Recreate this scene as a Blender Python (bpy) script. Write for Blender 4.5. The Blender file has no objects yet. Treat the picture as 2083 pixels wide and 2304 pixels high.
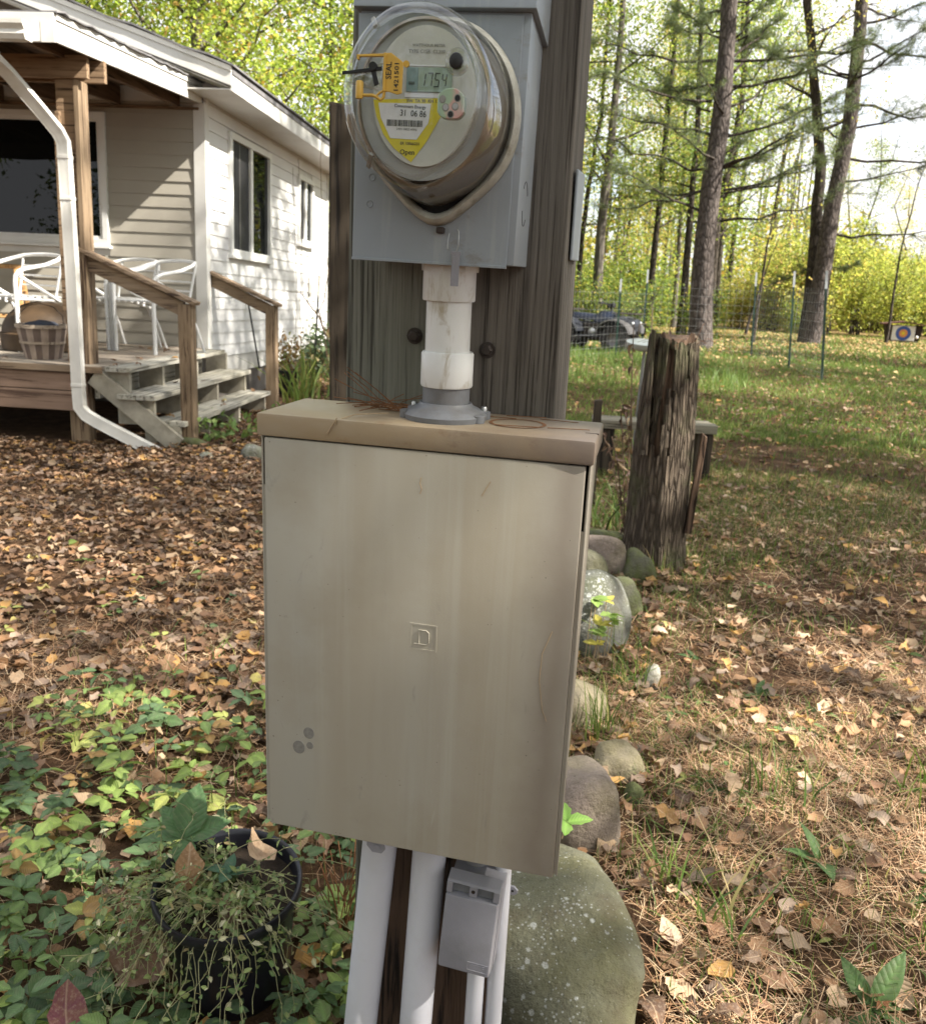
import bpy, bmesh, math, random
import numpy as np
from mathutils import Vector, Matrix, Euler
R = math.radians
scn = bpy.context.scene
COL = scn.collection
rng = np.random.default_rng(7)
random.seed(7)

# ------------------------------------------------------------------ camera, sky, sun, exposure
CAMH = 1.28
PITCH, ROLL = R(14.3), 0.046
fw = Vector((0, math.cos(PITCH), -math.sin(PITCH)))
u0 = Vector((0, math.sin(PITCH), math.cos(PITCH)))
x0 = Vector((1, 0, 0))
cr = math.cos(ROLL) * x0 + math.sin(ROLL) * u0
cu = -math.sin(ROLL) * x0 + math.cos(ROLL) * u0
cam = bpy.data.cameras.new('camera')
camo = bpy.data.objects.new('camera', cam)
COL.objects.link(camo)
mw = Matrix.Identity(4)
for i in range(3):
    mw[i][0], mw[i][1], mw[i][2] = cr[i], cu[i], -fw[i]
mw[2][3] = CAMH
camo.matrix_world = mw
cam.sensor_fit = 'HORIZONTAL'
cam.sensor_width = 36
cam.lens = 36 * 2030 / 2083
cam.clip_start = 0.02
cam.clip_end = 2000
cam.dof.use_dof = True
cam.dof.focus_distance = 1.04
cam.dof.aperture_fstop = 16
scn.camera = camo

SUN = Vector((0.699, -0.254, 0.669)).normalized()
world = bpy.data.worlds.new('World')
scn.world = world
world.use_nodes = True
wn = world.node_tree.nodes
sky = wn.new('ShaderNodeTexSky')
sky.sky_type = 'NISHITA'
sky.sun_disc = False
sky.sun_elevation = math.asin(SUN.z)
sky.sun_rotation = math.atan2(SUN.x, SUN.y)
sky.air_density = 1.0
sky.dust_density = 2.0
bg = wn['Background']
bg.inputs['Strength'].default_value = 0.105
wl = world.node_tree.links
wtc = wn.new('ShaderNodeTexCoord')
wmp = wn.new('ShaderNodeMapping'); wmp.inputs['Scale'].default_value = (1.0, 1.0, 2.6)
wnz = wn.new('ShaderNodeTexNoise'); wnz.inputs['Scale'].default_value = 2.3; wnz.inputs['Detail'].default_value = 8; wnz.inputs['Roughness'].default_value = .58
wrp = wn.new('ShaderNodeValToRGB')
wrp.color_ramp.elements[0].position = .36; wrp.color_ramp.elements[1].position = .52
wmx = wn.new('ShaderNodeMix'); wmx.data_type = 'RGBA'
wl.new(wtc.outputs['Generated'], wmp.inputs[0]); wl.new(wmp.outputs[0], wnz.inputs['Vector']); wl.new(wnz.outputs['Fac'], wrp.inputs[0])
wl.new(wrp.outputs[0], wmx.inputs[0]); wl.new(sky.outputs[0], wmx.inputs[6]); wmx.inputs[7].default_value = (4.6, 4.6, 4.7, 1)
wl.new(wmx.outputs[2], bg.inputs[0])
sl = bpy.data.lights.new('sun', 'SUN')
sl.energy = 4.9
sl.angle = R(0.6)
sl.color = (1.0, 0.94, 0.84)
so = bpy.data.objects.new('sun', sl)
so.rotation_euler = SUN.to_track_quat('Z', 'Y').to_euler()
COL.objects.link(so)
scn.view_settings.view_transform = 'Standard'
scn.view_settings.look = 'None'
scn.view_settings.exposure = 1.74
scn.view_settings.gamma = 1.0
scn.view_settings.use_curve_mapping = False
scn.cycles.use_denoising = True
scn.cycles.max_bounces = 7
scn.cycles.diffuse_bounces = 3
scn.cycles.glossy_bounces = 3
scn.cycles.transmission_bounces = 4
scn.cycles.transparent_max_bounces = 8
scn.cycles.caustics_reflective = False
scn.cycles.caustics_refractive = False
scn.cycles.sample_clamp_indirect = 6.0

# ------------------------------------------------------------------ helpers
OFF = {}

def setp(o, label=None, cat=None, group=None, kind=None):
    if label: o['label'] = label
    if cat: o['category'] = cat
    if group: o['group'] = group
    if kind: o['kind'] = kind
    return o

def T3(x, y, z): return Matrix.Translation((x, y, z))

I4 = Matrix.Identity(4)

def thing(name, label, cat, group=None, frame=I4, at=(0, 0, 0)):
    o = bpy.data.objects.new(name, None)
    o.empty_display_size = 0.1
    COL.objects.link(o)
    o.matrix_world = frame @ T3(*at)
    OFF[o.name] = Vector(at)
    return setp(o, label, cat, group)

class MB:
    def __init__(s): s.v = []; s.f = []; s.c = []
    def add(s, vs, fs):
        n = len(s.v)
        s.v += [tuple(v) for v in vs]
        s.f += [tuple(i + n for i in f) for f in fs]
        return s
    def box(s, x0, x1, y0, y1, z0, z1):
        return s.add([(x0,y0,z0),(x1,y0,z0),(x1,y1,z0),(x0,y1,z0),(x0,y0,z1),(x1,y0,z1),(x1,y1,z1),(x0,y1,z1)],
                     [(0,3,2,1),(4,5,6,7),(0,1,5,4),(1,2,6,5),(2,3,7,6),(3,0,4,7)])
    def hexa(s, p): # 8 points, bottom 4 then top 4
        return s.add(p, [(0,3,2,1),(4,5,6,7),(0,1,5,4),(1,2,6,5),(2,3,7,6),(3,0,4,7)])
    def beam(s, a, b, w, h, up=(0,0,1)): # w across, h along up, centred
        a, b, up = Vector(a), Vector(b), Vector(up)
        d = (b - a).normalized(); sx = d.cross(up).normalized(); uz = sx.cross(d).normalized()
        p = []
        for z in (-h/2, h/2):
            p += [a - sx*w/2 + uz*z, a + sx*w/2 + uz*z, b + sx*w/2 + uz*z, b - sx*w/2 + uz*z]
        return s.hexa(p)
    def tube(s, pts, r, n=8, cap=True):
        pts = [Vector(p) for p in pts]
        rs = r if isinstance(r, (list, tuple)) else [r]*len(pts)
        base = len(s.v)
        prev = None
        for i, p in enumerate(pts):
            d = (pts[min(i+1, len(pts)-1)] - pts[max(i-1, 0)])
            if d.length < 1e-9: d = Vector((0,0,1))
            d.normalize()
            if prev is None:
                a = Vector((0,0,1)) if abs(d.z) < .9 else Vector((1,0,0))
                e1 = d.cross(a).normalized()
            else:
                e1 = (prev - d*prev.dot(d))
                if e1.length < 1e-6: e1 = d.orthogonal()
                e1.normalize()
            prev = e1
            e2 = d.cross(e1)
            for k in range(n):
                t = 2*math.pi*k/n
                s.v.append(tuple(p + (e1*math.cos(t) + e2*math.sin(t))*rs[i]))
        for i in range(len(pts)-1):
            for k in range(n):
                a = base+i*n+k; b = base+i*n+(k+1)%n
                s.f.append((a, b, b+n, a+n))
        if cap:
            s.f.append(tuple(base+k for k in range(n))[::-1])
            s.f.append(tuple(base+(len(pts)-1)*n+k for k in range(n)))
        return s
    def lathe(s, prof, n=24, axis='z', c=(0,0,0), sx=1.0, sz=1.0, shape=None, cap=True):
        # prof: (radius, height); axis z: circle in xy; axis y: circle in xz, height along -y
        base = len(s.v)
        for r_, h in prof:
            for k in range(n):
                t = 2*math.pi*k/n
                q = shape(t) if shape else 1.0
                a, b = r_*math.cos(t)*sx*q, r_*math.sin(t)*sz*q
                if axis == 'z': s.v.append((c[0]+a, c[1]+b, c[2]+h))
                elif axis == 'y': s.v.append((c[0]+a, c[1]-h, c[2]+b))
                else: s.v.append((c[0]+h, c[1]+a, c[2]+b))
        for i in range(len(prof)-1):
            for k in range(n):
                a = base+i*n+k; b = base+i*n+(k+1)%n
                s.f.append((a, b, b+n, a+n))
        if cap:
            s.f.append(tuple(base+k for k in range(n))[::-1])
            s.f.append(tuple(base+(len(prof)-1)*n+k for k in range(n)))
        return s
    def prism(s, poly, y0, y1): # poly of (x,z), extruded along y
        n = len(poly)
        vs = [(x, y0, z) for x, z in poly] + [(x, y1, z) for x, z in poly]
        fs = [tuple(range(n)), tuple(range(2*n-1, n-1, -1))]
        for i in range(n):
            j = (i+1) % n
            fs.append((i, i+n, j+n, j))
        return s.add(vs, fs)
    def mesh(s, name, mat, off=None, bevel=0, smooth=None, segs=2):
        me = bpy.data.meshes.new(name)
        vs = s.v if off is None else [tuple(Vector(v)-off) for v in s.v]
        me.from_pydata(vs, [], s.f)
        bm = bmesh.new(); bm.from_mesh(me)
        bmesh.ops.recalc_face_normals(bm, faces=bm.faces)
        if bevel:
            ed = [e for e in bm.edges if len(e.link_faces) == 2 and e.calc_face_angle(0) > R(30)]
            bmesh.ops.bevel(bm, geom=ed, offset=bevel, segments=segs, profile=.6, affect='EDGES', clamp_overlap=True)
        bm.to_mesh(me); bm.free()
        if smooth is not None:
            me.polygons.foreach_set('use_smooth', [True]*len(me.polygons))
            me.set_sharp_from_angle(angle=R(smooth))
        if mat: me.materials.append(mat)
        me.update()
        return me

def part(name, mb, mat, parent, bevel=0, smooth=None, label=None, kind=None):
    off = OFF.get(parent.name, Vector((0,0,0)))
    me = mb.mesh(name, mat, off, bevel, smooth) if isinstance(mb, MB) else mb
    o = bpy.data.objects.new(name, me)
    COL.objects.link(o)
    o.parent = parent
    OFF[o.name] = off
    return setp(o, label, None, None, kind)

def solo(name, mb, mat, label, cat, group=None, frame=I4, at=(0,0,0), bevel=0, smooth=None, kind=None):
    me = mb.mesh(name, mat, Vector(at), bevel, smooth) if isinstance(mb, MB) else mb
    o = bpy.data.objects.new(name, me)
    COL.objects.link(o)
    o.matrix_world = frame @ T3(*at)
    OFF[o.name] = Vector(at)
    return setp(o, label, cat, group, kind)

def struct(name, me):
    o = bpy.data.objects.new(name, me); COL.objects.link(o)
    o['kind'] = 'structure'; OFF[o.name] = Vector((0,0,0))
    return o

def copy_tree(root, mat, label=None, group=None):
    c = root.copy(); COL.objects.link(c); c.matrix_world = mat
    if label: c['label'] = label
    if group: c['group'] = group
    def rec(src, dst):
        for ch in src.children:
            k = ch.copy(); COL.objects.link(k); k.parent = dst
            rec(ch, k)
    rec(root, c)
    return c

def np_mesh(name, V, F, mat, C=None, smooth=False):
    V = np.asarray(V, np.float32); F = np.asarray(F, np.int32)
    me = bpy.data.meshes.new(name)
    m, k = F.shape
    me.vertices.add(len(V)); me.vertices.foreach_set('co', V.ravel())
    me.loops.add(m*k); me.loops.foreach_set('vertex_index', F.ravel())
    me.polygons.add(m)
    me.polygons.foreach_set('loop_start', np.arange(0, m*k, k, dtype=np.int32))
    me.polygons.foreach_set('loop_total', np.full(m, k, np.int32))
    if smooth: me.polygons.foreach_set('use_smooth', np.ones(m, bool))
    if C is not None:
        a = me.attributes.new('Col', 'FLOAT_COLOR', 'POINT')
        a.data.foreach_set('color', (C if C.shape[1] == 4 else np.concatenate([C, np.zeros((len(C),1))], 1)).astype(np.float32).ravel())
    if mat: me.materials.append(mat)
    me.update(calc_edges=True); me.validate()
    return me

def fbm2(x, y, seed=0, sc=1.0, oct=4):
    r_ = np.random.default_rng(seed); out = np.zeros_like(x, float); amp = 1.0
    for o in range(oct):
        for k in range(3):
            a = r_.uniform(0, 2*np.pi); f = sc*(2**o)*r_.uniform(.7, 1.3); ph = r_.uniform(0, 6.28)
            out += amp*np.sin((x*np.cos(a)+y*np.sin(a))*f+ph)/3
        amp *= .55
    return out

# ------------------------------------------------------------------ materials
class NT:
    def __init__(s, name):
        s.m = bpy.data.materials.new(name); s.m.use_nodes = True
        s.t = s.m.node_tree; s.t.nodes.clear()
        s.out = s.t.nodes.new('ShaderNodeOutputMaterial')
        s.tc = None
    def add(s, typ, props=None, **ins):
        n = s.t.nodes.new('ShaderNode'+typ)
        for k, v in (props or {}).items(): setattr(n, k, v)
        for k, v in ins.items():
            key = int(k[1:]) if k[0] == 'i' and k[1:].isdigit() else k.replace('_', ' ')
            s.set(n.inputs[key], v)
        return n
    def set(s, sock, v):
        if isinstance(v, bpy.types.NodeSocket): s.t.links.new(v, sock)
        elif isinstance(v, bpy.types.Node): s.t.links.new(v.outputs[0], sock)
        else:
            if hasattr(sock, 'default_value'):
                try: sock.default_value = v
                except Exception: sock.default_value = (*v, 1.0)
    def co(s, scale=(1,1,1), loc=(0,0,0), kind='Object', rot=(0,0,0)):
        if s.tc is None: s.tc = s.add('TexCoord')
        m = s.add('Mapping', None, Vector=s.tc.outputs[kind], Scale=scale, Location=loc, Rotation=rot)
        return m.outputs[0]
    def noise(s, scale, detail=4, rough=.55, vec=None, dist=0):
        n = s.add('TexNoise', None, Vector=vec if vec is not None else s.co(), Scale=scale, Detail=detail, Roughness=rough, Distortion=dist)
        return n.outputs['Fac']
    def ramp(s, fac, stops, interp='LINEAR'):
        n = s.add('ValToRGB', None, Fac=fac)
        e = n.color_ramp.elements; n.color_ramp.interpolation = interp
        while len(e) < len(stops): e.new(.5)
        for i, (p, c) in enumerate(stops):
            e[i].position = p
            e[i].color = (*(c if isinstance(c, (tuple, list)) else (c,c,c)), 1)
        return n.outputs[0]
    def mix(s, a, b, fac, mode='MIX'):
        n = s.t.nodes.new('ShaderNodeMix'); n.data_type = 'RGBA'; n.blend_type = mode
        s.set(n.inputs[0], fac); s.set(n.inputs[6], a); s.set(n.inputs[7], b)
        return n.outputs[2]
    def math(s, op, a, b=0.0, c=None):
        n = s.t.nodes.new('ShaderNodeMath'); n.operation = op
        s.set(n.inputs[0], a); s.set(n.inputs[1], b)
        if c is not None: s.set(n.inputs[2], c)
        return n.outputs[0]
    def bump(s, h, strength=.3, dist=.01, normal=None):
        n = s.add('Bump', None, Height=h, Strength=strength, Distance=dist)
        if normal is not None: s.set(n.inputs['Normal'], normal)
        return n.outputs[0]
    def prin(s, col, rough=.6, metal=0.0, bump=None, spec=.5, **kw):
        n = s.add('BsdfPrincipled', None, Base_Color=col, Roughness=rough, Metallic=metal, **kw)
        s.set(n.inputs['Specular IOR Level'], spec)
        if bump is not None: s.set(n.inputs['Normal'], bump)
        return n
    def done(s, sh):
        s.t.links.new(sh.outputs[0] if isinstance(sh, bpy.types.Node) else sh, s.out.inputs[0])
        return s.m

def c3(c, k=1.0): return (c[0]*k, c[1]*k, c[2]*k, 1)

def simple(name, col, rough=.6, var=.25, scale=8, bump=.15, metal=0.0, spec=.4, bscale=None, dirt=None, dirt_amt=.5, dist=.004):
    s = NT(name)
    n1 = s.noise(scale, 5); n2 = s.noise(bscale or scale*6, 4)
    c = s.ramp(n1, [(.3, [x*(1-var) for x in col]), (.7, [min(1, x*(1+var*.6)) for x in col])])
    if dirt:
        d = s.ramp(s.noise(scale*.7, 6, .65, s.co(loc=(3,5,1))), [(.52, 0.0), (.75, dirt_amt)])
        c = s.mix(c, c3(dirt), d)
    rr = s.math('MULTIPLY_ADD', n2, .25, rough-.12)
    return s.done(s.prin(c, rr, metal, s.bump(n2, bump, dist), spec))

def wood(name, ca, cb, crack, axis='z', fine=60, long=3, bump=.5, rough=.85, big=2.0, hue=None):
    s = NT(name)
    sc = {'x': (long, fine, fine), 'y': (fine, long, fine), 'z': (fine, fine, long)}[axis]
    v = s.co(sc)
    g = s.noise(1.0, 7, .62, v, .6)
    g2 = s.noise(2.3, 4, .6, v, .3)
    b = s.noise(big, 4)
    c = s.mix(s.ramp(g, [(.3, ca), (.68, cb)]), c3(hue or [x*.7 for x in ca]), s.ramp(b, [(.4, 0.0), (.75, .55)]))
    ck = s.ramp(s.math('MULTIPLY', g, s.math('ADD', g2, .5)), [(.36, 1.0), (.46, 0.0)])
    c = s.mix(c, c3(crack), ck)
    h = s.math('SUBTRACT', s.math('ADD', g, s.math('MULTIPLY', g2, .5)), s.math('MULTIPLY', ck, .6))
    return s.done(s.prin(c, rough, 0, s.bump(h, bump, .004), .25))

def leafmat(name, trans=.4, rough=.6, spec=.3, tcol=1.35, var=0.0, vein=0.0):
    s = NT(name)
    a = s.add('Attribute', {'attribute_name': 'Col'}).outputs['Color']
    if var:
        n = s.noise(90, 4)
        a = s.mix(a, s.mix(a, (.25,.2,.15,1), .75), s.ramp(n, [(.45, 0.0), (.75, var)]))
    bp = None
    if vein:
        al = s.add('Attribute', {'attribute_name': 'Col'}).outputs['Alpha']
        w = s.math('ABSOLUTE', s.math('SINE', s.math('MULTIPLY', al, 26.0)))
        vn = s.ramp(w, [(0.0, 1.0), (.30, 0.0)])
        a = s.mix(a, s.mix(a, (1.5,1.5,1.3,1), 1.0, 'MULTIPLY'), s.math('MULTIPLY', vn, vein))
        bp = s.bump(s.math('ADD', w, s.math('MULTIPLY', s.noise(160, 3), .6)), .35, .003)
    p = s.prin(a, rough, 0, bp, spec)
    t = s.add('BsdfTranslucent', None, Color=s.mix(a, (tcol, tcol, tcol*.75, 1), 1.0, 'MULTIPLY'))
    return s.done(s.add('MixShader', None, i0=trans, i1=p.outputs[0], i2=t.outputs[0]))

M = {}
# panel paint: weathered beige grey with vertical streaks, brown bloom by the right edge, specks
def panel_mat(name, brown):
    s = NT(name)
    band = s.noise(1.0, 3, .5, s.co((7, 2, .45), loc=(2,0,1)), .1)
    st = s.noise(1.0, 6, .62, s.co((30, 3, .8)), .15)
    cl = s.noise(6, 6, .6)
    base = s.ramp(band, [(.34, (.340,.305,.238)), (.5, (.375,.350,.290)), (.66, (.365,.360,.318))])
    base = s.mix(base, (.300,.262,.195,1), s.ramp(cl, [(.48, 0.0), (.70, .6)]))
    base = s.mix(base, (.44,.43,.38,1), s.ramp(st, [(.54, 0.0), (.74, .45)]))
    base = s.mix(base, (.27,.235,.175,1), s.ramp(s.noise(1.0, 5, .6, s.co((16, 3, 1.4), loc=(9,0,5))), [(.56, 0.0), (.78, .35)]))
    # chalky scuffs and thin scratches
    base = s.mix(base, (.22,.215,.195,1), s.ramp(s.noise(1.0, 5, .7, s.co((26, 26, 12), loc=(1,2,7), rot=(0,.7,0)), 1.2), [(.64, 0.0), (.72, .45)]))
    base = s.mix(base, (.46,.45,.41,1), s.ramp(s.noise(1.0, 4, .6, s.co((90, 90, 7), loc=(5,1,3), rot=(0,-.45,0)), .6), [(.70, 0.0), (.75, .4)]))
    sx = s.add('SeparateXYZ', None, Vector=s.co())
    edge = s.ramp(s.math('ADD', sx.outputs[0], s.math('MULTIPLY', s.noise(9, 5, .6), .06)), [(.155, 0.0), (.205, 1.0), (.235, .6)])
    base = s.mix(base, (.165,.130,.105,1), s.math('MULTIPLY', edge, .62))
    if brown:
        base = s.mix(base, (.285,.205,.115,1), s.ramp(s.noise(5, 6, .65, s.co((1,2,2))), [(.32, .40), (.6, .85)]))
        base = s.mix(base, (.15,.065,.025,1), s.ramp(s.noise(24, 6, .7, s.co((1,1.5,1.5))), [(.58, 0.0), (.72, .55)]))
        base = s.mix(base, (.12,.095,.085,1), s.ramp(s.math('ADD', sx.outputs[0], s.math('MULTIPLY', s.noise(14, 6, .65), .30)), [(.10, 0.0), (.36, .8)]))
    sp = s.add('TexVoronoi', None, Vector=s.co(), Scale=85.0)
    spk = s.ramp(s.math('ADD', sp.outputs['Distance'], s.math('MULTIPLY', s.noise(14, 2), .28)), [(.155, 1.0), (.19, 0.0)])
    base = s.mix(base, (.06,.045,.035,1), s.math('MULTIPLY', spk, .7))
    bp = s.bump(s.math('ADD', s.math('MULTIPLY', s.noise(420, 3), .3), s.math('MULTIPLY', s.noise(6, 2), 2.2)), .10, .003)
    return s.done(s.prin(base, s.math('MULTIPLY_ADD', cl, .25, .36), 0.0, bp, .45))
M['door'] = panel_mat('panel_paint', False)
M['cap'] = panel_mat('panel_cap_paint', True)
M['spot'] = simple('worn_spot_grey', (.175,.17,.155), .5, .25, 200, .05)
M['dark'] = simple('dark_void', (.012,.011,.010), .9)
def meterbox_mat():
    s = NT('meter_box_paint')
    st = s.noise(1.0, 5, .6, s.co((40, 6, 3)), .3)
    base = s.ramp(s.noise(6, 4), [(.35, (.235,.262,.290)), (.65, (.275,.302,.330))])
    base = s.mix(base, (.33,.35,.36,1), s.ramp(st, [(.56, 0.0), (.66, .55)]))
    base = s.mix(base, (.17,.14,.10,1), s.ramp(s.noise(22, 6, .65, s.co((1,1,1.6))), [(.60, 0.0), (.74, .6)]))
    return s.done(s.prin(base, s.math('MULTIPLY_ADD', st, .25, .38), .15, s.bump(s.noise(120, 3), .08, .002), .45))
M['mbox'] = meterbox_mat()
M['ring'] = simple('weathered_ring', (.38,.37,.32), .55, .25, 60, .2, .0, .4, dirt=(.12,.10,.05), dirt_amt=.9)
def can_mat():
    s = NT('dirty_aluminium')
    v = s.co((6, 160, 6))
    st = s.noise(1.0, 4, .6, v)
    d = s.ramp(s.math('ADD', s.noise(18, 5, .6), s.math('MULTIPLY', s.add('SeparateXYZ', None, Vector=s.co()).outputs[2], -2.0)), [(.12, 0.0), (.45, 1.0)])
    c = s.mix(s.ramp(st, [(.3, (.34,.33,.31)), (.7, (.52,.51,.49))]), (.17,.115,.06,1), s.math('MULTIPLY', d, .8))
    return s.done(s.prin(c, s.math('MULTIPLY_ADD', d, .25, .24), .75, s.bump(st, .1, .002), .5))
M['can'] = can_mat()
M['steel'] = simple('bare_steel', (.42,.42,.41), .35, .2, 30, .1, .9)
M['dark_metal'] = simple('dark_rusty_metal', (.05,.04,.035), .6, .4, 30, .3, .5)
M['rust'] = simple('rust', (.17,.075,.03), .85, .4, 90, .3)
def glass_mat(name, tint=(.93,.95,.95), gl=.10, edge=.55, rough=.03, dirt=.12):
    s = NT(name)
    lw = s.add('LayerWeight', None, Blend=.35)
    f = s.math('MULTIPLY_ADD', s.math('POWER', lw.outputs['Facing'], 2.0), edge, gl)
    tr = s.add('BsdfTransparent', None, Color=tint)
    g = s.add('BsdfGlossy', None, Color=(.95,.97,1,1), Roughness=rough)
    m = s.add('MixShader', None, i0=f, i1=tr.outputs[0], i2=g.outputs[0])
    df = s.add('BsdfDiffuse', None, Color=(.5,.47,.4,1))
    d = s.ramp(s.noise(24, 6, .65), [(.42, dirt*.25), (.75, dirt*1.6)])
    return s.done(s.add('MixShader', None, i0=d, i1=m.outputs[0], i2=df.outputs[0]))
M['dome'] = glass_mat('meter_glass', gl=.045, edge=.50, dirt=.06)
M['clear'] = glass_mat('clear_plastic', (.80,.80,.78), .14, .5, .08, .1)
M['dial'] = simple('meter_dial_grey', (.50,.50,.45), .6, .12, 20, .03)
M['dial_in'] = simple('meter_baffle', (.36,.365,.36), .45, .2, 12, .05, .2)
M['lcd'] = simple('lcd_glass', (.235,.315,.245), .2, .1, 40, .0, 0, .5)
M['lcd2'] = simple('lcd_glass_blue', (.16,.25,.25), .2, .1, 40, .0, 0, .5)
M['ink'] = simple('black_ink', (.025,.026,.024), .7, .1)
M['inkg'] = simple('faded_ink', (.22,.22,.20), .7, .1)
M['lcdink'] = simple('lcd_segment', (.018,.030,.024), .6, .1)
M['yellow'] = simple('yellow_label', (.62,.52,.03), .5, .1, 30, .02)
M['white'] = simple('white_label', (.66,.66,.66), .5, .06, 30, .02)
M['sealy'] = simple('yellow_plastic', (.54,.33,.055), .4, .15, 60, .05)
M['black'] = simple('black_rubber', (.012,.012,.014), .42, .2, 40, .05)
def port_mat():
    s = NT('iridescent_zinc')
    sx = s.add('SeparateXYZ', None, Vector=s.co())
    f = s.math('ADD', s.math('MULTIPLY', sx.outputs[0], 26.0), s.math('MULTIPLY', s.noise(70, 2), .9))
    c = s.ramp(s.math('FRACT', f), [(0, (.30,.38,.30)), (.35, (.33,.42,.30)), (.55, (.55,.32,.30)), (.75, (.40,.42,.36)), (1, (.30,.38,.30))])
    return s.done(s.prin(c, .32, .6, None, .5))
M['port'] = port_mat()
def pvc_mat():
    s = NT('white_pvc')
    c = s.ramp(s.noise(9, 5), [(.3, (.60,.60,.58)), (.65, (.68,.68,.67))])
    d = s.ramp(s.noise(1.0, 6, .68, s.co((45, 45, 14)), .6), [(.55, 0.0), (.70, .8)])
    c = s.mix(c, (.30,.235,.14,1), d)
    return s.done(s.prin(c, .38, 0, s.bump(s.noise(60, 3), .06, .002), .45))
M['pvc'] = pvc_mat()
M['pvc_low'] = simple('grey_white_pvc', (.56,.565,.61), .42, .10, 6, .05, 0, .4, dirt=(.26,.20,.13), dirt_amt=.35)
M['pvcg'] = simple('grey_pvc', (.155,.160,.170), .45, .2, 20, .1, 0, .4, dirt=(.10,.08,.06), dirt_amt=.6)
M['outlet'] = simple('grey_outlet_plastic', (.255,.252,.280), .5, .10, 14, .06, 0, .35, dirt=(.10,.10,.05), dirt_amt=.3)
M['post'] = wood('weathered_post_green', (.115,.114,.094), (.200,.196,.168), (.052,.050,.041), 'z', 170, 3.0, .5, hue=(.092,.100,.072))
M['post2'] = wood('weathered_post_brown', (.090,.080,.068), (.170,.155,.135), (.040,.034,.028), 'z', 170, 3.0, .5, hue=(.070,.054,.041))
M['post3'] = wood('old_brown_post', (.050,.030,.020), (.115,.074,.050), (.012,.008,.006), 'z', 60, 2.2, .9)
M['fencepost'] = wood('dark_fence_post', (.034,.026,.018), (.080,.062,.044), (.013,.010,.008), 'z', 30, 1.2, .6)
M['deckwood'] = wood('deck_board_grey', (.27,.235,.19), (.44,.39,.32), (.10,.08,.06), 'x', 40, 1.6, .4, hue=(.28,.19,.13))
M['stepwood'] = wood('step_board_grey', (.30,.28,.235), (.47,.45,.39), (.11,.10,.08), 'y', 40, 1.6, .4, hue=(.24,.22,.15))
M['stepframe'] = simple('step_frame_wood', (.33,.30,.24), .85, .3, 9, .3, dirt=(.15,.13,.08), dirt_amt=.6)
M['railwood'] = wood('rail_wood', (.17,.115,.070), (.30,.22,.145), (.05,.03,.02), 'z', 40, 2, .4, hue=(.15,.105,.06))
M['railwoodx'] = wood('rail_wood_along', (.20,.14,.09), (.32,.24,.165), (.06,.04,.03), 'x', 40, 2, .4, hue=(.17,.11,.065))
M['skirt'] = wood('skirt_wood', (.23,.15,.105), (.33,.225,.165), (.09,.055,.04), 'x', 30, 1, .3)
M['beamwood'] = wood('beam_wood', (.21,.135,.080), (.31,.215,.135), (.06,.035,.02), 'x', 40, 2, .4)
M['rafter'] = wood('rafter_wood', (.105,.062,.038), (.17,.11,.07), (.03,.02,.012), 'y', 40, 2, .3)
M['stool'] = wood('pine_stool_wood', (.42,.23,.09), (.52,.31,.14), (.2,.1,.04), 'z', 40, 2, .2, .6)
M['basket'] = simple('basket_splint', (.33,.26,.21), .8, .3, 14, .3)
M['basket_dk'] = simple('basket_splint_dark', (.15,.11,.09), .8, .3, 14, .3)
M['basket_rim'] = wood('basket_rim_wood', (.36,.28,.2), (.5,.42,.34), (.1,.08,.06), 'x', 60, 6, .3)
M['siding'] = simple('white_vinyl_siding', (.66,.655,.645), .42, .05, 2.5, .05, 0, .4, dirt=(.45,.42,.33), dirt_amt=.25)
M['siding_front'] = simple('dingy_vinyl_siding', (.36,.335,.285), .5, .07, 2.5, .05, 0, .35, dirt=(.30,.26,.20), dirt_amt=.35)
M['trim'] = simple('white_trim', (.62,.61,.58), .45, .05, 4, .04, 0, .4, dirt=(.42,.38,.30), dirt_amt=.3)
M['gutter'] = simple('white_gutter', (.70,.68,.63), .35, .08, 5, .05, 0, .45, dirt=(.36,.31,.23), dirt_amt=.45)
M['shingle'] = simple('grey_roof', (.17,.165,.17), .85, .35, 12, .5)
M['winframe'] = simple('white_window_frame', (.72,.72,.70), .35, .05, 6, .03)
def pane_mat(name='window_glass'):
    s = NT(name)
    fr = s.add('Fresnel', None, IOR=1.55)
    d = s.add('BsdfDiffuse', None, Color=(.006,.007,.007,1))
    g = s.add('BsdfGlossy', None, Color=(.9,.92,.95,1), Roughness=.01)
    b = s.bump(s.noise(1.3, 2), .04, .05)
    s.set(g.inputs['Normal'], b)
    f = s.math('MULTIPLY', fr.outputs[0], .5)
    return s.done(s.add('MixShader', None, i0=f, i1=d.outputs[0], i2=g.outputs[0]))
M['pane'] = pane_mat()
M['screen'] = simple('dark_window_screen', (.012,.012,.013), .6, .1)
M['chair'] = simple('white_chair_metal', (.72,.72,.71), .3, .06, 10, .03, 0, .5)
M['brownlid'] = simple('brown_dome', (.055,.032,.014), .65, .3, 10, .2)
M['bluecloth'] = simple('dark_blue_cloth', (.03,.035,.05), .85, .3, 12, .4)
M['tpost'] = simple('green_fence_post_paint', (.015,.040,.030), .5, .3, 12, .1)
M['tpostw'] = simple('white_post_tip', (.36,.38,.39), .5, .1)
M['tposttan'] = simple('tan_post_tip', (.42,.38,.30), .5, .1)
M['wire'] = simple('galvanised_wire', (.34,.35,.35), .4, .2, 30, .05, .6)
M['pot'] = simple('black_pot_plastic', (.012,.012,.018), .35, .2, 12, .05, 0, .5)
M['soil'] = simple('potting_soil', (.035,.024,.016), .95, .5, 40, .8)
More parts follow.
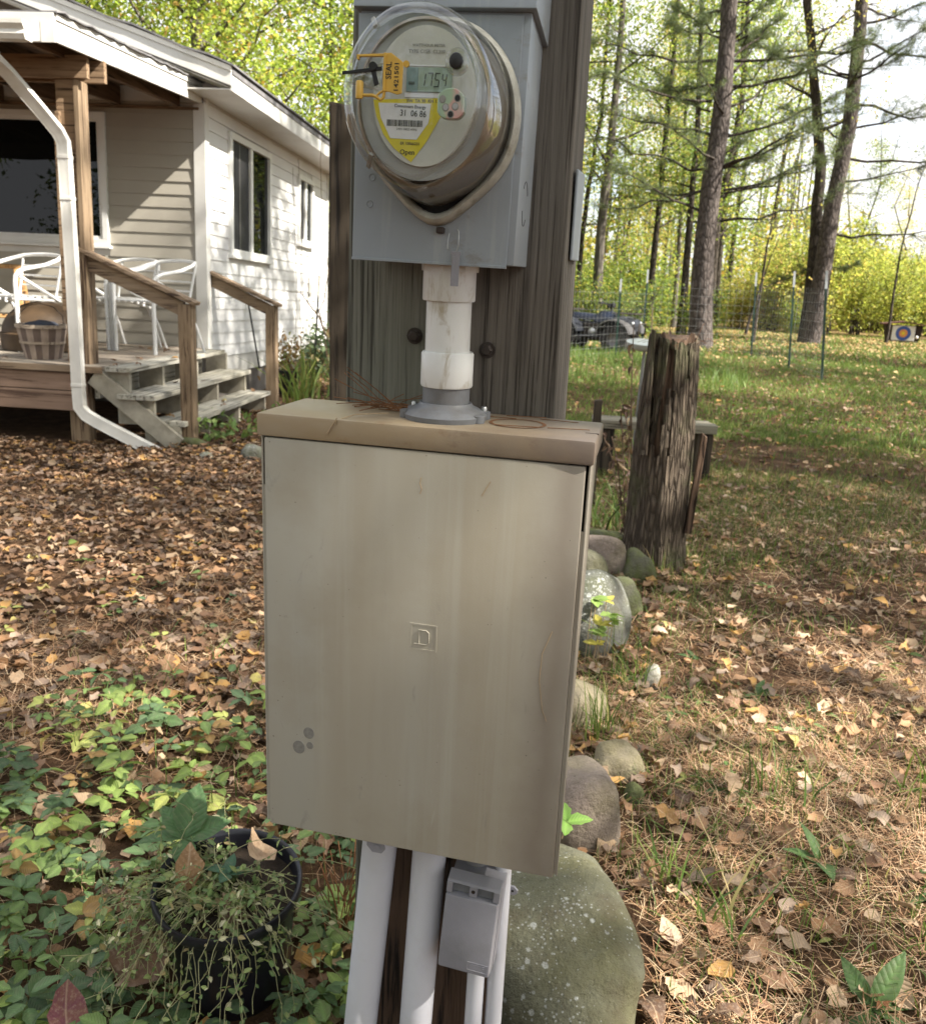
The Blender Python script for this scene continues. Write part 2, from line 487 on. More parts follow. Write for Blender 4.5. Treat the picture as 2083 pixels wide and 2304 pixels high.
def rock_mat(name, a, b, lichen=None, moss=None, spec_scale=60, moss_amt=.6):
    s = NT(name)
    g = s.noise(spec_scale*2.2, 3, .8); n = s.noise(5, 6, .6)
    c = s.mix(s.ramp(n, [(.3, a), (.7, b)]), c3([x*.45 for x in a]), s.ramp(g, [(.30, .8), (.42, 0.0)]))
    c = s.mix(c, c3([min(1, x*1.5) for x in b]), s.ramp(g, [(.60, 0.0), (.72, .5)]))
    if moss:
        c = s.mix(c, c3(moss), s.ramp(s.noise(7, 6, .65, s.co(loc=(2,1,4))), [(.42, 0.0), (.6, moss_amt)]))
    if lichen:
        v = s.add('TexVoronoi', None, Vector=s.co(), Scale=42.0)
        v2 = s.add('TexVoronoi', None, Vector=s.co(loc=(.3,.1,.2)), Scale=115.0)
        pt = s.math('MULTIPLY', s.noise(6, 3, .5), 1.0)
        l1 = s.ramp(s.math('ADD', s.math('ADD', v.outputs['Distance'], pt), s.math('MULTIPLY', s.noise(130, 3, .7), .3)), [(.76, .8), (.84, 0.0)])
        l2 = s.ramp(s.math('ADD', s.math('ADD', v2.outputs['Distance'], pt), s.math('MULTIPLY', s.noise(60, 3, .7), .2)), [(.72, .7), (.80, 0.0)])
        l = s.math('MAXIMUM', l1, l2)
        c = s.mix(c, c3(lichen), s.math('MULTIPLY', l, s.ramp(g, [(.35,.55),(.6,1.0)])))
    c = s.mix(c, c3((.07,.055,.035)), s.ramp(s.noise(11, 6, .7, s.co(loc=(8,2,3))), [(.5, 0.0), (.68, .55)]))
    h = s.math('ADD', s.math('MULTIPLY', s.noise(16, 7, .68), 1.6), s.math('MULTIPLY', g, .3))
    return s.done(s.prin(c, .9, 0, s.bump(h, .8, .014), .2))
M['rock_boulder'] = rock_mat('boulder_olive', (.085,.083,.054), (.150,.146,.100), (.36,.37,.35), (.090,.084,.038), 50, .6)
M['rock_pink'] = rock_mat('granite_pink', (0.19, 0.15, 0.125), (0.31, 0.25, 0.21), None, (.17,.16,.07), 50, .35)
M['rock_grey'] = rock_mat('granite_grey', (0.095, 0.098, 0.085), (0.2, 0.2, 0.18), (.40,.41,.39), (.10,.105,.05), 50, .5)
M['rock_olive'] = rock_mat('stone_olive', (0.12, 0.115, 0.08), (0.19, 0.18, 0.13), None, (.13,.13,.06), 30, .5)
M['rock_tan'] = rock_mat('stone_tan', (0.22, 0.185, 0.125), (0.33, 0.285, 0.205), None, (.17,.15,.06), 40, .45)
M['rock_moss'] = rock_mat('stone_mossy', (0.075, 0.075, 0.05), (0.14, 0.135, 0.095), None, (.10,.12,.035), 40, .8)
M['rock_white'] = rock_mat('stone_white', (.40,.38,.33), (.52,.50,.45), None, (.3,.26,.16), 40, .4)
def bark(name, a, b, sc=14, bump=1.0, moss=None, zs=2.2):
    s = NT(name)
    v = s.co((sc, sc, zs))
    w = s.add('TexVoronoi', {'feature': 'DISTANCE_TO_EDGE'}, Vector=s.mix(v, s.add('TexNoise', None, Vector=v, Scale=1.5, Detail=4.0).outputs['Color'], .25), Scale=1.0)
    n = s.noise(1.2, 6, .65, v)
    e = s.ramp(w.outputs['Distance'], [(.0, 0.0), (.22, 1.0)])
    c = s.mix(c3([x*.35 for x in a]), s.ramp(n, [(.3, a), (.7, b)]), s.math('MULTIPLY_ADD', e, .75, .25))
    if moss: c = s.mix(c, c3(moss), s.ramp(s.noise(5, 5, .6), [(.5, 0.0), (.68, .6)]))
    return s.done(s.prin(c, .9, 0, s.bump(s.math('ADD', e, n), bump, .02), .2))
M['bark_pine'] = bark('pine_bark', (.075,.062,.056), (.150,.125,.112), 17, .8, None, 6)
M['bark_dark'] = bark('dark_bark', (.045,.037,.030), (.095,.078,.063), 15, .8, None, 5)
M['bark_grey'] = bark('grey_bark', (.10,.088,.072), (.19,.17,.145), 12, .5)
M['stump'] = bark('stump_bark', (.085,.064,.047), (.180,.142,.106), 85, .9, (.10,.11,.05), 10)
M['stumpin'] = wood('stump_heartwood', (.075,.044,.028), (.19,.125,.085), (.018,.010,.006), 'z', 60, 4.5, 1.0)
M['timber'] = wood('old_timber', (.17,.15,.11), (.28,.25,.20), (.05,.04,.03), 'x', 40, 2, .5, hue=(.13,.14,.07))
M['leaf_tree'] = leafmat('tree_leaf', .52, .55, .3, 1.5)
M['leaf_pine'] = leafmat('pine_needle', .25, .5, .3, 1.2)
M['leaf_dry'] = leafmat('dry_leaf', .18, .7, .2, 1.1, .6, .35)
def nearleaf():
    s = NT('dry_leaf_near')
    a = s.add('Attribute', {'attribute_name': 'Col'}).outputs['Color']
    v = s.co()
    n = s.noise(4.5, 6, .65, v); n2 = s.noise(14, 5, .7, v)
    a = s.mix(a, s.mix(a, (.22,.12,.06,1), .8), s.ramp(n, [(.42, 0.0), (.7, .8)]))
    a = s.mix(a, s.mix(a, (.62,.50,.36,1), .7), s.ramp(n2, [(.5, 0.0), (.75, .5)]))
    sx = s.add('SeparateXYZ', None, Vector=v)
    w = s.math('SINE', s.math('ADD', s.math('MULTIPLY', sx.outputs[1], 46.0), s.math('MULTIPLY', s.math('ABSOLUTE', sx.outputs[0]), -42.0)))
    rib = s.ramp(s.math('ABSOLUTE', sx.outputs[0]), [(0.0, 1.0), (.03, 0.0)])
    b = s.bump(s.math('ADD', s.math('ADD', s.math('MULTIPLY', w, .14), n2), s.math('MULTIPLY', rib, .8)), .28, .03)
    a = s.mix(a, s.mix(a, (.55,.42,.28,1), .6), s.math('MULTIPLY', rib, .7))
    p = s.prin(a, .7, 0, b, .25)
    t = s.add('BsdfTranslucent', None, Color=a)
    return s.done(s.add('MixShader', None, i0=.15, i1=p.outputs[0], i2=t.outputs[0]))
M['leaf_near'] = nearleaf()
M['leaf_green'] = leafmat('plant_leaf', .30, .55, .3, 1.5, .35, .5)
M['grass'] = leafmat('grass_blade', .30, .55, .3, 1.4)
M['needle'] = leafmat('dry_needle', .1, .6, .3, 1.1)
M['drystem'] = simple('dry_stem', (.13,.085,.055), .8, .4, 60, .2)
M['weedstem'] = simple('weed_stem', (.27,.26,.13), .8, .3, 60, .1)
M['tanstem'] = simple('tan_stem', (.36,.27,.17), .8, .3, 60, .2)
M['atv_body'] = simple('atv_dark_plastic', (.016,.018,.024), .35, .2, 10, .05, 0, .5)
M['atv_blue'] = simple('atv_blue_plastic', (.018,.026,.052), .3, .2, 10, .03, 0, .5)
M['atv_grey'] = simple('atv_grey_plastic', (.065,.062,.062), .45, .2, 10, .05)
M['tyre'] = simple('tyre_rubber', (.035,.032,.032), .8, .4, 12, .6)
M['rim'] = simple('grey_rim', (.16,.15,.155), .45, .2, 12, .05, .4)
M['lens'] = simple('headlamp_lens', (.62,.64,.66), .15, .05, 10, 0)
M['red_wood'] = wood('dark_red_boards', (.070,.028,.022), (.125,.055,.045), (.02,.01,.01), 'x', 30, 2, .3)
M['dark_wood'] = simple('dark_brown_board', (.022,.013,.010), .8, .4, 10, .2)
M['foam'] = simple('white_foam', (.68,.68,.66), .7, .08, 10, .1)
M['tblue'] = simple('target_blue', (.045,.095,.33), .6, .15, 14, .05)
M['tgold'] = simple('target_gold', (.62,.27,.08), .6, .15, 14, .05)
M['bowl'] = simple('grey_white_bowl', (.56,.59,.56), .5, .15, 8, .1)
def ground_mat():
    s = NT('ground_soil')
    v = s.co()
    n1 = s.noise(.55, 5, .6, v); n2 = s.noise(9, 6, .7, v); n3 = s.noise(60, 5, .7, v)
    sx = s.add('SeparateXYZ', None, Vector=v)
    soil = s.ramp(n2, [(.3, (.035,.021,.013)), (.5, (.085,.048,.027)), (.7, (.150,.090,.052))])
    soil = s.mix(soil, (.19,.115,.062,1), s.ramp(n3, [(.52, 0.0), (.72, .7)]))
    lawn = s.ramp(n2, [(.3, (.050,.075,.020)), (.6, (.085,.125,.034)), (.78, (.16,.15,.065))])
    d = s.math('ADD', s.math('MULTIPLY', sx.outputs[1], .11), s.math('MULTIPLY', n1, 1.1))
    d = s.math('ADD', d, s.math('MULTIPLY', s.noise(3.5, 6, .7, v), .9))
    k = s.ramp(d, [(1.0, 0.0), (1.6, .9)])
    k2 = s.ramp(s.math('ADD', sx.outputs[0], s.math('MULTIPLY', sx.outputs[1], .18)), [(.2, 0.0), (.9, 1.0)])
    c = s.mix(soil, lawn, s.math('MULTIPLY', k, k2))
    # the wood floor far off: tan leaves
    far = s.ramp(s.math('MULTIPLY', sx.outputs[1], .02), [(.46, 0.0), (.66, .8)])
    c = s.mix(c, s.ramp(n2, [(.3, (.20,.13,.06)), (.7, (.36,.27,.13))]), far)
    return s.done(s.prin(c, .95, 0, s.bump(s.math('ADD', n3, n2), .8, .03), .1))
M['ground'] = ground_mat()

# ------------------------------------------------------------------ frames
def rotvec(x, y, z):
    w = Vector((x, y, z)); return Matrix.Rotation(w.length, 4, w.normalized())
PF = T3(-.2484, 1.0907, .5528) @ rotvec(.0189, .0013, -.2327)     # breaker panel: u right, y away, z up
MF = T3(-.138, 1.065, 1.301) @ rotvec(.0103, .0185, -.1826)       # meter box
HO = (-2.492, 8.609, 0)
DF = T3(*HO) @ Matrix.Rotation(R(-5), 4, 'Z')                     # porch and steps
HF = DF @ Matrix.Rotation(R(-1.5), 4, 'X')                        # house, settled a little to the back
GV = -.5528                                                       # ground height in the panel frame

# ------------------------------------------------------------------ ground
def ground_h(x, y):
    x = np.asarray(x, float); y = np.asarray(y, float)
    h = .012*fbm2(x, y, 3, 2.2, 3)
    h += .03*fbm2(x, y, 5, .35, 3)*np.clip((np.hypot(x, y)-3)/6, 0, 1)
    return h
def build_ground():
    # one sheet, fine near the post, coarse to the horizon
    g = np.concatenate([-np.geomspace(400, 4.2, 26), np.linspace(-4, 4, 90), np.geomspace(4.2, 400, 26)])
    gy = np.concatenate([-np.geomspace(200, 1.2, 14), np.linspace(-1, 7, 100), np.geomspace(7.2, 700, 40)])
    X, Y = np.meshgrid(g, gy)
    Z = ground_h(X, Y)
    n, m = X.shape
    idx = np.arange(n*m).reshape(n, m)
    F = np.stack([idx[:-1,:-1], idx[:-1,1:], idx[1:,1:], idx[1:,:-1]], -1).reshape(-1, 4)
    return struct('ground', np_mesh('ground', np.stack([X, Y, Z], -1).reshape(-1, 3), F, M['ground'], smooth=True))
GROUND = build_ground()

# ------------------------------------------------------------------ utility post
W, DH, CH, PD = .40, .537, .028, .132
t = thing('utility_post', 'wide weathered post of two upright timbers carrying the meter and the breaker panel', 'post', None, PF, (.20, .20, GV))
m = MB().hexa([(.050,.132,-.02),(.1995,.132,-.02),(.1995,.272,-.02),(.050,.272,-.02),(.066,.132,1.35),(.1995,.132,1.35),(.1995,.272,1.35),(.066,.272,1.35)])
part('timber', m, M['post'], t, bevel=.004, label='greenish grey left timber')
m = MB().hexa([(.2015,.134,-.02),(.3420,.134,-.02),(.3420,.240,-.02),(.2015,.240,-.02),(.2015,.134,1.35),(.333,.134,1.35),(.333,.240,1.35),(.2015,.240,1.35)])
part('timber', m, M['post2'], t, bevel=.006, label='brown right timber')
m = MB().box(.077, .300, .150, .240, GV-.1, -.022)
part('lower_post', m, M['post3'], t, bevel=.006, label='dark brown old wood below the panel')
m = MB().box(.078, .098, .138, .149, GV-.05, .05)
part('batten', m, M['post'], t, bevel=.002, label='narrow grey batten on the left edge')
for (u, v, y) in ((.151, .656, .132), (.246, .644, .134)):
    b = MB().lathe([(.0075, 0), (.0075, .006), (.0055, .0085)], 6, 'y', (u, y, v)).lathe([(.0105, -.001), (.0105, .0015)], 16, 'y', (u, y, v))
    part('bolt', b, M['dark_metal'], t, smooth=30)

# breaker panel -------------------------------------------------
t = thing('breaker_panel', 'large beige weathered metal breaker panel with a hinged front door', 'breaker panel', None, PF, (.20, .066, 0))
m = MB()
m.hexa([(0,0,.002),(.0022,0,.002),(.0242,.132,.002),(.0220,.132,.002),(0,0,DH),(.0022,0,DH),(.0062,.132,DH),(.0040,.132,DH)])
m.hexa([(W-.0022,0,.002),(W,0,.002),(W-.029,.132,.002),(W-.0312,.132,.002),(W-.0022,0,DH),(W,0,DH),(W-.006,.132,DH),(W-.0082,.132,DH)])
m.box(.0242, W-.0312, .128, .1315, .002, DH)
m.hexa([(.0022,.010,.002),(W-.0045,.010,.002),(W-.0305,.128,.002),(.0238,.128,.002),(.0022,.010,.0045),(W-.0045,.010,.0045),(W-.0305,.128,.0045),(.0238,.128,.0045)])
body = part('enclosure', m, M['door'], t, bevel=.0006)
part('interior', MB().box(.003, W-.003, .012, .016, .006, DH-.002), M['dark'], t)
# side flanges: leave a dark slot at the top corners
part('side_flange', MB().box(.0022, .0052, .0005, .003, .004, DH-.062), M['door'], t)
part('side_flange', MB().box(W-.0052, W-.0022, .0005, .003, .004, DH-.078), M['door'], t)
m = MB().box(.0056, W-.0056, -.0035, .0085, .0, DH-.0015)
door = part('door', m, M['door'], t, bevel=.0022, smooth=40)
# emblem: a square frame with the letter D, stamped proud of the door
eu0, eu1, ev0, ev1 = .1965, .2310, .2865, .3215
m = MB()
b = .0022
for (a0, a1, c0, c1) in ((eu0, eu1, ev0, ev0+b), (eu0, eu1, ev1-b, ev1), (eu0, eu0+b, ev0+b, ev1-b), (eu1-b, eu1, ev0+b, ev1-b)):
    m.box(a0, a1, -.0042, -.0036, c0, c1)
m.box(eu0+.0022, eu1-.0022, -.00385, -.0036, ev0+.0022, ev1-.0022)
part('emblem', m, M['door'], door)
du, dv = eu0+.0120, ev0+.0085
pts = [(du-.006, dv), (du+.009, dv), (du+.0125, dv+.003), (du+.0125, dv+.0155), (du+.009, dv+.0185), (du, dv+.0185), (du, dv+.0008)]
part('emblem_letter', MB().tube([(p[0], -.0042, p[1]) for p in pts], .0007, 6), M['door'], door, smooth=50)
# cap with a thin front lip
m = MB().hexa([(-.0035,-.0058,DH),(W+.0035,-.0058,DH),(W-.001,.1318,DH),(-.0005,.1318,DH),(-.0035,-.0058,DH+CH),(W+.0035,-.0058,DH+CH),(W-.001,.1318,DH+CH),(-.0005,.1318,DH+CH)])
cap = part('cap', m, M['cap'], t, bevel=.0038, smooth=40)
part('cap_seam', MB().box(W-.014, W+.0016, .0445, .0455, DH+.004, DH+CH+.0004), M['dark_metal'], t)
m = MB()
for k in range(36):
    a0, a1 = 2*math.pi*k/36, 2*math.pi*(k+1)/36
    q = []
    for a, rr in ((a0, .028), (a0, .032), (a1, .032), (a1, .028)):
        q.append((.302+math.cos(a)*rr*1.08, .068+math.sin(a)*rr, DH+CH+.0006))
    m.add(q, [(0,1,2,3)])
part('knockout_ring', m, M['rust'], t)
# round stains scuffed into the door, small drip marks
for (u, v, r_) in ((.063,.147,.0075), (.049,.124,.0085), (.0645,.129,.0048)):
    m = MB().lathe([(r_, 0), (r_*.98, .0002)], 20, 'y', (u, -.0037, v), 1, 1.12)
    part('worn_spot', m, M['spot'], door)
# hasp tab under the door
m = MB().prism([(.142,-.004),(.166,-.004),(.168,-.014),(.163,-.021),(.150,-.021),(.142,-.012)], .006, .0085)
m.lathe([(.0045, 0), (.0045, .0012)], 14, 'y', (.157, .006, -.0125))
part('hasp', m, M['outlet'], t, bevel=.0006)

# conduit between panel and meter box -------------------------------
PU, PY = .2125, .066
t = thing('conduit_riser', 'short white conduit with grey hub between the panel top and the meter box', 'conduit', None, PF, (PU, PY, DH+CH))
hub = MB().lathe([(.050, 0.0), (.051, .006), (.045, .011), (.040, .0135), (.034, .016), (.0315, .020)], 40, 'z', (PU, PY, DH+CH))
for a in (20, 160, 200, 340):
    ca, sa = math.cos(R(a)), math.sin(R(a))
    hub.lathe([(.0085, 0), (.0085, .0085), (.006, .0095)], 14, 'z', (PU+ca*.047, PY+sa*.047, DH+CH+.0004))
h = part('hub', hub, M['pvcg'], t, smooth=40)
for a in (20, 160):
    ca, sa = math.cos(R(a)), math.sin(R(a))
    part('screw', MB().lathe([(.0042, 0), (.0042, .004), (.003, .0055)], 10, 'z', (PU+ca*.047, PY+sa*.047, DH+CH+.0098)), M['steel'], h, smooth=40)
part('adaptor', MB().lathe([(.0285, DH+CH+.018), (.0285, .607)], 36, 'z', (PU, PY, 0)), M['pvcg'], t, smooth=40)
part('coupling', MB().lathe([(.0305, .604), (.0315, .606), (.0315, .643), (.0300, .6455), (.027, .6455)], 40, 'z', (PU, PY, 0)), M['pvc'], t, smooth=40)
part('pipe', MB().lathe([(.0268, .640), (.0268, .712)], 40, 'z', (PU-.0005, PY, 0)), M['pvc'], t, smooth=40)
m = MB().lathe([(.0303, .7045), (.0312, .7060), (.0312, .738)], 40, 'z', (PU-.001, PY, 0)).lathe([(.0345, .738), (.0345, .752)], 8, 'z', (PU-.001, PY, 0))
part('terminal_fitting', m, M['pvc'], t, smooth=40)

# pine needles caught on the cap
m = MB(); rr = random.Random(3)
for k in range(46):
    a = rr.gauss(.62, .30); L = rr.uniform(.03, .075)
    bx, by = .135+rr.gauss(0,.010), .092+rr.gauss(0,.010)
    e = (bx+math.cos(a)*L*(1 if rr.random()<.5 else -1), by-abs(rr.gauss(0,.018)), DH+CH+rr.uniform(.001,.004)+ (rr.uniform(.0,.055) if rr.random()<.4 else 0))
    m.tube([(bx, by, DH+CH+rr.uniform(.001,.010)), ((bx+e[0])/2, (by+e[1])/2, (DH+CH+e[2])/2+.004), e], .0005, 4)
for k in range(7):
    bx, by = rr.uniform(.03,.36), rr.uniform(.01,.12); a = rr.uniform(-.35,.35)
    m.tube([(bx,by,DH+CH+.0012),(bx+math.cos(a)*.05,by+math.sin(a)*.03,DH+CH+.0018)], .0005, 4)
solo('pine_needle_clump', m, M['rust'], 'clump of rusty brown pine needles lying on the panel cap beside the hub', 'pine needles', None, PF, (.13, .09, DH+CH), kind='stuff')
m = MB().tube([(.145,.05,DH+CH+.003),(.115,.015,DH+CH+.004),(.098,-.0065,DH+CH-.002),(.088,-.0075,DH+CH-.018)], .0008, 5).tube([(.098,-.0068,DH+CH-.006),(.1005,-.0075,DH+CH+.002)], .0007, 5)
solo('dry_twig', m, M['tanstem'], 'pale dry twig hanging over the front lip of the panel cap', 'twig', None, PF, (.145,.05,DH+CH))
for (pts, lab) in (([(.205,.505),(.2035,.498),(.206,.491),(.204,.485)], 'tiny curled leaf scrap stuck high on the panel door'),
                   ([(.2875,.508),(.2825,.499),(.278,.490)], 'straight tan needle stuck near the top right of the panel door'),
                   ([(.371,.335),(.361,.305),(.360,.27),(.366,.232),(.372,.218)], 'long pale curved needle stuck low on the right of the panel door')):
    solo('pine_needle', MB().tube([(p[0], -.0046, p[1]) for p in pts], .00055, 5), M['tanstem'], lab, 'pine needle', None, PF, (pts[0][0], -.0046, pts[0][1]))

# meter box -------------------------------------------------
MW, MH, MD = .184, .300, .118
t = thing('meter_box', 'grey painted metal meter box mounted near the top of the post', 'meter box', None, MF, (MW/2, MD, 0))
m = MB().box(.0, MW, .002, MD, .002, MH)
part('enclosure', m, M['mbox'], t, bevel=.0018, smooth=40)
m = MB().box(-.0012, MW-.008, -.0012, .0018, 0.0, .252)
cover = part('cover', m, M['mbox'], t, bevel=.0008)
part('drip_lip', MB().box(-.0012, MW-.008, -.003, .004, -.0016, .0014), M['mbox'], t, bevel=.0005)
m = MB().hexa([(-.005,-.010,.256),(MW+.006,-.010,.256),(MW+.006,MD,.246),(-.005,MD,.246),(-.005,-.004,MH+.01),(MW+.006,-.004,MH+.01),(MW+.006,MD,MH+.02),(-.005,MD,MH+.02)])
part('hood', m, M['mbox'], t, bevel=.0012)
for (u, v) in ((.0196,.0872), (.0180,.0592)):
    part('knockout', MB().lathe([(.0038, 0), (.0035, .0009), (.0028,.0004)], 18, 'y', (u, -.0012, v)), M['mbox'], cover, smooth=30)
m = MB()
for rr_ in (.027, .021):
    m.tube([(MW+.0004, .052+math.cos(a)*rr_*.8, .068+math.sin(a)*rr_) for a in (np.linspace(0.5, 2.4, 16) if rr_ > .025 else np.linspace(3.4, 5.6, 16))], .0003, 5)
part('side_knockout', m, M['dark_metal'], t, smooth=60)

RC = (.095, .150)
def cusp(t):
    d = abs((t - 1.5*math.pi + math.pi) % (2*math.pi) - math.pi)
    return 1 + .13*math.exp(-(d/.33)**2) - .02*math.exp(-((d-.7)/.35)**2)
def cuspd(t):
    d = abs((t - 1.5*math.pi + math.pi) % (2*math.pi) - math.pi)
    return 1 + .06*math.exp(-(d/.30)**2)
m = MB().lathe([(.0765,.001),(.0765,.012),(.079,.0165),(.0815,.0175),(.0845,.0150),(.0858,.009),(.0862,.001)], 72, 'y', (RC[0],-.0012,RC[1]), 1, 1.135, cusp, cap=False)
part('sealing_ring', m, M['ring'], t, smooth=50)
part('ring_gap', MB().lathe([(.0768,.0005),(.0768,.004)], 60, 'y', (RC[0],-.0012,RC[1]), 1, 1.13, cusp), M['dark'], t)
m = MB().box(.0970, .1060, -.012, -.003, .0315, .0385)
part('ring_screw', m, M['dark_metal'], t, bevel=.002)

# the meter itself -----------------------------------------
t = thing('electric_meter', 'round electric meter under a clear glass dome with yellow label and small display', 'electric meter', None, MF, (RC[0], -.004, RC[1]))
DC = (.0935, .1535)
m = MB().lathe([(.0765,.003),(.0755,.020),(.0725,.050),(.0695,.074),(.0680,.082),(.0655,.0835),(.0640,.078)], 72, 'y', (DC[0],0,DC[1]-.001), 1, 1.135, cuspd, cap=False)
part('base_can', m, M['can'], t, smooth=50)
part('baffle', MB().lathe([(.066,.078),(.066,.0795)], 60, 'y', (DC[0],0,DC[1]), 1, 1.13), M['dial_in'], t)
dial = part('dial_plate', MB().lathe([(.0525,.0800),(.0520,.0845)], 60, 'y', (DC[0]+.0015,0,DC[1]+.003), 1, 1.24), M['dial'], t, smooth=30)
Y0 = -.0848
def flat(poly, y, th=.0003): return MB().prism([(p[0], p[1]) for p in poly], y-th, y)
ylab = part('rating_label', flat([(.0433,.1528),(.0800,.1545),(.1165,.1560),(.1127,.1385),(.1000,.1160),(.0848,.0955),(.0660,.1085),(.0549,.1210),(.0470,.138)], Y0), M['yellow'], dial)
wlab = part('number_label', flat([(.0489,.1500),(.1025,.1505),(.1010,.1330),(.0895,.1170),(.0625,.1175),(.0520,.136)], Y0-.0004), M['white'], dial)
lcd = part('display', MB().box(.0885, .1225, Y0-.0012, Y0, .1610, .1832), M['lcd'], dial, bevel=.0004)
part('display_tint', MB().box(.0768, .0884, Y0-.0011, Y0, .1610, .1830), M['lcd2'], dial)
part('display_frame', MB().box(.0755, .1245, Y0-.0004, Y0, .1560, .1600).box(.0755,.1245,Y0-.0008,Y0,.1842,.1853), M['white'], dial)
# seven-segment digits 1 7 5 4
SEG = {'1':'bc','7':'abc','5':'afgcd','4':'fgbc'}
m = MB()
def seg(u, v, w, h, which):
    k = .0010; sl = .0012
    def q(x0_, z0_, x1_, z1_):
        m.hexa([(x0_+sl*(z0_-v)/h, Y0-.0016, z0_),(x1_+sl*(z0_-v)/h, Y0-.0016, z0_),(x1_+sl*(z0_-v)/h, Y0-.0013, z0_),(x0_+sl*(z0_-v)/h, Y0-.0013, z0_),
                (x0_+sl*(z1_-v)/h, Y0-.0016, z1_),(x1_+sl*(z1_-v)/h, Y0-.0016, z1_),(x1_+sl*(z1_-v)/h, Y0-.0013, z1_),(x0_+sl*(z1_-v)/h, Y0-.0013, z1_)])
    hh = h/2
    if 'a' in which: q(u, v+h-k, u+w, v+h)
    if 'g' in which: q(u+k, v+hh-k/2, u+w-k, v+hh+k/2)
    if 'd' in which: q(u, v, u+w, v+k)
    if 'f' in which: q(u, v+hh+k*.4, u+k, v+h-k*1.2)
    if 'b' in which: q(u+w-k, v+hh+k*.4, u+w, v+h-k*1.2)
    if 'c' in which: q(u+w-k, v+k*1.2, u+w, v+hh-k*.4)
for i, ch in enumerate('1754'):
    seg(.0905+i*.0071, .1655, .0050, .0130, SEG[ch])
part('display_digits', m, M['lcdink'], dial)

def text(body, size, u, v, y, mat, parent, rot=0.0, name='lettering', sx=1.0, align='CENTER'):
    cu_ = bpy.data.curves.new(name, 'FONT')
    cu_.body = body; cu_.size = size; cu_.align_x = align; cu_.align_y = 'CENTER'; cu_.extrude = .00008; cu_.offset = size*.012; cu_.resolution_u = 2
    o = bpy.data.objects.new(name, cu_); COL.objects.link(o)
    dg = bpy.context.evaluated_depsgraph_get()
    me = bpy.data.meshes.new_from_object(o.evaluated_get(dg))
    bpy.data.objects.remove(o); bpy.data.curves.remove(cu_)
    off = OFF[parent.name]
    mt = T3(u, y, v) @ Matrix.Rotation(rot, 4, 'Y') @ Matrix.Rotation(R(90), 4, 'X') @ Matrix.Diagonal((sx, 1, 1, 1))
    me.transform(T3(*(-off)) @ mt)
    me.materials.clear(); me.materials.append(mat)
    return part(name, me, mat, parent)
text('31  06 86', .0082, .0850, .1408, Y0-.0009, M['ink'], dial, R(1.5), sx=.86)
text('Consumers Energy', .0042, .0815, .1473, Y0-.0009, M['ink'], dial, R(1.5))
text('3W  TA 30  KH 1.0', .0042, .0945, .1527, Y0-.0005, M['ink'], dial, R(-1))
text('240V FM2S 60Hz', .0030, .0790, .1262, Y0-.0009, M['inkg'], dial)
text('ER 10066231', .0038, .0830, .1130, Y0-.0005, M['ink'], dial)
text('Open', .0068, .0805, .1048, Y0-.0005, M['ink'], dial)
text('WATTHOUR METER', .0036, .0975, .2030, Y0-.0002, M['inkg'], dial)
text('TYPE C1SR  CL200', .0046, .0960, .1975, Y0-.0002, M['inkg'], dial)
text('888', .0042, .0822, .1685, Y0-.0014, M['lcdink'], dial)
m = MB(); u = .0585; rb = random.Random(5)
while u < .0945:
    w_ = rb.choice([.0003,.0005,.0008]); m.box(u, u+w_, Y0-.0010, Y0-.0007, .1288, .1348); u += w_+rb.choice([.0003,.0005,.0007])
part('barcode', m, M['ink'], dial)
# glass dome
prof = [(.0800,.004),(.0788,.030),(.0765,.070),(.0738,.102),(.0722,.112),(.0690,.1195),(.0640,.1235),(.0575,.1250),(.040,.1262),(.02,.1270),(.0005,.1273)]
m = MB().lathe(prof, 80, 'y', (DC[0],0,DC[1]), 1, 1.135, cuspd, cap=False)
part('glass_dome', m, M['dome'], t, smooth=60)
m = MB().lathe([(.0655,.1195),(.0648,.1160),(.0615,.1180),(.0605,.1215)], 80, 'y', (DC[0],0,DC[1]), 1, 1.135, cuspd, cap=False)
part('inner_rim', m, M['clear'], t, smooth=60)
# moulded clips on the rim
for a in (128, 232):
    ca, sa = math.cos(R(a)), math.sin(R(a))*1.135
    p0 = (DC[0]+ca*.0625, -.1235, DC[1]+sa*.0625); p1 = (DC[0]+ca*.0745, -.108, DC[1]+sa*.0745)
    part('rim_clip', MB().beam(p0, p1, .0045, .003, (ca, 0, sa)), M['inkg'], t, bevel=.0008)
# black button with clear collar
b_ = part('button_collar', MB().lathe([(.0110,.122),(.0110,.1265),(.0100,.1290),(.0070,.1295)], 32, 'y', (.1350,0,.1805), 1, 1.1), M['clear'], t, smooth=40)
part('button', MB().lathe([(.0064,.126),(.0064,.1300),(.0058,.1315),(.003,.1325)], 28, 'y', (.1350,0,.1806), 1, 1.12), M['black'], b_, smooth=40)
# optical port
pp = []
for k in range(26):
    a = 2*math.pi*k/26
    pp.append((.1328+max(-.0125, min(.0128, .0142*math.cos(a))), .1428+max(-.0125, .0142*math.sin(a))))
port = part('optical_port', MB().prism(pp, -.1330, -.1215), M['port'], t, bevel=.0008)
for (u, v, mt) in ((.1250,.1468,'inkg'), (.1392,.1482,'black'), (.1283,.1398,'dial_in'), (.1374,.1408,'dial_in'), (.1333,.1340,'black')):
    m = MB().lathe([(.0033,.1326),(.0033,.1332),(.0028,.1333)], 18, 'y', (u,0,v), 1, 1.1)
    part('port_hole', m, M['inkg'], port)
    part('port_hole_core', MB().lathe([(.0025,.1333),(.0023,.1336)], 18, 'y', (u,0,v), 1, 1.1), M[mt], port)
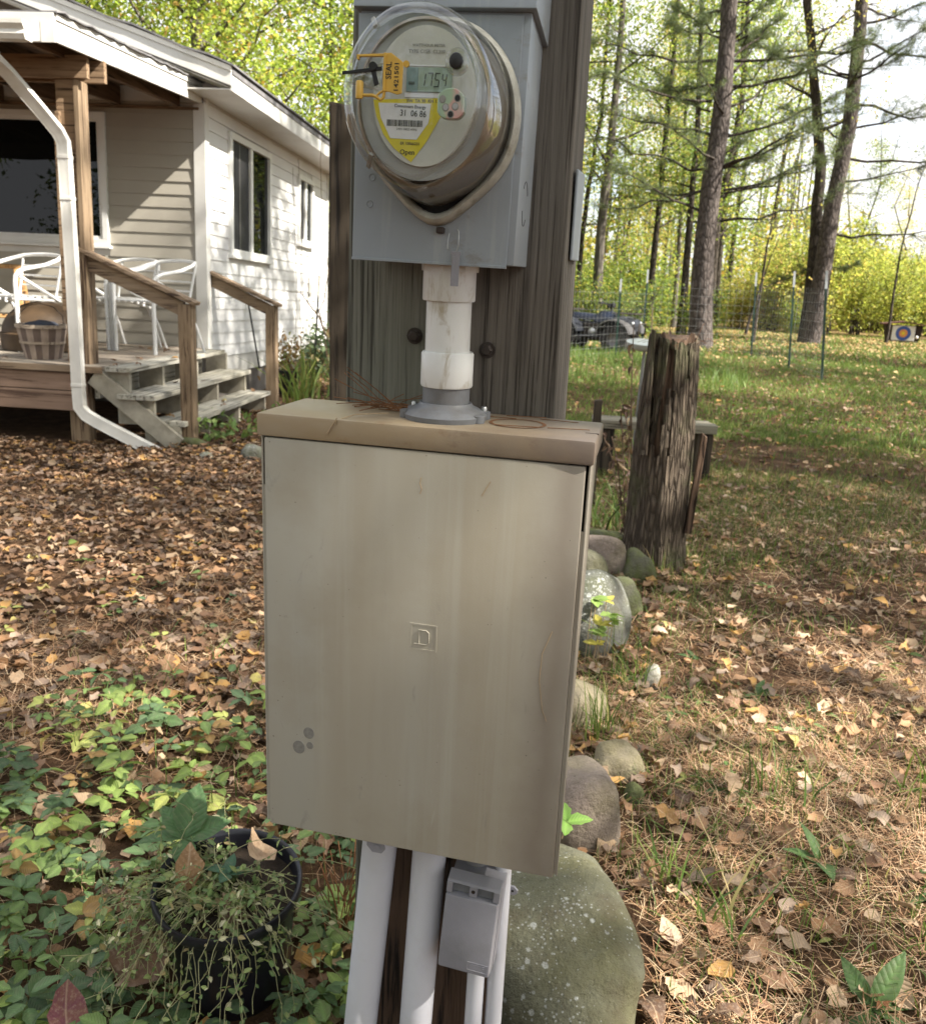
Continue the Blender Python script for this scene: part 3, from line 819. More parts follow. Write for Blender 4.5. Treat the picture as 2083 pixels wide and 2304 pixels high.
# clear reset lever with black blade
lug = MB().hexa([(.034,-.137,.1575),(.066,-.137,.1515),(.066,-.128,.1515),(.034,-.128,.1575),(.036,-.137,.1675),(.068,-.137,.1765),(.068,-.128,.1765),(.036,-.128,.1675)])
lv = part('reset_lever', lug, M['clear'], t, bevel=.0016, smooth=50)
m = MB().hexa([(.0285,-.1395,.1645),(.067,-.1395,.1690),(.067,-.1375,.1690),(.0285,-.1375,.1645),(.0285,-.1395,.1672),(.067,-.1395,.1725),(.067,-.1375,.1725),(.0285,-.1375,.1672)])
m.lathe([(.0040,.1375),(.0040,.1405)], 16, 'y', (.0585,0,.1722))
m.hexa([(.056,-.139,.170),(.0605,-.139,.170),(.0605,-.1376,.170),(.056,-.1376,.170),(.0605,-.139,.1550),(.0645,-.139,.1575),(.0645,-.1376,.1575),(.0605,-.1376,.1550)])
part('lever_blade', m, M['black'], lv, bevel=.0004)

# yellow seal hooked on the lever
t = thing('meter_seal', 'yellow plastic seal tag numbered 1421501 hooked through the meter lever', 'seal', None, MF, (.08, -.140, .166))
m = MB().prism([(.0712,.1830),(.0768,.1833),(.0870,.1765),(.0885,.1750),(.0880,.1490),(.0840,.1478),(.0760,.1500),(.0712,.1500)], -.1435, -.1412)
sp = part('tag_plate', m, M['sealy'], t, bevel=.0006)
part('hinge_bar', MB().box(.0700,.0724,-.1450,-.1405,.1500,.1830), M['sealy'], t, bevel=.0006)
m = MB().hexa([(.0445,-.1440,.1792),(.0710,-.1440,.1800),(.0710,-.1400,.1800),(.0445,-.1400,.1792),(.0445,-.1440,.1812),(.0710,-.1440,.1825),(.0710,-.1400,.1825),(.0445,-.1400,.1812)])
m.box(.0440,.0462,-.1440,-.1400,.1768,.1812)
part('upper_arm', m, M['sealy'], t, bevel=.0005)
m = MB().lathe([(.0032,.1435),(.0036,.1450),(.0036,.1578),(.0026,.1590)], 16, 'z', (.0470,-.1420,0)).tube([(.0470,-.142,.1465),(.060,-.142,.1468),(.0645,-.142,.1450),(.0680,-.142,.1428),(.0705,-.142,.1455),(.0712,-.142,.1510)], .0015, 8)
m.tube([(.0635,-.142,.1462),(.0665,-.142,.1490),(.0712,-.142,.1512)], .0011, 6)
part('lower_arm', m, M['sealy'], t, smooth=50)
part('stud', MB().lathe([(.0030,.1395),(.0030,.1415)], 14, 'y', (.0908,0,.1745)), M['sealy'], t, smooth=40)
text('SEAL', .0078, .0753, .1680, -.1437, M['ink'], sp, R(-90), sx=.9)
text('1421501', .0060, .0829, .1628, -.1437, M['ink'], sp, R(-90), sx=1.25)

# wire loop and tag under the ring
t = thing('wire_seal', 'thin wire loop with a plain grey plastic strip hanging under the meter ring', 'seal', None, MF, (.1165, -.006, .037))
m = MB().tube([(.1195,-.007,.0375),(.1225,-.009,.0345),(.1228,-.009,.0195),(.1205,-.009,.0120),(.1178,-.009,.0115)], .0007, 6).tube([(.1110,-.006,.0325),(.1105,-.008,.0245),(.1106,-.008,.0160)], .0006, 6)
part('wire', m, M['wire'], t, smooth=60)
m = MB().box(.1162, .1252, -.0098, -.0086, -.0235, .0122).box(.1150,.1262,-.0100,-.0084,.0100,.0135).box(.1172,.1196,-.0102,-.0097,-.021,.008)
part('strip', m, M['outlet'], t, bevel=.0003)

# disconnect handle plate on the right flank of the post (edge just visible)
m = MB().box(.3392, .3425, .150, .215, .757, .862)
solo('side_plate', m, M['mbox'], 'narrow pale grey plate fixed to the right flank of the post', 'plate', None, PF, (.3405,.18,.757), bevel=.0015)

# conduits below the panel ----------------------------------
def conduit(top, bot, r_, lab, mat=M['pvc_low']):
    a = Vector(top); b_ = Vector(bot)
    solo('conduit', MB().tube([a, a.lerp(b_, .5), b_], r_, 28), mat, lab, 'conduit', 'grey conduits running down from the panel', PF, bot, smooth=40)
conduit((.1395,.088,.01), (.0925,.088,GV-.05), .0252, 'fat grey white conduit slanting down from the panel, leftmost of the four')
conduit((.2110,.088,.01), (.1880,.088,GV-.05), .0243, 'fat grey white conduit between the left conduit and the grey outlet box')
conduit((.2845,.098,-.20), (.2815,.098,GV-.05), .0130, 'thin flat white conduit leaving the bottom of the outlet box')
conduit((.3125,.108,-.06), (.3115,.108,GV-.05), .0125, 'thin white conduit behind the right edge of the outlet box')

# outlet box -------------------------------------------------
OFR = PF @ T3(.2790, 0, -.148) @ Matrix.Rotation(R(3.2), 4, 'Y')
t = thing('outlet_box', 'grey plastic outdoor outlet box with a closed flip cover under the panel', 'outlet box', None, OFR, (0, .12, -.07))
hw = .0372
m = MB().hexa([(-hw,.070,-.0715),(hw+.001,.070,-.0715),(hw+.001,.122,-.066),(-hw,.122,-.066),(-hw,.070,.064),(hw+.001,.070,.064),(hw+.001,.122,.074),(-hw,.122,.074)])
part('back_box', m, M['outlet'], t, bevel=.003, smooth=40)
m = MB().hexa([(-hw-.0015,.0475,-.0730),(hw-.001,.0475,-.0730),(hw,.072,-.0745),(-hw-.001,.072,-.0745),(-hw-.0015,.0500,.0480),(hw-.001,.0500,.0480),(hw,.072,.0480),(-hw-.001,.072,.0480)])
lid = part('cover', m, M['outlet'], t, bevel=.0045, smooth=40)
m = MB().hexa([(-hw-.001,.0530,.0660),(hw,.0530,.0660),(hw,.0725,.0660),(-hw-.001,.0725,.0660),(-hw-.001,.0560,.0690),(hw,.0560,.0690),(hw,.0725,.0755),(-hw-.001,.0725,.0755)])
m.box(-hw-.001, -hw+.007, .0530, .0725, .0492, .0660).box(hw-.009, hw, .0530, .0725, .0492, .0660)
part('hinge_bar', m, M['outlet'], t, bevel=.001)
part('hinge_recess', MB().box(-hw+.007, hw-.009, .0600, .0720, .0492, .0660), M['pvcg'], t)
m = MB().box(-.006, .005, .0545, .0610, .0492, .0655)
hs = part('hinge_knuckle', m, M['outlet'], t, bevel=.0008)
part('screw', MB().lathe([(.0028, 0), (.0026, .0008)], 12, 'y', (-.0005,.0545,.0575)), M['dark_metal'], hs)
m = MB().prism([(hw,.022),(hw+.012,.022),(hw+.0165,.0255),(hw+.0175,.031),(hw+.012,.0365),(hw,.0365)], .112, .116)
lugp = part('mounting_lug', m, M['outlet'], t, bevel=.001)
part('lug_hole', MB().lathe([(.0018,-.1118),(.0018,-.1112)], 12, 'y', (hw+.010,0,.0295)), M['dark'], lugp)
m = MB()
for (x0_, x1_, z0_, z1_) in ((.004,.034,-.0525,-.0518),(.004,.034,-.0655,-.0648),(.004,.0047,-.0648,-.0525),(.0333,.034,-.0648,-.0525),(.010,.030,-.0556,-.0548),(.0265,.030,-.0590,-.0582)):
    m.box(x0_, x1_, .0468, .0474, z0_, z1_)
part('rating_plate', m, M['outlet'], lid)
solo('conduit_nipple', MB().lathe([(.0170,-.07),(.0170,-.060),(.0135,-.058),(.0135,.01)], 24, 'z', (.276,.098,0)), M['pvcg'], 'short grey nipple joining the outlet box to the panel bottom', 'conduit fitting', None, PF, (.276,.098,-.06), smooth=40)

# ------------------------------------------------------------------ house
house = thing('house', 'single storey white house with vinyl siding, covered porch front and grey roof', 'house', None, HF, (0, 0, 0))
EXP = .1135
def siding_boards(parent, L0, L1, z0, z1, axis, holes):
    """clapboards on a wall: along x on y=0 (axis x) or along y on x=0 (axis y); holes (a0,a1,z0,z1) are windows"""
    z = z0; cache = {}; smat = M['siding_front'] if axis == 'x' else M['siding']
    while z < z1-.01:
        zt = min(z+EXP, z1)
        segs = [(L0, L1)]
        for (a0, a1, h0, h1) in holes:
            if zt > h0+.02 and z < h1-.02:
                ns = []
                for (p, q) in segs:
                    if a0 > p: ns.append((p, min(a0, q)))
                    if a1 < q: ns.append((max(a1, p), q))
                ns = [k for k in ns if k[1]-k[0] > .02]
                segs = ns
        for (p, q) in segs:
            key = (round(p,3), round(q,3), round(zt-z,3))
            if key not in cache:
                h = zt-z; m = MB()
                out0, out1, lip = .0135, .004, .0050
                if axis == 'x':
                    m.add([(p,-out0,0),(q,-out0,0),(q,-out1,h),(p,-out1,h),(p,-out0+lip*1.6,0),(q,-out0+lip*1.6,0),(p,0,h),(q,0,h)],
                          [(0,1,2,3),(0,4,5,1),(0,3,6,4),(1,5,7,2),(3,2,7,6)])
                else:
                    m.add([(out0,p,0),(out0,q,0),(out1,q,h),(out1,p,h),(out0-lip*1.6,p,0),(out0-lip*1.6,q,0),(0,p,h),(0,q,h)],
                          [(0,1,2,3),(0,4,5,1),(0,3,6,4),(1,5,7,2),(3,2,7,6)])
                cache[key] = m.mesh('siding_board', smat)
            o = part('siding_board', cache[key], None, parent)
            o.location = (0, 0, z)
        z += EXP
FW = (-3.35, -.91, 1.46, 2.62)     # front window opening (outer trim)
w1 = part('wall', MB().box(-4.4, 0, .002, .10, .30, 2.72), M['trim'], house)
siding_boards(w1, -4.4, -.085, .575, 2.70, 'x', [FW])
S1 = (.60, 1.90, 1.455, 2.600); S2 = (3.02, 3.72, 1.735, 2.555)
w2 = part('wall', MB().box(-.10, -.002, .10, 4.55, .30, 2.78), M['trim'], house)
siding_boards(w2, .075, 4.50, .475, 2.77, 'y', [S1, S2])
part('corner_trim', MB().box(-.085, .024, -.024, -.0005, .475, 2.72).box(.0005, .024, -.0005, .075, .475, 2.77), M['trim'], house, bevel=.002)
part('corner_trim', MB().box(.0005, .022, 4.50, 4.575, .475, 2.77).box(-.1, .022, 4.551, 4.575, .475, 2.77), M['trim'], house, bevel=.002)
part('foundation', MB().box(-4.3, -.03, .12, 4.5, -.05, .474), simple('grey_block_foundation', (.16,.14,.12), .9, .3, 6, .4), house)

def window_x(x0_, x1_, z0_, z1_, split=None):
    f = MB(); b = .055
    for q in ((x0_, x1_, z0_, z0_+b), (x0_, x1_, z1_-b, z1_), (x0_, x0_+b, z0_+b, z1_-b), (x1_-b, x1_, z0_+b, z1_-b)):
        f.box(q[0], q[1], -.040, .0, q[2], q[3])
    g = b+.028
    for q in ((x0_+b, x1_-b, z0_+b, z0_+g), (x0_+b, x1_-b, z1_-g, z1_-b), (x0_+b, x0_+g, z0_+g, z1_-g), (x1_-g, x1_-b, z0_+g, z1_-g)):
        f.box(q[0], q[1], -.026, .0, q[2], q[3])
    wn_ = part('window', f, M['winframe'], house, bevel=.003)
    part('sill', MB().box(x0_-.02, x1_+.02, -.055, -.002, z0_-.028, z0_-.001), M['winframe'], wn_, bevel=.003)
    part('pane', MB().box(x0_+g, x1_-g, -.010, -.003, z0_+g, z1_-g), M['pane'], wn_)
window_x(*FW)
def window_y(y0_, y1_, z0_, z1_):
    f = MB(); b = .06
    for q in ((y0_, y1_, z0_, z0_+b), (y0_, y1_, z1_-b, z1_), (y0_, y0_+b, z0_+b, z1_-b), (y1_-b, y1_, z0_+b, z1_-b)):
        f.box(.0, .042, q[0], q[1], q[2], q[3])
    wn_ = part('window', f, M['winframe'], house, bevel=.003)
    mid = (y0_+y1_)/2
    part('mullion', MB().box(.0, .034, mid-.035, mid+.035, z0_+b, z1_-b), M['winframe'], wn_, bevel=.003)
    part('pane', MB().box(.003, .010, mid+.035, y1_-b, z0_+b, z1_-b), M['pane'], wn_)
    sc_ = MB().box(.003, .008, y0_+b, mid-.035, z0_+b, z1_-b)
    part('insect_screen', sc_, M['screen'], wn_)
    st = MB().box(.0085, .013, (y0_+mid)/2-.02, (y0_+mid)/2+.02, z0_+b, z1_-b).box(.0085, .012, y0_+b, y0_+b+.02, z0_+b, z1_-b)
    part('screen_frame', st, M['atv_grey'], wn_)
    part('sill', MB().box(.0, .058, y0_-.02, y1_+.02, z0_-.03, z0_-.001), M['winframe'], wn_, bevel=.003)
window_y(*S1); window_y(*S2)
# eaves, soffit, roof
OH = .40; SL = .333
part('soffit', MB().box(-.06, OH-.022, -.36, 4.75, 2.766, 2.776), M['trim'], house)
part('eave_fascia', MB().box(OH-.021, OH, -.365, 4.78, 2.755, 2.905), M['trim'], house, bevel=.003)
part('drip_edge', MB().box(OH+.0005, OH+.009, -.375, 4.79, 2.885, 2.925), M['shingle'], house)
# front gable rake: stepped boards climbing to the left
def rake(y0_, y1_, lo, hi, mat, nm, xr=OH):
    x2 = -4.6
    m = MB().hexa([(x2, y0_, lo+(xr-x2)*SL), (xr, y0_, lo), (xr, y1_, lo), (x2, y1_, lo+(xr-x2)*SL), (x2, y0_, hi+(xr-x2)*SL), (xr, y0_, hi), (xr, y1_, hi), (x2, y1_, hi+(xr-x2)*SL)])
    return part(nm, m, mat, house, bevel=.003)
rake(-.390, -.366, 2.790, 2.900, M['trim'], 'rake_board')
rake(-.402, -.3665, 2.9015, 2.945, M['gutter'], 'rake_board', OH+.002)
rake(-.365, -.02, 2.784, 2.790, M['trim'], 'rake_soffit', OH-.03)
m = MB()
x2 = -4.8
for k in range(24):
    a = k/24; b_ = (k+1)/24
    xa, xb = OH+.03-(OH-x2)*a, OH+.03-(OH-x2)*b_
    za, zb = 2.925+(OH-xa)*SL+.012*math.sin(k*2.1), 2.925+(OH-xb)*SL+.012*math.sin((k+1)*2.1)
    m.hexa([(xb,-.415,zb+.025),(xa,-.415,za+.025),(xa,4.85,za+.025),(xb,4.85,zb+.025),(xb,-.415,zb+.040),(xa,-.415,za+.040),(xa,4.85,za+.040),(xb,4.85,zb+.040)])
part('roof', m, M['shingle'], house)
part('gable_wall', MB().prism([(-4.4,2.725),(-.01,2.725),(-.01,2.80),(-4.4,4.20)], -.012, .08), M['siding'], house)
# porch shed roof: right rake fascia, front fascia, sheathing, rafters, beam
PY0 = -2.46
def zr(y): return 2.715 + (y/PY0)*(-.145)          # lower edge of the porch rake
def strip(x0_, x1_, lo0, lo1, hi0, hi1, y0_=PY0, y1_=-.03):
    return MB().hexa([(x0_,y0_,lo0),(x1_,y0_,lo0),(x1_,y1_,lo1),(x0_,y1_,lo1),(x0_,y0_,hi0),(x1_,y0_,hi0),(x1_,y1_,hi1),(x0_,y1_,hi1)])
a0_, a1_ = zr(PY0), zr(0)
part('porch_rake_fascia', strip(-.022, .0, a0_, a1_, a0_+.125, a1_+.125), M['trim'], house, bevel=.003)
part('porch_rake_cap', strip(-.022, .010, a0_+.127, a1_+.127, a0_+.168, a1_+.168), M['trim'], house, bevel=.003)
m = MB()
n = 34; rr = random.Random(8)
ys = [PY0-.02+(2.44)*k/n for k in range(n+1)]
dz = [rr.uniform(-.008,.008) for _ in ys]; dx = [rr.uniform(0,.022) for _ in ys]
for k in range(n):
    f0, f1 = (ys[k]-PY0)/-PY0, (ys[k+1]-PY0)/-PY0
    z0_, z1_ = a0_+.171+f0*(a1_-a0_)+dz[k], a0_+.171+f1*(a1_-a0_)+dz[k+1]
    m.hexa([(-4.6,ys[k],z0_),(.02+dx[k],ys[k],z0_),(.02+dx[k+1],ys[k+1],z1_),(-4.6,ys[k+1],z1_),(-4.6,ys[k],z0_+.010),(.02+dx[k],ys[k],z0_+.010),(.02+dx[k+1],ys[k+1],z1_+.010),(-4.6,ys[k+1],z1_+.010)])
part('porch_roof', m, M['shingle'], house)
part('porch_sheathing', strip(-4.6, -.024, a0_+.128, a1_+.128, a0_+.150, a1_+.150), M['rafter'], house)
part('porch_front_fascia', MB().box(-4.6, -.001, PY0-.024, PY0-.001, a0_-.005, a0_+.165), M['trim'], house, bevel=.003)
part('fascia_corner_cap', MB().box(-.085, .002, PY0-.027, PY0-.0245, a0_-.008, a0_+.115), M['gutter'], house)
raf = None
for k in range(8):
    xk = -.20-k*.55
    mm = strip(xk-.038, xk, a0_-.005, a1_-.03, a0_+.126, a1_+.126)
    part('rafter', mm, M['rafter'], house, bevel=.002)
part('ledger', MB().box(-4.4, -.03, -.045, -.022, a1_-.055, a1_-.034), M['beamwood'], house)
bz = 2.465
for (yy0, yy1, xe) in ((-2.00, -1.962, -.045), (-1.862, -1.824, .010)):
    b_ = MB().hexa([(-4.4,yy0,bz),(xe-.11,yy0,bz),(xe-.11,yy1,bz),(-4.4,yy1,bz),(-4.4,yy0,bz+.145),(xe,yy0,bz+.145),(xe,yy1,bz+.145),(-4.4,yy1,bz+.145)])
    b_.add([(xe-.11,yy0,bz),(xe,yy0,bz+.0),(xe,yy1,bz+.0),(xe-.11,yy1,bz),(xe,yy0,bz+.145),(xe,yy1,bz+.145)],[(0,1,4),(3,5,2),(1,2,5,4),(0,3,2,1)])
    part('beam', b_, M['beamwood'], house, bevel=.002)
m = MB().box(-.300, -.162, -1.960, -1.864, .52, 2.462)
pp_ = part('porch_post', m, M['beamwood'], house, bevel=.004)
part('porch_post_plate', MB().box(-.160, -.122, -1.985, -1.850, .30, 2.46), M['railwood'], house, bevel=.003)
part('porch_post_scab', MB().prism([(-.302,.9),(-.262,.9),(-.262,2.25),(-.29,2.25),(-.302,2.18)], -2.0, -1.962), M['beamwood'], house, bevel=.003)
# gutter (K profile) along the porch front
gy = PY0-.025
gp = [(0,.0),(-.075,.0),(-.090,.030),(-.082,.055),(-.105,.085),(-.105,.108),(-.098,.108),(-.098,.088),(-.076,.056),(-.083,.03),(-.071,.006),(0,.006)]
m = MB()
z0_ = a0_-.012
vs = [(-4.5, gy+p[0], z0_+p[1]) for p in gp]+[(-.15, gy+p[0], z0_+p[1]) for p in gp]
L = len(gp); fs = [(i, (i+1)%L, (i+1)%L+L, i+L) for i in range(L)]
m.add(vs, fs)
g_ = part('gutter', m, M['gutter'], house, smooth=35)
ep = gp[:6]
part('gutter_end_cap', MB().add([(-.149, gy+p[0], z0_+p[1]) for p in ep]+[(-.149, gy, z0_+.108)]+[(-.147, gy+p[0], z0_+p[1]) for p in ep]+[(-.147, gy, z0_+.108)], [tuple(range(7)), tuple(range(13,6,-1))]+[(i,i+7,(i+1)%7+7,(i+1)%7) for i in range(7)]), M['gutter'], g_)
# downspout: corrugated square pipe with three bends
def spout(path, w, d, mat, parent):
    m = MB(); prof = []
    nn = 5
    for k in range(nn): prof.append((-w/2+w*k/nn, -d/2+(.003 if k%2 else 0)))
    for k in range(nn): prof.append((w/2-(.003 if k%2 else 0), -d/2+d*k/nn))
    for k in range(nn): prof.append((w/2-w*k/nn, d/2))
    for k in range(nn): prof.append((-w/2, d/2-d*k/nn))
    n = len(prof); base = 0
    pts = [Vector(p) for p in path]
    for i, p in enumerate(pts):
        dr = (pts[min(i+1,len(pts)-1)]-pts[max(i-1,0)]).normalized()
        ex = Vector((0,1,0)).cross(dr)
        ex = dr.cross(Vector((0,1,0))); ex.normalize()
        if ex.x < 0: ex = -ex
        ey = dr.cross(ex); ey.normalize()
        if ey.y < 0: ey = -ey
        for (a, b) in prof: m.v.append(tuple(p+ex*a+ey*b))
    for i in range(len(pts)-1):
        for k in range(n):
            m.f.append((i*n+k, i*n+(k+1)%n, (i+1)*n+(k+1)%n, (i+1)*n+k))
    m.f.append(tuple(range(n))[::-1]); m.f.append(tuple((len(pts)-1)*n+k for k in range(n)))
    return part('downspout', m, mat, parent, smooth=25)
dy = -2.14
path = [(-.395,gy-.05,z0_),(-.395,gy-.05,2.49),(-.388,gy-.03,2.45),(-.365,-2.40,2.39),(-.27,-2.26,2.23),(-.185,-2.16,2.09),(-.160,dy,2.03),(-.155,dy,1.95),(-.140,dy,1.2),(-.135,dy,.36),(-.130,dy,.22),(-.085,dy,.165),(.0,dy,.12),(.46,dy-.02,-.08)]
ds = spout(path, .078, .058, M['gutter'], house)
for (z_, x_) in ((1.93,-.1545),(1.66,-.149),(.38,-.135)):
    part('spout_collar', MB().box(x_-.0425, x_+.0425, dy-.0325, dy+.0325, z_-.012, z_+.012), M['gutter'], ds, bevel=.003)
# outlet and wall box
part('wall_outlet', MB().box(-.50,-.42,-.045,-.019,.955,1.055), M['winframe'], house, bevel=.006)
part('wall_outlet_face', MB().box(-.545,-.500,-.040,-.019,.975,1.06), M['atv_grey'], house, bevel=.004)
part('vent_box', MB().box(.019,.085,3.55,3.72,1.13,1.36), M['gutter'], house, bevel=.02, smooth=40)
part('wall_cable', MB().tube([(.03,3.6,1.13),(.028,3.52,.95),(.028,3.5,.75),(.03,3.45,.55)], .010, 6), M['gutter'], house, smooth=60)

# ------------------------------------------------------------------ porch deck
DZ = .571
deck = thing('porch_deck', 'low wooden porch deck of weathered boards in front of the white house', 'porch deck', None, DF, (-2, -1, 0))
bw = .138
ybs = [(-2.06+k*.1425) for k in range(14)]
base_me = {}
for k, y in enumerate(ybs):
    x1_ = .03 if k > 0 else .0
    mkey = x1_
    if mkey not in base_me:
        base_me[mkey] = MB().box(-4.4, x1_, 0, bw, DZ-.034, DZ).mesh('deck_board', M['deckwood'], OFF[deck.name], bevel=.004)
    o = part('deck_board', base_me[mkey], None, deck); o.location = (0, y, random.uniform(-.003, .003))
part('front_trim', MB().box(-4.4, .02, -2.085, -2.063, DZ-.05, DZ-.004), M['railwoodx'], deck, bevel=.003)
for (z0_, z1_) in ((.385, .515), (.235, .378)):
    part('skirt_board', MB().box(-4.4, -.115, -2.058, -2.030, z0_, z1_), M['skirt'], deck, bevel=.003)
part('rim_joist', MB().box(-.07, -.032, -2.02, -.03, .33, .535), M['stepwood'], deck, bevel=.003)
for (x_, y_) in ((-.20,-1.97),(-1.7,-1.95),(-3.2,-1.95)):
    part('deck_post', MB().box(x_-.07, x_+.07, y_-.055, y_+.055, -.08, .534), M['railwood'], deck, bevel=.004)
for x_ in (-1.0, -2.2, -3.4):
    part('joist', MB().box(x_-.02, x_+.02, -2.02, -.05, .36, .536), M['rafter'], deck)

# steps along the right edge
steps = thing('porch_steps', 'three open wooden steps with grey treads and brown handrails at the porch', 'steps', None, DF, (.3, -1, 0))
ty0, ty1 = -2.09, .06
for (z_, xa, xb, ya) in ((DZ, .034, .225, -2.06), (.38, .13, .41, ty0), (.19, .335, .60, ty0+.08)):
    nb = 2
    wdt = (xb-xa-.006*(nb-1))/nb
    for k in range(nb):
        x_ = xa+k*(wdt+.006)
        part('tread_board', MB().box(x_, x_+wdt, ya, ty1-(.17 if z_ == DZ else 0), z_-.036, z_+random.uniform(-.002,.002)), M['stepwood'], steps, bevel=.004)
for y_ in (-2.0, -1.42, -.72, .0):
    m = MB()
    for (x0_, x1_, z0_, z1_) in ((.0,.195,.345,.534),(.10,.375,.155,.343),(.30,.565,-.06,.153)):
        m.box(x0_, x1_, y_-.019, y_+.019, z0_, z1_)
    part('stringer', m, M['stepframe'], steps)
part('side_brace', MB().beam((-.06,-2.045,.50),(.56,-2.045,.02), .036, .135, (0,0,1)), M['stepframe'], steps, bevel=.003)
for (px_, py_, zt, zb) in ((.600,-1.90,1.035,-.1), (.600,.135,.985,-.1)):
    part('rail_post', MB().box(px_-.055, px_+.045, py_-.045, py_+.045, zb, zt), M['railwood'], steps, bevel=.005)
for (y_, a_, b_) in ((-1.90, (-.19, 1.375), (.655, 1.02)), (.135, (-.22, 1.345), (.66, .965))):
    part('rail', MB().beam((a_[0], y_, a_[1]-.055), (b_[0]-.09, y_, b_[1]-.02), .038, .10), M['railwoodx'], steps, bevel=.003)
    part('rail_cap', MB().beam((a_[0]-.01, y_, a_[1]+.02), (b_[0]+.02, y_, b_[1]+.02), .12, .026), M['railwoodx'], steps, bevel=.003)

# porch furniture ------------------------------------------------
def chair_parts(t):
    # metal tube patio chair, local: x right, y back, z up; origin on the floor at the centre
    def arm(s):
        x = .285*s
        return [(x,-.26,0),(x,-.26,.55),(x,-.25,.60),(x,-.215,.635),(x,-.16,.655),(x*.99,.05,.69),(x*.93,.20,.735),(x*.75,.285,.765),(x*.4,.315,.775),(0,.32,.778)]
    for s in (-1, 1):
        part('arm_tube', MB().tube(arm(s), .0165, 8), M['chair'], t, smooth=60)
        part('leg_tube', MB().tube([(.262*s,-.235,0),(.262*s,-.235,.56),(.262*s,-.20,.60),(.262*s,.19,.40)], .0155, 8), M['chair'], t, smooth=60)
        part('rear_leg', MB().tube([(.25*s,-.02,.41),(.255*s,.16,.36),(.265*s,.24,.20),(.275*s,.31,0)], .0125, 8), M['chair'], t, smooth=60)
        part('back_upright', MB().tube([(.21*s,.20,.41),(.225*s,.285,.755)], .011, 8), M['chair'], t, smooth=60)
        part('seat_rail', MB().tube([(.262*s,-.235,.42),(.25*s,.21,.40)], .012, 8), M['chair'], t, smooth=60)
    for z in (.52, .60, .68):
        y = .20+.085*(z-.41)/.345
        part('back_slat', MB().tube([(-.215,y,z),(-.1,y+.03,z),(.1,y+.03,z),(.215,y,z)], .008, 6), M['chair'], t, smooth=60)
    for k in range(7):
        y = -.22+k*.07
        part('seat_slat', MB().box(-.255,.255,y-.022,y+.022,.425,.437), M['chair'], t, bevel=.003)
chair = thing('patio_chair', 'white metal tube patio chair standing nearest the porch steps', 'chair', 'white patio chairs on the porch')
chair_parts(chair)
chair.matrix_world = DF @ T3(-.22,-.62,DZ) @ Matrix.Rotation(R(-24), 4, 'Z')
copy_tree(chair, DF @ T3(-.66,-.42,DZ) @ Matrix.Rotation(R(-24), 4, 'Z'), 'white metal tube patio chair in the middle, half hidden behind the porch post')
copy_tree(chair, DF @ T3(-1.22,-1.02,DZ) @ Matrix.Rotation(R(-18), 4, 'Z'), 'white metal tube patio chair behind the bushel basket')
# bushel basket
BKF = DF @ T3(-.62, -1.72, DZ)
bk = thing('bushel_basket', 'weathered wooden bushel basket standing at the front edge of the porch', 'basket', None, BKF)
sl_me = None
for k in range(20):
    a = 2*math.pi*k/20
    m = MB()
    w0, w1 = .0195, .028
    for (z, r_, w_) in ((0,.128,w0),(.10,.150,(w0+w1)/2),(.25,.180,w1)):
        for (dr, s_) in ((0,-1),(0,1),(-.004,1),(-.004,-1)):
            m.v.append((r_+dr, w_*s_, z))
    for i in range(2):
        for j in range(4):
            m.f.append((i*4+j, i*4+(j+1)%4, (i+1)*4+(j+1)%4, (i+1)*4+j))
    m.f += [(3,2,1,0),(8,9,10,11)]
    sl_me = m.mesh('slat', M['basket'] if k % 2 else M['basket_dk'])
    o = part('slat', sl_me, None, bk); o.rotation_euler = (0, 0, a)
for (z, r_, h_) in ((.232,.181,.026),(.115,.155,.018)):
    part('hoop', MB().lathe([(r_,z),(r_+.005,z),(r_+.007,z+h_),(r_+.0015,z+h_),(r_,z)], 36, 'z', cap=False), M['basket_rim'], bk, smooth=40)
part('bottom', MB().lathe([(.124,.004),(.124,.010)], 24, 'z'), M['basket'], bk)
part('wire_handle', MB().tube([(.18,0,.24),(.17,0,.33),(.10,0,.39),(0,0,.41),(-.10,0,.39),(-.17,0,.33),(-.18,0,.24)], .003, 6), M['dark_metal'], bk, smooth=60)
rr = random.Random(4)
m = MB(); n1, n2 = 20, 8
for i in range(n2+1):
    for k in range(n1):
        a = 2*math.pi*k/n1; f = i/n2
        r_ = .155*math.cos(f*math.pi/2)+.002
        m.v.append((math.cos(a)*r_, math.sin(a)*r_, .20+.085*math.sin(f*math.pi/2)+.012*math.sin(3*a+i)*(1-f)+rr.uniform(-.004,.004)))
for i in range(n2):
    for k in range(n1): m.f.append((i*n1+k, i*n1+(k+1)%n1, (i+1)*n1+(k+1)%n1, (i+1)*n1+k))
solo('cloth_bundle', m, M['bluecloth'], 'dark blue cloth bundle lying inside the bushel basket', 'cloth', None, BKF, smooth=60)
m = MB()
for i in range(11):
    f = i/10; r_ = .33*math.cos(f*math.pi/2*.98)
    for k in range(32):
        a = 2*math.pi*k/32; m.v.append((math.cos(a)*r_, math.sin(a)*r_, .30*math.sin(f*math.pi/2)*.86))
for i in range(10):
    for k in range(32): m.f.append((i*32+k, i*32+(k+1)%32, (i+1)*32+(k+1)%32, (i+1)*32+k))
m.f.append(tuple(10*32+k for k in range(32))); m.f.append(tuple(range(32))[::-1])
m.lathe([(.335,-.13),(.345,.0),(.33,.012)], 32, 'z')
solo('domed_bin', m, M['brownlid'], 'dark brown domed bin on the porch behind the bushel basket', 'bin', None, DF @ T3(-.98, -1.05, DZ+.14), smooth=50)
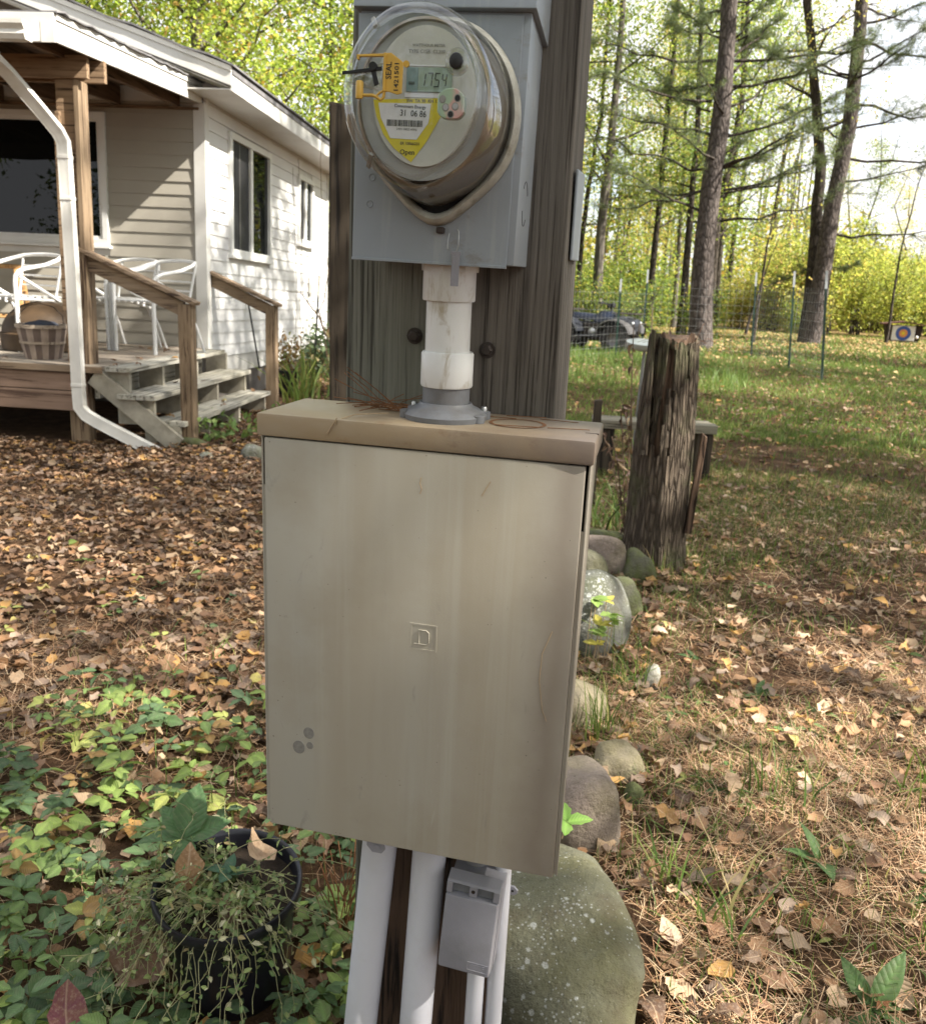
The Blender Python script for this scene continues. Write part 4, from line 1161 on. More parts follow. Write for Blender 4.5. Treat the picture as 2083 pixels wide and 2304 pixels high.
# stool
STF = DF @ T3(-1.72, -.35, DZ) @ Matrix.Rotation(R(20), 4, 'Z')
st = thing('wooden_stool', 'tall pine stool against the porch wall under the front window', 'stool', None, STF)
part('seat', MB().lathe([(.155,.645),(.165,.655),(.165,.675),(.158,.682)], 28, 'z'), M['stool'], st, smooth=40)
for sx in (-1,1):
    for sy in (-1,1):
        part('leg', MB().beam((.17*sx,.17*sy,0),(.105*sx,.105*sy,.645),.036,.036,(1,0,0)), M['stool'], st, bevel=.006)
for z, q in ((.22,.145),(.40,.128)):
    for (a_, b_) in (((-q,-q,z),(q,-q,z)),((-q,q,z),(q,q,z)),((-q,-q,z+.05),(-q,q,z+.05)),((q,-q,z+.05),(q,q,z+.05))):
        part('rung', MB().tube([a_, b_], .010, 8), M['stool'], st, smooth=60)

# ------------------------------------------------------------------ yard
def gz(x, y): return float(ground_h(np.array([x]), np.array([y]))[0])
# tall dark post left of the utility post
m = MB(); m.hexa([(-.755,4.94,-.1),(-.60,4.94,-.1),(-.60,5.10,-.1),(-.755,5.10,-.1),(-.775,4.94,2.14),(-.62,4.95,2.12),(-.62,5.10,2.13),(-.775,5.10,2.15)])
t = thing('garden_post', 'tall dark square wooden post standing just behind the left side of the utility post', 'post', None, I4, (-.71, 5.02, 0))
part('post', m, M['fencepost'], t, bevel=.012)

# stump -------------------------------------------------------
SC = (.935, 4.20)
st = thing('tree_stump', 'tall rotten tree stump with split bark and a ragged top beside the stones', 'stump', None, I4, (SC[0], SC[1], 0))
def stump_shell():
    na, nz = 96, 64
    V = []; 
    th = np.linspace(0, 2*np.pi, na, endpoint=False)
    for j in range(nz+1):
        f = j/nz
        top = 1.075+.018*np.sin(th*2+1.0)+.006*np.sin(th*7)+.006*np.sin(th*17)
        z = -.06+f*(top+.06)
        r_ = .126+.030*np.exp(-z/.10)+.012*np.sin(z*3.1+.5)-.020*np.clip(z-.75, 0, 1)
        r_ = r_*(1+.035*np.sin(th*3+z*1.5)+.025*np.sin(th*5-z*2)+.022*np.sin(th*11+z*3)+.02*np.sin(th*23+3*np.sin(z*4)))
        cx = SC[0]-.015*z; cy = SC[1]-.02*z
        V.append(np.stack([cx+r_*np.cos(th), cy+r_*np.sin(th), z], 1))
    V = np.concatenate(V)
    F = []
    def gap(a, z):   # missing strips of bark: angle in degrees (270 faces the camera)
        w = 0
        for (c, hw, z0_, wob) in ((222, 6, .62, 5), (250, 8, .55, 6), (265, 2.2, .38, 3), (302, 2.0, .66, 4), (338, 6, .05, 8)):
            d = (a-c-wob*math.sin(z*9+c)+180) % 360-180
            if z > z0_ and abs(d) < hw*min(1, (z-z0_)/.18+.25): w = 1
            if c == 338 and z > .62: w = w if abs(d) >= hw else 0
        return w
    for j in range(nz):
        z = (j+.5)/nz*1.1
        for k in range(na):
            if gap((k+.5)/na*360, z): continue
            a = j*na+k; b = j*na+(k+1)%na
            F.append((a, b, b+na, a+na))
    me = bpy.data.meshes.new('bark')
    me.from_pydata([tuple(Vector(v)-OFF[st.name]) for v in V], [], F)
    bm = bmesh.new(); bm.from_mesh(me)
    bmesh.ops.recalc_face_normals(bm, faces=bm.faces)
    geom = bmesh.ops.solidify(bm, geom=bm.faces[:], thickness=.022)
    bmesh.ops.delete(bm, geom=[v for v in bm.verts if not v.link_faces], context='VERTS')
    bm.to_mesh(me); bm.free()
    me.polygons.foreach_set('use_smooth', [True]*len(me.polygons)); me.set_sharp_from_angle(angle=R(50))
    me.materials.append(M['stump'])
    return me
part('bark', stump_shell(), None, st)
m = MB(); na = 48
rr = random.Random(2)
for j in range(26):
    z = -.05+j/25*1.115
    for k in range(na):
        a = 2*math.pi*k/na
        r_ = .101+.02*math.exp(-max(z,0)/.1)-.012*max(0,z-.75)+.008*math.sin(a*9+z*2)+.006*math.sin(a*21)
        zz = z + (.03*math.sin(a*5)+.02*math.sin(a*13) if j > 22 else 0)
        m.v.append((SC[0]-.015*z+math.cos(a)*r_, SC[1]-.02*z+math.sin(a)*r_, zz))
for j in range(25):
    for k in range(na): m.f.append((j*na+k, j*na+(k+1)%na, (j+1)*na+(k+1)%na, (j+1)*na+k))
m.f.append(tuple(25*na+k for k in range(na)))
part('heartwood', m, M['stumpin'], st, smooth=50)
m = MB().hexa([(.795,4.06,.55),(.825,4.05,.55),(.83,4.10,.55),(.80,4.11,.55),(.797,4.07,1.115),(.815,4.065,1.11),(.818,4.10,1.11),(.80,4.10,1.118)])
part('bark_slab', m, M['stump'], st, bevel=.004)
m = MB().hexa([(1.045,4.10,.18),(1.075,4.09,.18),(1.085,4.14,.18),(1.05,4.15,.18),(1.075,4.09,.66),(1.100,4.09,.64),(1.105,4.12,.64),(1.08,4.13,.66)])
part('bark_slab', m, M['stumpin'], st, bevel=.004, label='reddish brown strip of bark peeling off the side')
m = MB()
for k in range(26):
    a = rr.uniform(0, 6.28); x, y = SC[0]-.01+rr.uniform(-.08,.09), SC[1]-.03+rr.uniform(-.07,.06)
    m.tube([(x,y,1.055+rr.uniform(0,.02)),(x+math.cos(a)*.05,y+math.sin(a)*.05,1.06+rr.uniform(0,.03)),(x+math.cos(a)*.10,y+math.sin(a)*.09,1.05+rr.uniform(-.02,.02))], .0008, 4)
m.tube([(1.0,4.1,1.07),(1.03,4.1,1.15)], .001, 4)
solo('pine_needle_mat', m, M['rust'], 'thin mat of brown pine needles lying on top of the stump', 'pine needles', None, I4, (SC[0],SC[1],1.05))

# old timber bench behind the stump, little stake, bowl
BF = T3(1.32, 6.35, 0) @ Matrix.Rotation(R(-4), 4, 'Z')
t = thing('timber_bench', 'low grey plank bench partly hidden behind the stump', 'bench', None, BF)
part('plank', MB().box(-.44,.42,-.13,.0,.335,.395), M['timber'], t, bevel=.006)
part('plank', MB().box(-.43,.40,.012,.14,.335,.392), M['timber'], t, bevel=.006)
for x_ in (-.34, .34):
    part('leg', MB().box(x_-.05,x_+.06,-.11,.12,-.05,.333), M['fencepost'], t, bevel=.006)
solo('garden_stake', MB().hexa([(.735,5.27,-.05),(.79,5.27,-.05),(.79,5.31,-.05),(.735,5.31,-.05),(.74,5.27,.645),(.785,5.27,.65),(.785,5.31,.65),(.74,5.31,.645)]), M['fencepost'], 'short dark mossy stake just right of the panel cap', 'stake', None, I4, (.76,5.29,0), bevel=.008)
t = thing('bird_bath', 'shallow grey white bowl on a thin stand behind the stump', 'bird bath', None, T3(1.29, 6.9, 0) @ Matrix.Rotation(R(7), 4, 'X'))
part('bowl', MB().lathe([(.03,.855),(.09,.862),(.125,.885),(.140,.915),(.136,.918),(.118,.895),(.08,.876),(.001,.873)], 36, 'z', cap=False), M['bowl'], t, smooth=50)
part('stand', MB().tube([(0,0,-.05),(0,0,.857)], .012, 8), M['wire'], t, smooth=60)

# rocks -------------------------------------------------------
def rock(cx, cy, w, d, h, mat, lab, seed, sub=4, rot=0, group='stones edging the bed beside the post', amp=.13, box=.55, z0=None, cat='stone'):
    bm = bmesh.new(); bmesh.ops.create_icosphere(bm, subdivisions=sub, radius=1)
    r_ = np.random.default_rng(seed)
    P = np.array([v.co[:] for v in bm.verts])
    # rounded-box bias, then lumps
    q = np.sign(P)*np.abs(P)**(1-.35*box)
    q = q/np.linalg.norm(q, axis=1, keepdims=True)*np.linalg.norm(np.abs(P)**1.0, axis=1, keepdims=True)*(1/np.max(np.abs(P)**1, axis=1, keepdims=True))**(.30*box)
    n = np.zeros(len(P))
    for k in range(26):
        dr = r_.normal(size=3); dr /= np.linalg.norm(dr); f = r_.uniform(1.2, 6.5); n += np.sin(P@dr*f+r_.uniform(0,6.28))/f
    q = q*(1+amp*n[:,None])
    q[:,2] = np.where(q[:,2] < -.45, -.45-(q[:,2]+.45)*-.2, q[:,2])
    q[:,0] *= w/2/np.abs(q[:,0]).max(); q[:,1] *= d/2/np.abs(q[:,1]).max()
    zt, zb = q[:,2].max(), q[:,2].min()
    q[:,2] = (q[:,2]-zb)/(zt-zb)*(h*1.25)-h*.25
    c, s_ = math.cos(rot), math.sin(rot)
    for v, p in zip(bm.verts, q): v.co = (p[0]*c-p[1]*s_, p[0]*s_+p[1]*c, p[2])
    me = bpy.data.meshes.new('stone'); bm.to_mesh(me); bm.free()
    me.polygons.foreach_set('use_smooth', [True]*len(me.polygons)); me.materials.append(M[mat])
    o = bpy.data.objects.new('stone', me); COL.objects.link(o); o.location = (cx, cy, gz(cx, cy) if z0 is None else z0)
    setp(o, lab, cat, group)
    return o
b_ = rock(.226, 1.505, .425, .66, .170, 'rock_boulder', 'large olive green boulder with pale lichen spots below the panel', 33, 5, .1, amp=.13, box=.6, cat='boulder'); b_.name = 'boulder'
rock(.285, 1.94, .21, .24, .175, 'rock_pink', 'pink granite stone just behind the lichen covered boulder', 12, 4, .3)
rock(.455, 2.225, .14, .13, .08, 'rock_tan', 'smooth tan stone behind the pink granite stone', 13)
rock(.475, 2.09, .055, .05, .045, 'rock_moss', 'small brown stone in front of the smooth tan stone', 14, 3)
rock(.36, 2.52, .22, .20, .13, 'rock_tan', 'pale mossy stone with grass blades growing across it', 15, 4, .6)
rock(.655, 2.79, .058, .05, .078, 'rock_white', 'small whitish chip of stone on the leaf litter', 16, 3)
rock(.485, 3.12, .33, .34, .285, 'rock_grey', 'big grey granite stone with moss in the middle of the row', 17, 5, .2)
rock(.665, 3.50, .21, .20, .15, 'rock_moss', 'mossy brown stone leaning on the big grey granite stone', 18, 4)
rock(.668, 3.73, .088, .08, .062, 'rock_tan', 'small round stone under the olive stone', 19, 3)
rock(.55, 3.86, .23, .18, .155, 'rock_olive', 'smooth olive grey stone in front of the speckled granite', 20, 4, .1, amp=.08)
rock(.655, 4.03, .27, .20, .185, 'rock_pink', 'speckled pinkish granite stone at the far end of the row', 21, 4, -.2)
rock(.805, 3.93, .17, .17, .145, 'rock_moss', 'dark mossy stone at the foot of the stump', 22, 4)
rock(.69, 4.52, .34, .14, .075, 'rock_moss', 'flat dark stone behind the speckled granite', 23, 3)
rock(.118, 1.365, .095, .09, .105, 'rock_olive', 'small brown stone at the foot of the thin conduits', 24, 4)
rock(1.02, 4.33, .12, .10, .10, 'rock_white', 'pale stone peeping out to the right of the stump base', 25, 3)
rock(-1.50, 6.28, .18, .14, .10, 'rock_grey', 'pale grey stone just left of the panel cap', 26, 3, group='stones by the porch steps')
rock(-1.82, 6.22, .13, .09, .045, 'rock_grey', 'small flat stone on the leaves in front of the steps', 27, 3, group='stones by the porch steps')
rock(-2.05, 6.62, .30, .12, .065, 'rock_moss', 'long low bluish stone under the end of the downspout', 28, 3, group='stones by the porch steps')

# T-posts and the wire fence round the garden ----------------------
TP = [(5.65,14.59,1.70,(-.17,.0)), (5.85,16.75,1.73,(-.13,0)), (5.92,19.3,1.74,(-.11,0)), (3.60,19.3,1.70,(-.02,0)), (2.78,17.5,1.47,(-.02,0))]
tl = ['dark green metal fence post nearest on the right lawn, with a white tip', 'dark green metal fence post second on the right, with a white tip', 'thin metal fence post with a pale tip right of the big pine', 'thin metal fence post with a pale tip left of the big pine', 'low green metal fence post in front of the quad bike']
for (x, y, h_, ln), lb in zip(TP, tl):
    t = thing('fence_post', lb, 'fence post', 'metal posts of the wire garden fence', I4, (x, y, 0))
    a = Vector((x, y, -.1)); b_ = Vector((x+ln[0], y+ln[1], h_))
    q = a.lerp(b_, .85)
    part('post', MB().beam(a, q, .036, .012, (0,1,0)).beam(a+Vector((0,.016,0)), q+Vector((0,.016,0)), .012, .028, (0,1,0)), M['tpost'], t)
    part('tip', MB().beam(q, b_, .037, .013, (0,1,0)).beam(q+Vector((0,.016,0)), b_+Vector((0,.016,0)), .012, .028, (0,1,0)), M['tpostw'], t)
def wire_run(a, b, h_, m, stepv=.15, steph=.152, r_=.0017):
    a, b = Vector(a), Vector(b); L = (b-a).length; n = int(L/stepv)
    for k in range(n+1):
        p = a.lerp(b, k/n); m.tube([p+Vector((0,0,.03)), p+Vector((0,0,h_))], r_, 3, False)
    z = .03; st_ = .09
    while z < h_+.01:
        m.tube([a+Vector((0,0,z)), b+Vector((0,0,z))], r_, 3, False); z += st_; st_ = min(steph, st_*1.12)
m = MB()
wire_run((1.15,15.0,0), (2.78,17.45,0), 1.25, m)
wire_run((2.78,17.45,0), (3.6,19.25,0), 1.25, m)
wire_run((3.6,19.25,0), (5.90,19.27,0), 1.5, m)
wire_run((5.88,19.2,0), (5.83,16.7,0), 1.45, m)
wire_run((5.82,16.65,0), (5.63,14.55,0), 1.45, m)
t = thing('wire_fence', 'nearly invisible galvanised wire mesh strung between the metal fence posts', 'wire fence', None, I4, (3.5, 17.5, 0))
part('mesh', m, M['wire'], t, kind='stuff')
# small posts and plants by the house ------------------------------
t = thing('garden_rod', 'thin black garden rod with a tan tip standing against the white side wall', 'rod', None, I4, (-2.0, 11.9, 0))
part('rod', MB().tube([(-2.04,11.9,-.05),(-1.985,11.9,1.03)], .013, 6), M['black'], t, smooth=60)
part('tip', MB().tube([(-1.985,11.9,1.03),(-1.97,11.9,1.27)], .014, 6), M['tposttan'], t, smooth=60)
solo('garden_rod', MB().tube([(-2.22,9.6,.3),(-2.36,9.72,.98)], .010, 6), M['black'], 'short dark rod leaning against the house corner behind the handrail', 'rod', None, I4, (-2.22,9.6,0.3), smooth=60)
t = thing('capped_post', 'brown square wooden post with a flat cap beyond the far corner of the house', 'post', None, T3(-2.0, 14.1, 0))
part('post', MB().box(-.10,.04,-.07,.07,-.1,1.08), M['skirt'], t, bevel=.006)
part('cap', MB().box(-.13,.10,-.10,.10,1.082,1.115), M['timber'], t, bevel=.004)
POT2 = thing('planter_pot', 'plain black plastic planter pot beside the far handrail post', 'pot', None, T3(-1.99, 9.95, 0))
part('pot', MB().lathe([(.10,0),(.135,.24),(.143,.24),(.143,.262),(.134,.262),(.125,.20)], 28, 'z', cap=False), M['pot'], POT2, smooth=40)
part('soil', MB().lathe([(.125,.205),(.001,.215)], 24, 'z'), M['soil'], POT2)

# foreground pot -----------------------------------------------
PFR = T3(-.384, 1.412, 0) @ Matrix.Rotation(R(9), 4, 'X')
PT = thing('plant_pot', 'black plastic plant pot overgrown with trailing weeds at the lower left', 'pot', None, PFR)
m = MB().lathe([(.094,-.02),(.098,.02),(.118,.218),(.127,.220),(.1295,.226),(.1300,.240),(.1275,.2445),(.1235,.243),(.1195,.236),(.112,.16)], 56, 'z', cap=False)
part('pot', m, M['pot'], PT, smooth=45)
m = MB(); rr = random.Random(5)
for i in range(7):
    for k in range(28):
        a = 2*math.pi*k/28; r_ = .1165*(1-i/7)+.001
        m.v.append((math.cos(a)*r_, math.sin(a)*r_, .200+.012*rr.random()+.015*(i/7)))
for i in range(6):
    for k in range(28): m.f.append((i*28+k, i*28+(k+1)%28, (i+1)*28+(k+1)%28, (i+1)*28+k))
m.f.append(tuple(6*28+k for k in range(28)))
part('soil', m, M['soil'], PT, smooth=60)

# quad bike -----------------------------------------------------
AF = T3(2.34, 18.73, 0) @ Matrix.Rotation(R(-28.6), 4, 'Z') @ Matrix.Scale(.94, 4)
AF = AF @ T3(.03, .40, 0)
q = thing('quad_bike', 'dark blue and grey quad bike parked behind the wire fence', 'quad bike', None, AF)
WR = .305
tyre_me = rim_me = None
for (x_, y_) in ((.60,-.36),(.60,.36),(-.58,-.36),(-.58,.36)):
    tp = MB().lathe([(.15,-.09),(.215,-.105),(.285,-.095),(.298,-.06),(WR,0),(.298,.06),(.285,.095),(.215,.105),(.15,.09)], 36, 'y', (0,0,0), cap=False)
    for k in range(30):
        a = 2*math.pi*k/30; ca, sa = math.cos(a), math.sin(a)
        for sgn in (-1,1):
            y0_ = .008 if sgn > 0 else -.085
            tp.beam((ca*.290, y0_, sa*.290), (ca*.290, y0_+.077, sa*.290), .026, .035, (ca,0,sa))
    if tyre_me is None:
        tyre_me = tp.mesh('tyre', M['tyre'], smooth=40)
        rim_me = MB().lathe([(.155,-.075),(.150,-.08),(.135,-.05),(.115,-.035),(.06,-.03),(.055,-.05),(.001,-.052)], 28, 'y', cap=False).lathe([(.155,.075),(.150,.08),(.135,.05),(.115,.035),(.06,.03),(.001,.03)], 28, 'y', cap=False).mesh('rim', M['rim'], smooth=40)
    o = part('wheel', tyre_me, None, q); o.location = (x_, y_, WR)
    r_ = part('rim', rim_me, None, o)
def loft(secs, mat, nm, par, smooth=35, bevel=0):
    # secs: list of closed rings with equal counts
    m = MB(); n = len(secs[0])
    for s_ in secs: m.v += [tuple(p) for p in s_]
    for i in range(len(secs)-1):
        for k in range(n): m.f.append((i*n+k, i*n+(k+1)%n, (i+1)*n+(k+1)%n, (i+1)*n+k))
    m.f.append(tuple(range(n))[::-1]); m.f.append(tuple((len(secs)-1)*n+k for k in range(n)))
    return part(nm, m, mat, par, bevel=bevel, smooth=smooth)
def ring(x, w, z0_, z1_, t_=.6): return [(x,-w,z0_),(x,w,z0_),(x,w*1.02,(z0_+z1_)/2),(x,w*t_,z1_),(x,-w*t_,z1_),(x,-w*1.02,(z0_+z1_)/2)]
loft([ring(-.85,.12,.42,.60),ring(-.3,.15,.36,.66),ring(.2,.17,.34,.66),ring(.72,.14,.40,.66)], M['atv_body'], 'chassis', q)
loft([ring(-.80,.14,.70,.78,.8),ring(-.55,.16,.70,.84,.8),ring(-.1,.15,.68,.82,.8),ring(.08,.13,.68,.80,.8)], M['atv_blue'], 'seat', q)
loft([ring(.02,.13,.66,.80),ring(.18,.16,.64,.90),ring(.40,.15,.62,.88),ring(.50,.10,.60,.80)], M['atv_blue'], 'fuel_tank', q)
for sgn in (-1, 1):
    for (xc, nm) in ((.60,'front_fender'),(-.58,'rear_fender')):
        m = MB(); n = 14
        for k in range(n+1):
            a = R(8+ (172-8)*k/n)
            ro = .40+.04*math.sin(a)
            for (rad, y_) in ((ro, .16*sgn), (ro-.01, .52*sgn), (ro-.05, .55*sgn), (ro-.028, .16*sgn)):
                m.v.append((xc+math.cos(a)*rad, y_, WR+.10+math.sin(a)*rad*.78))
        for k in range(n):
            for j in range(4): m.f.append((k*4+j, k*4+(j+1)%4, (k+1)*4+(j+1)%4, (k+1)*4+j))
        m.f += [(0,1,2,3), tuple(n*4+j for j in (3,2,1,0))]
        part(nm, m, M['atv_grey'] if xc > 0 else M['atv_body'], q, smooth=40)
    part('headlight', MB().lathe([(.035,0),(.038,.02),(.03,.035),(.001,.04)], 16, 'x', (.93,.24*sgn,.66)), M['lens'], q, smooth=50)
    part('footrest', MB().box(-.30,.25,.16*sgn-.0,.42*sgn,.335,.365) if sgn > 0 else MB().box(-.30,.25,-.42,-.16,.335,.365), M['atv_body'], q, bevel=.01)
loft([ring(.50,.26,.66,.80,.8),ring(.75,.30,.62,.80,.8),ring(.95,.26,.52,.74,.7),ring(1.0,.16,.50,.66,.7)], M['atv_body'], 'hood', q)
part('engine', MB().box(-.22,.22,-.19,.19,.25,.62), M['dark_metal'], q, bevel=.03)
part('engine_cover', MB().lathe([(.085,.19),(.09,.22),(.06,.245),(.001,.25)], 24, 'y', (.02,0,.43)), M['steel'], q, smooth=50)
bars = part('handlebar', MB().tube([(.25,-.38,1.06),(.30,-.22,1.05),(.33,-.08,.98),(.33,.08,.98),(.30,.22,1.05),(.25,.38,1.06)], .014, 8).tube([(.40,0,.78),(.33,0,.98)], .025, 8), M['black'], q, smooth=60)
for sgn in (-1,1):
    part('grip', MB().tube([(.265,.30*sgn,1.058),(.235,.44*sgn,1.062)], .021, 8), M['black'], bars, smooth=60)
part('instrument_pod', MB().box(.27,.42,-.09,.09,.96,1.06), M['black'], q, bevel=.02)
def rack(x0_, x1_, z, nm):
    m = MB()
    for y_ in np.linspace(-.34,.34,6): m.tube([(x0_,y_,z),(x1_,y_,z)], .011, 6)
    for x_ in (x0_, x1_): m.tube([(x_,-.36,z),(x_,.36,z)], .013, 6)
    for y_ in (-.2,.2):
        for x_ in (x0_+.05, x1_-.05): m.tube([(x_,y_,z),(x_,y_*.8,z-.12)], .011, 6)
    part(nm, m, M['dark_metal'], q, smooth=60)
rack(.50, 1.0, .86, 'front_rack'); rack(-1.0, -.42, .90, 'rear_rack')
part('bumper', MB().tube([(.98,-.26,.40),(1.07,-.22,.44),(1.08,-.2,.66),(1.08,.2,.66),(1.07,.22,.44),(.98,.26,.40)], .016, 8), M['dark_metal'], q, smooth=60)

# archery target under a little roof ---------------------------------
TF = T3(13.75, 29.5, 0) @ Matrix.Rotation(R(-16), 4, 'Z')
t = thing('archery_target', 'white archery target block with blue and gold rings under a small dark red roof', 'archery target', None, TF)
blk = part('block', MB().box(-.34,.34,-.20,.20,.10,.56), M['foam'], t, bevel=.01)
for (r0_, mt, y_, nm) in ((.225,'tblue',-.2012,'blue_ring'),(.125,'tgold',-.2022,'gold_ring'),(.05,'yellow',-.2032,'bullseye')):
    part(nm, MB().lathe([(r0_,-y_-.001),(r0_,-y_+.0005)], 32, 'y', (0,0,.325)), M[mt], blk)
for sgn in (-1,1):
    part('side_board', MB().hexa([(sgn*.40-.05,-.16,-.02),(sgn*.40+.05,-.16,-.02),(sgn*.40+.05,.2,-.02),(sgn*.40-.05,.2,-.02),(sgn*.46-.10,-.24,.58),(sgn*.46+.10,-.24,.58),(sgn*.46+.10,.24,.58),(sgn*.46-.10,.24,.58)]), M['dark_wood'], t, bevel=.004)
    part('roof_board', MB().hexa([(0,-.34,.66),(.66*sgn,-.34,.575),(.66*sgn,.34,.575),(0,.34,.66),(0,-.34,.70),(.68*sgn,-.34,.605),(.68*sgn,.34,.605),(0,.34,.70)]), M['red_wood'], t, bevel=.004)
part('base', MB().box(-.44,.42,-.18,.2,-.05,.098), M['timber'], t, bevel=.006)
part('knob', MB().lathe([(.04,0),(.05,.03),(.03,.06),(.001,.065)], 16, 'y', (.40,-.21,.22)), M['foam'], t, smooth=50)

# ------------------------------------------------------------------ foliage tools
def unit(a): return a/np.maximum(np.linalg.norm(a, axis=-1, keepdims=True), 1e-9)
def cards(P, size, cols, rs, asp=.62, upbias=.5, fold=True):
    """leaf shaped quads: P (n,3), size (n,), cols (n,3)"""
    n = len(P)
    nr = unit(rs.normal(size=(n,3)) + np.array([0,0,upbias]))
    a = unit(np.cross(nr, rs.normal(size=(n,3)))); b = np.cross(nr, a)
    L = size[:,None]*.5; Wd = L*asp
    V = np.stack([P-a*L, P+b*Wd*.9+a*L*.1, P+a*L, P-b*Wd*.9+a*L*.1], 1)
    if fold: V[:,1] += nr*L*.25; V[:,3] += nr*L*.25
    F = np.arange(n*4).reshape(n, 4)
    return V.reshape(-1,3), F, np.repeat(cols, 4, 0)
def pick(pal, n, rs, jit=.18):
    w = np.array([p[0] for p in pal], float); c = np.array([p[1] for p in pal], float)
    k = rs.choice(len(pal), n, p=w/w.sum())
    return np.clip(c[k]*(1+rs.normal(size=(n,1))*jit), .005, .9)
def poly_at(pts, z):
    pts = [Vector(p) for p in pts]
    for a, b in zip(pts, pts[1:]):
        if a.z <= z <= b.z: return a.lerp(b, (z-a.z)/max(b.z-a.z, 1e-6))
    return pts[-1].copy()

PAL_YG = [(4,(.240,.300,.062)),(3,(.165,.235,.052)),(2,(.360,.350,.080)),(1.5,(.095,.150,.040))]
PAL_G  = [(4,(.120,.185,.048)),(3,(.175,.235,.056)),(2,(.260,.290,.068)),(1,(.380,.310,.080))]
PAL_Y  = [(4,(.430,.390,.105)),(3,(.350,.370,.095)),(2,(.450,.310,.100)),(1,(.230,.270,.070))]
PAL_D  = [(4,(.060,.095,.022)),(3,(.090,.130,.026)),(1,(.20,.20,.04))]

def deciduous(seed, trunk, r0, z0, z1, spread, nbr, nleaf, lsize, pal, bark_, droop=0.0, sig=.42, low=.5, upb=.5):
    """trunk mesh with limbs, crown mesh of separate leaves in clumps round the twigs"""
    rs = np.random.default_rng(seed); rr = random.Random(seed)
    Ht = trunk[-1][2]
    m = MB()
    pts = [Vector(p) for p in trunk]
    fine = []
    for a, b in zip(pts, pts[1:]):
        for k in range(3): fine.append(a.lerp(b, k/3)+Vector((rr.gauss(0,.012), rr.gauss(0,.012), 0)))
    fine.append(pts[-1])
    m.tube(fine, [max(.012, r0*(1-.82*(p.z/Ht)**.9)*(1+.35*math.exp(-p.z/.25))) for p in fine], 9)
    cl = []
    for i in range(nbr):
        z = z0+(z1-z0)*((i+rr.random())/nbr)
        p = poly_at(trunk, z)
        az = i*2.4+rr.gauss(0,.5)
        f = (z-z0)/max(z1-z0, .1)
        L = spread*(low+(1-low)*math.sin(math.pi*min(1,f*.9+.1)))*rr.uniform(.7,1.15)*(1-.45*f)
        up = rr.uniform(.15,.6)-droop
        q = [p]
        d = Vector((math.cos(az), math.sin(az), up)).normalized()
        for k in range(4):
            d = (d+Vector((rr.gauss(0,.15), rr.gauss(0,.15), rr.gauss(.03-droop*.2,.10)))).normalized()
            q.append(q[-1]+d*L/4)
        rb = max(.008, r0*.30*(1-f*.6))
        m.tube(q, [rb, rb*.8, rb*.6, rb*.4, rb*.15], 5, False)
        for k in range(1, 5):
            cl.append(q[k])
            for s_ in range(2):
                e = q[k]+Vector((rr.gauss(0,1), rr.gauss(0,1), rr.gauss(.15,.6))).normalized()*L*.32
                m.tube([q[k], q[k].lerp(e,.5)+Vector((0,0,.03)), e], [rb*.35, rb*.22, rb*.08], 3, False)
                cl.append(e); cl.append(q[k].lerp(e,.55))
    tm = m.mesh('trunk', M[bark_], smooth=60)
    c = np.array([tuple(v) for v in cl])
    wgt = rs.gamma(1.1, 1, len(c)); k = rs.choice(len(c), nleaf, p=wgt/wgt.sum())
    P = c[k]+rs.normal(size=(nleaf,3))*np.array([sig, sig, sig*.55])
    V, F, C = cards(P, lsize*rs.uniform(.65,1.25,nleaf), pick(pal, nleaf, rs)*rs.uniform(.75,1.2,len(c))[k][:,None], rs, upbias=upb)
    return tm, np_mesh('crown', V, F, M['leaf_tree'], C)
def place_tree(name, meshes, loc, rz, sc, lab, cat, group):
    t = thing(name, lab, cat, group)
    t.matrix_world = T3(*loc) @ Matrix.Rotation(rz, 4, 'Z') @ Matrix.Scale(sc, 4)
    for nm, me in zip(('trunk', 'crown'), meshes):
        o = bpy.data.objects.new(nm, me); COL.objects.link(o); o.parent = t
    return t

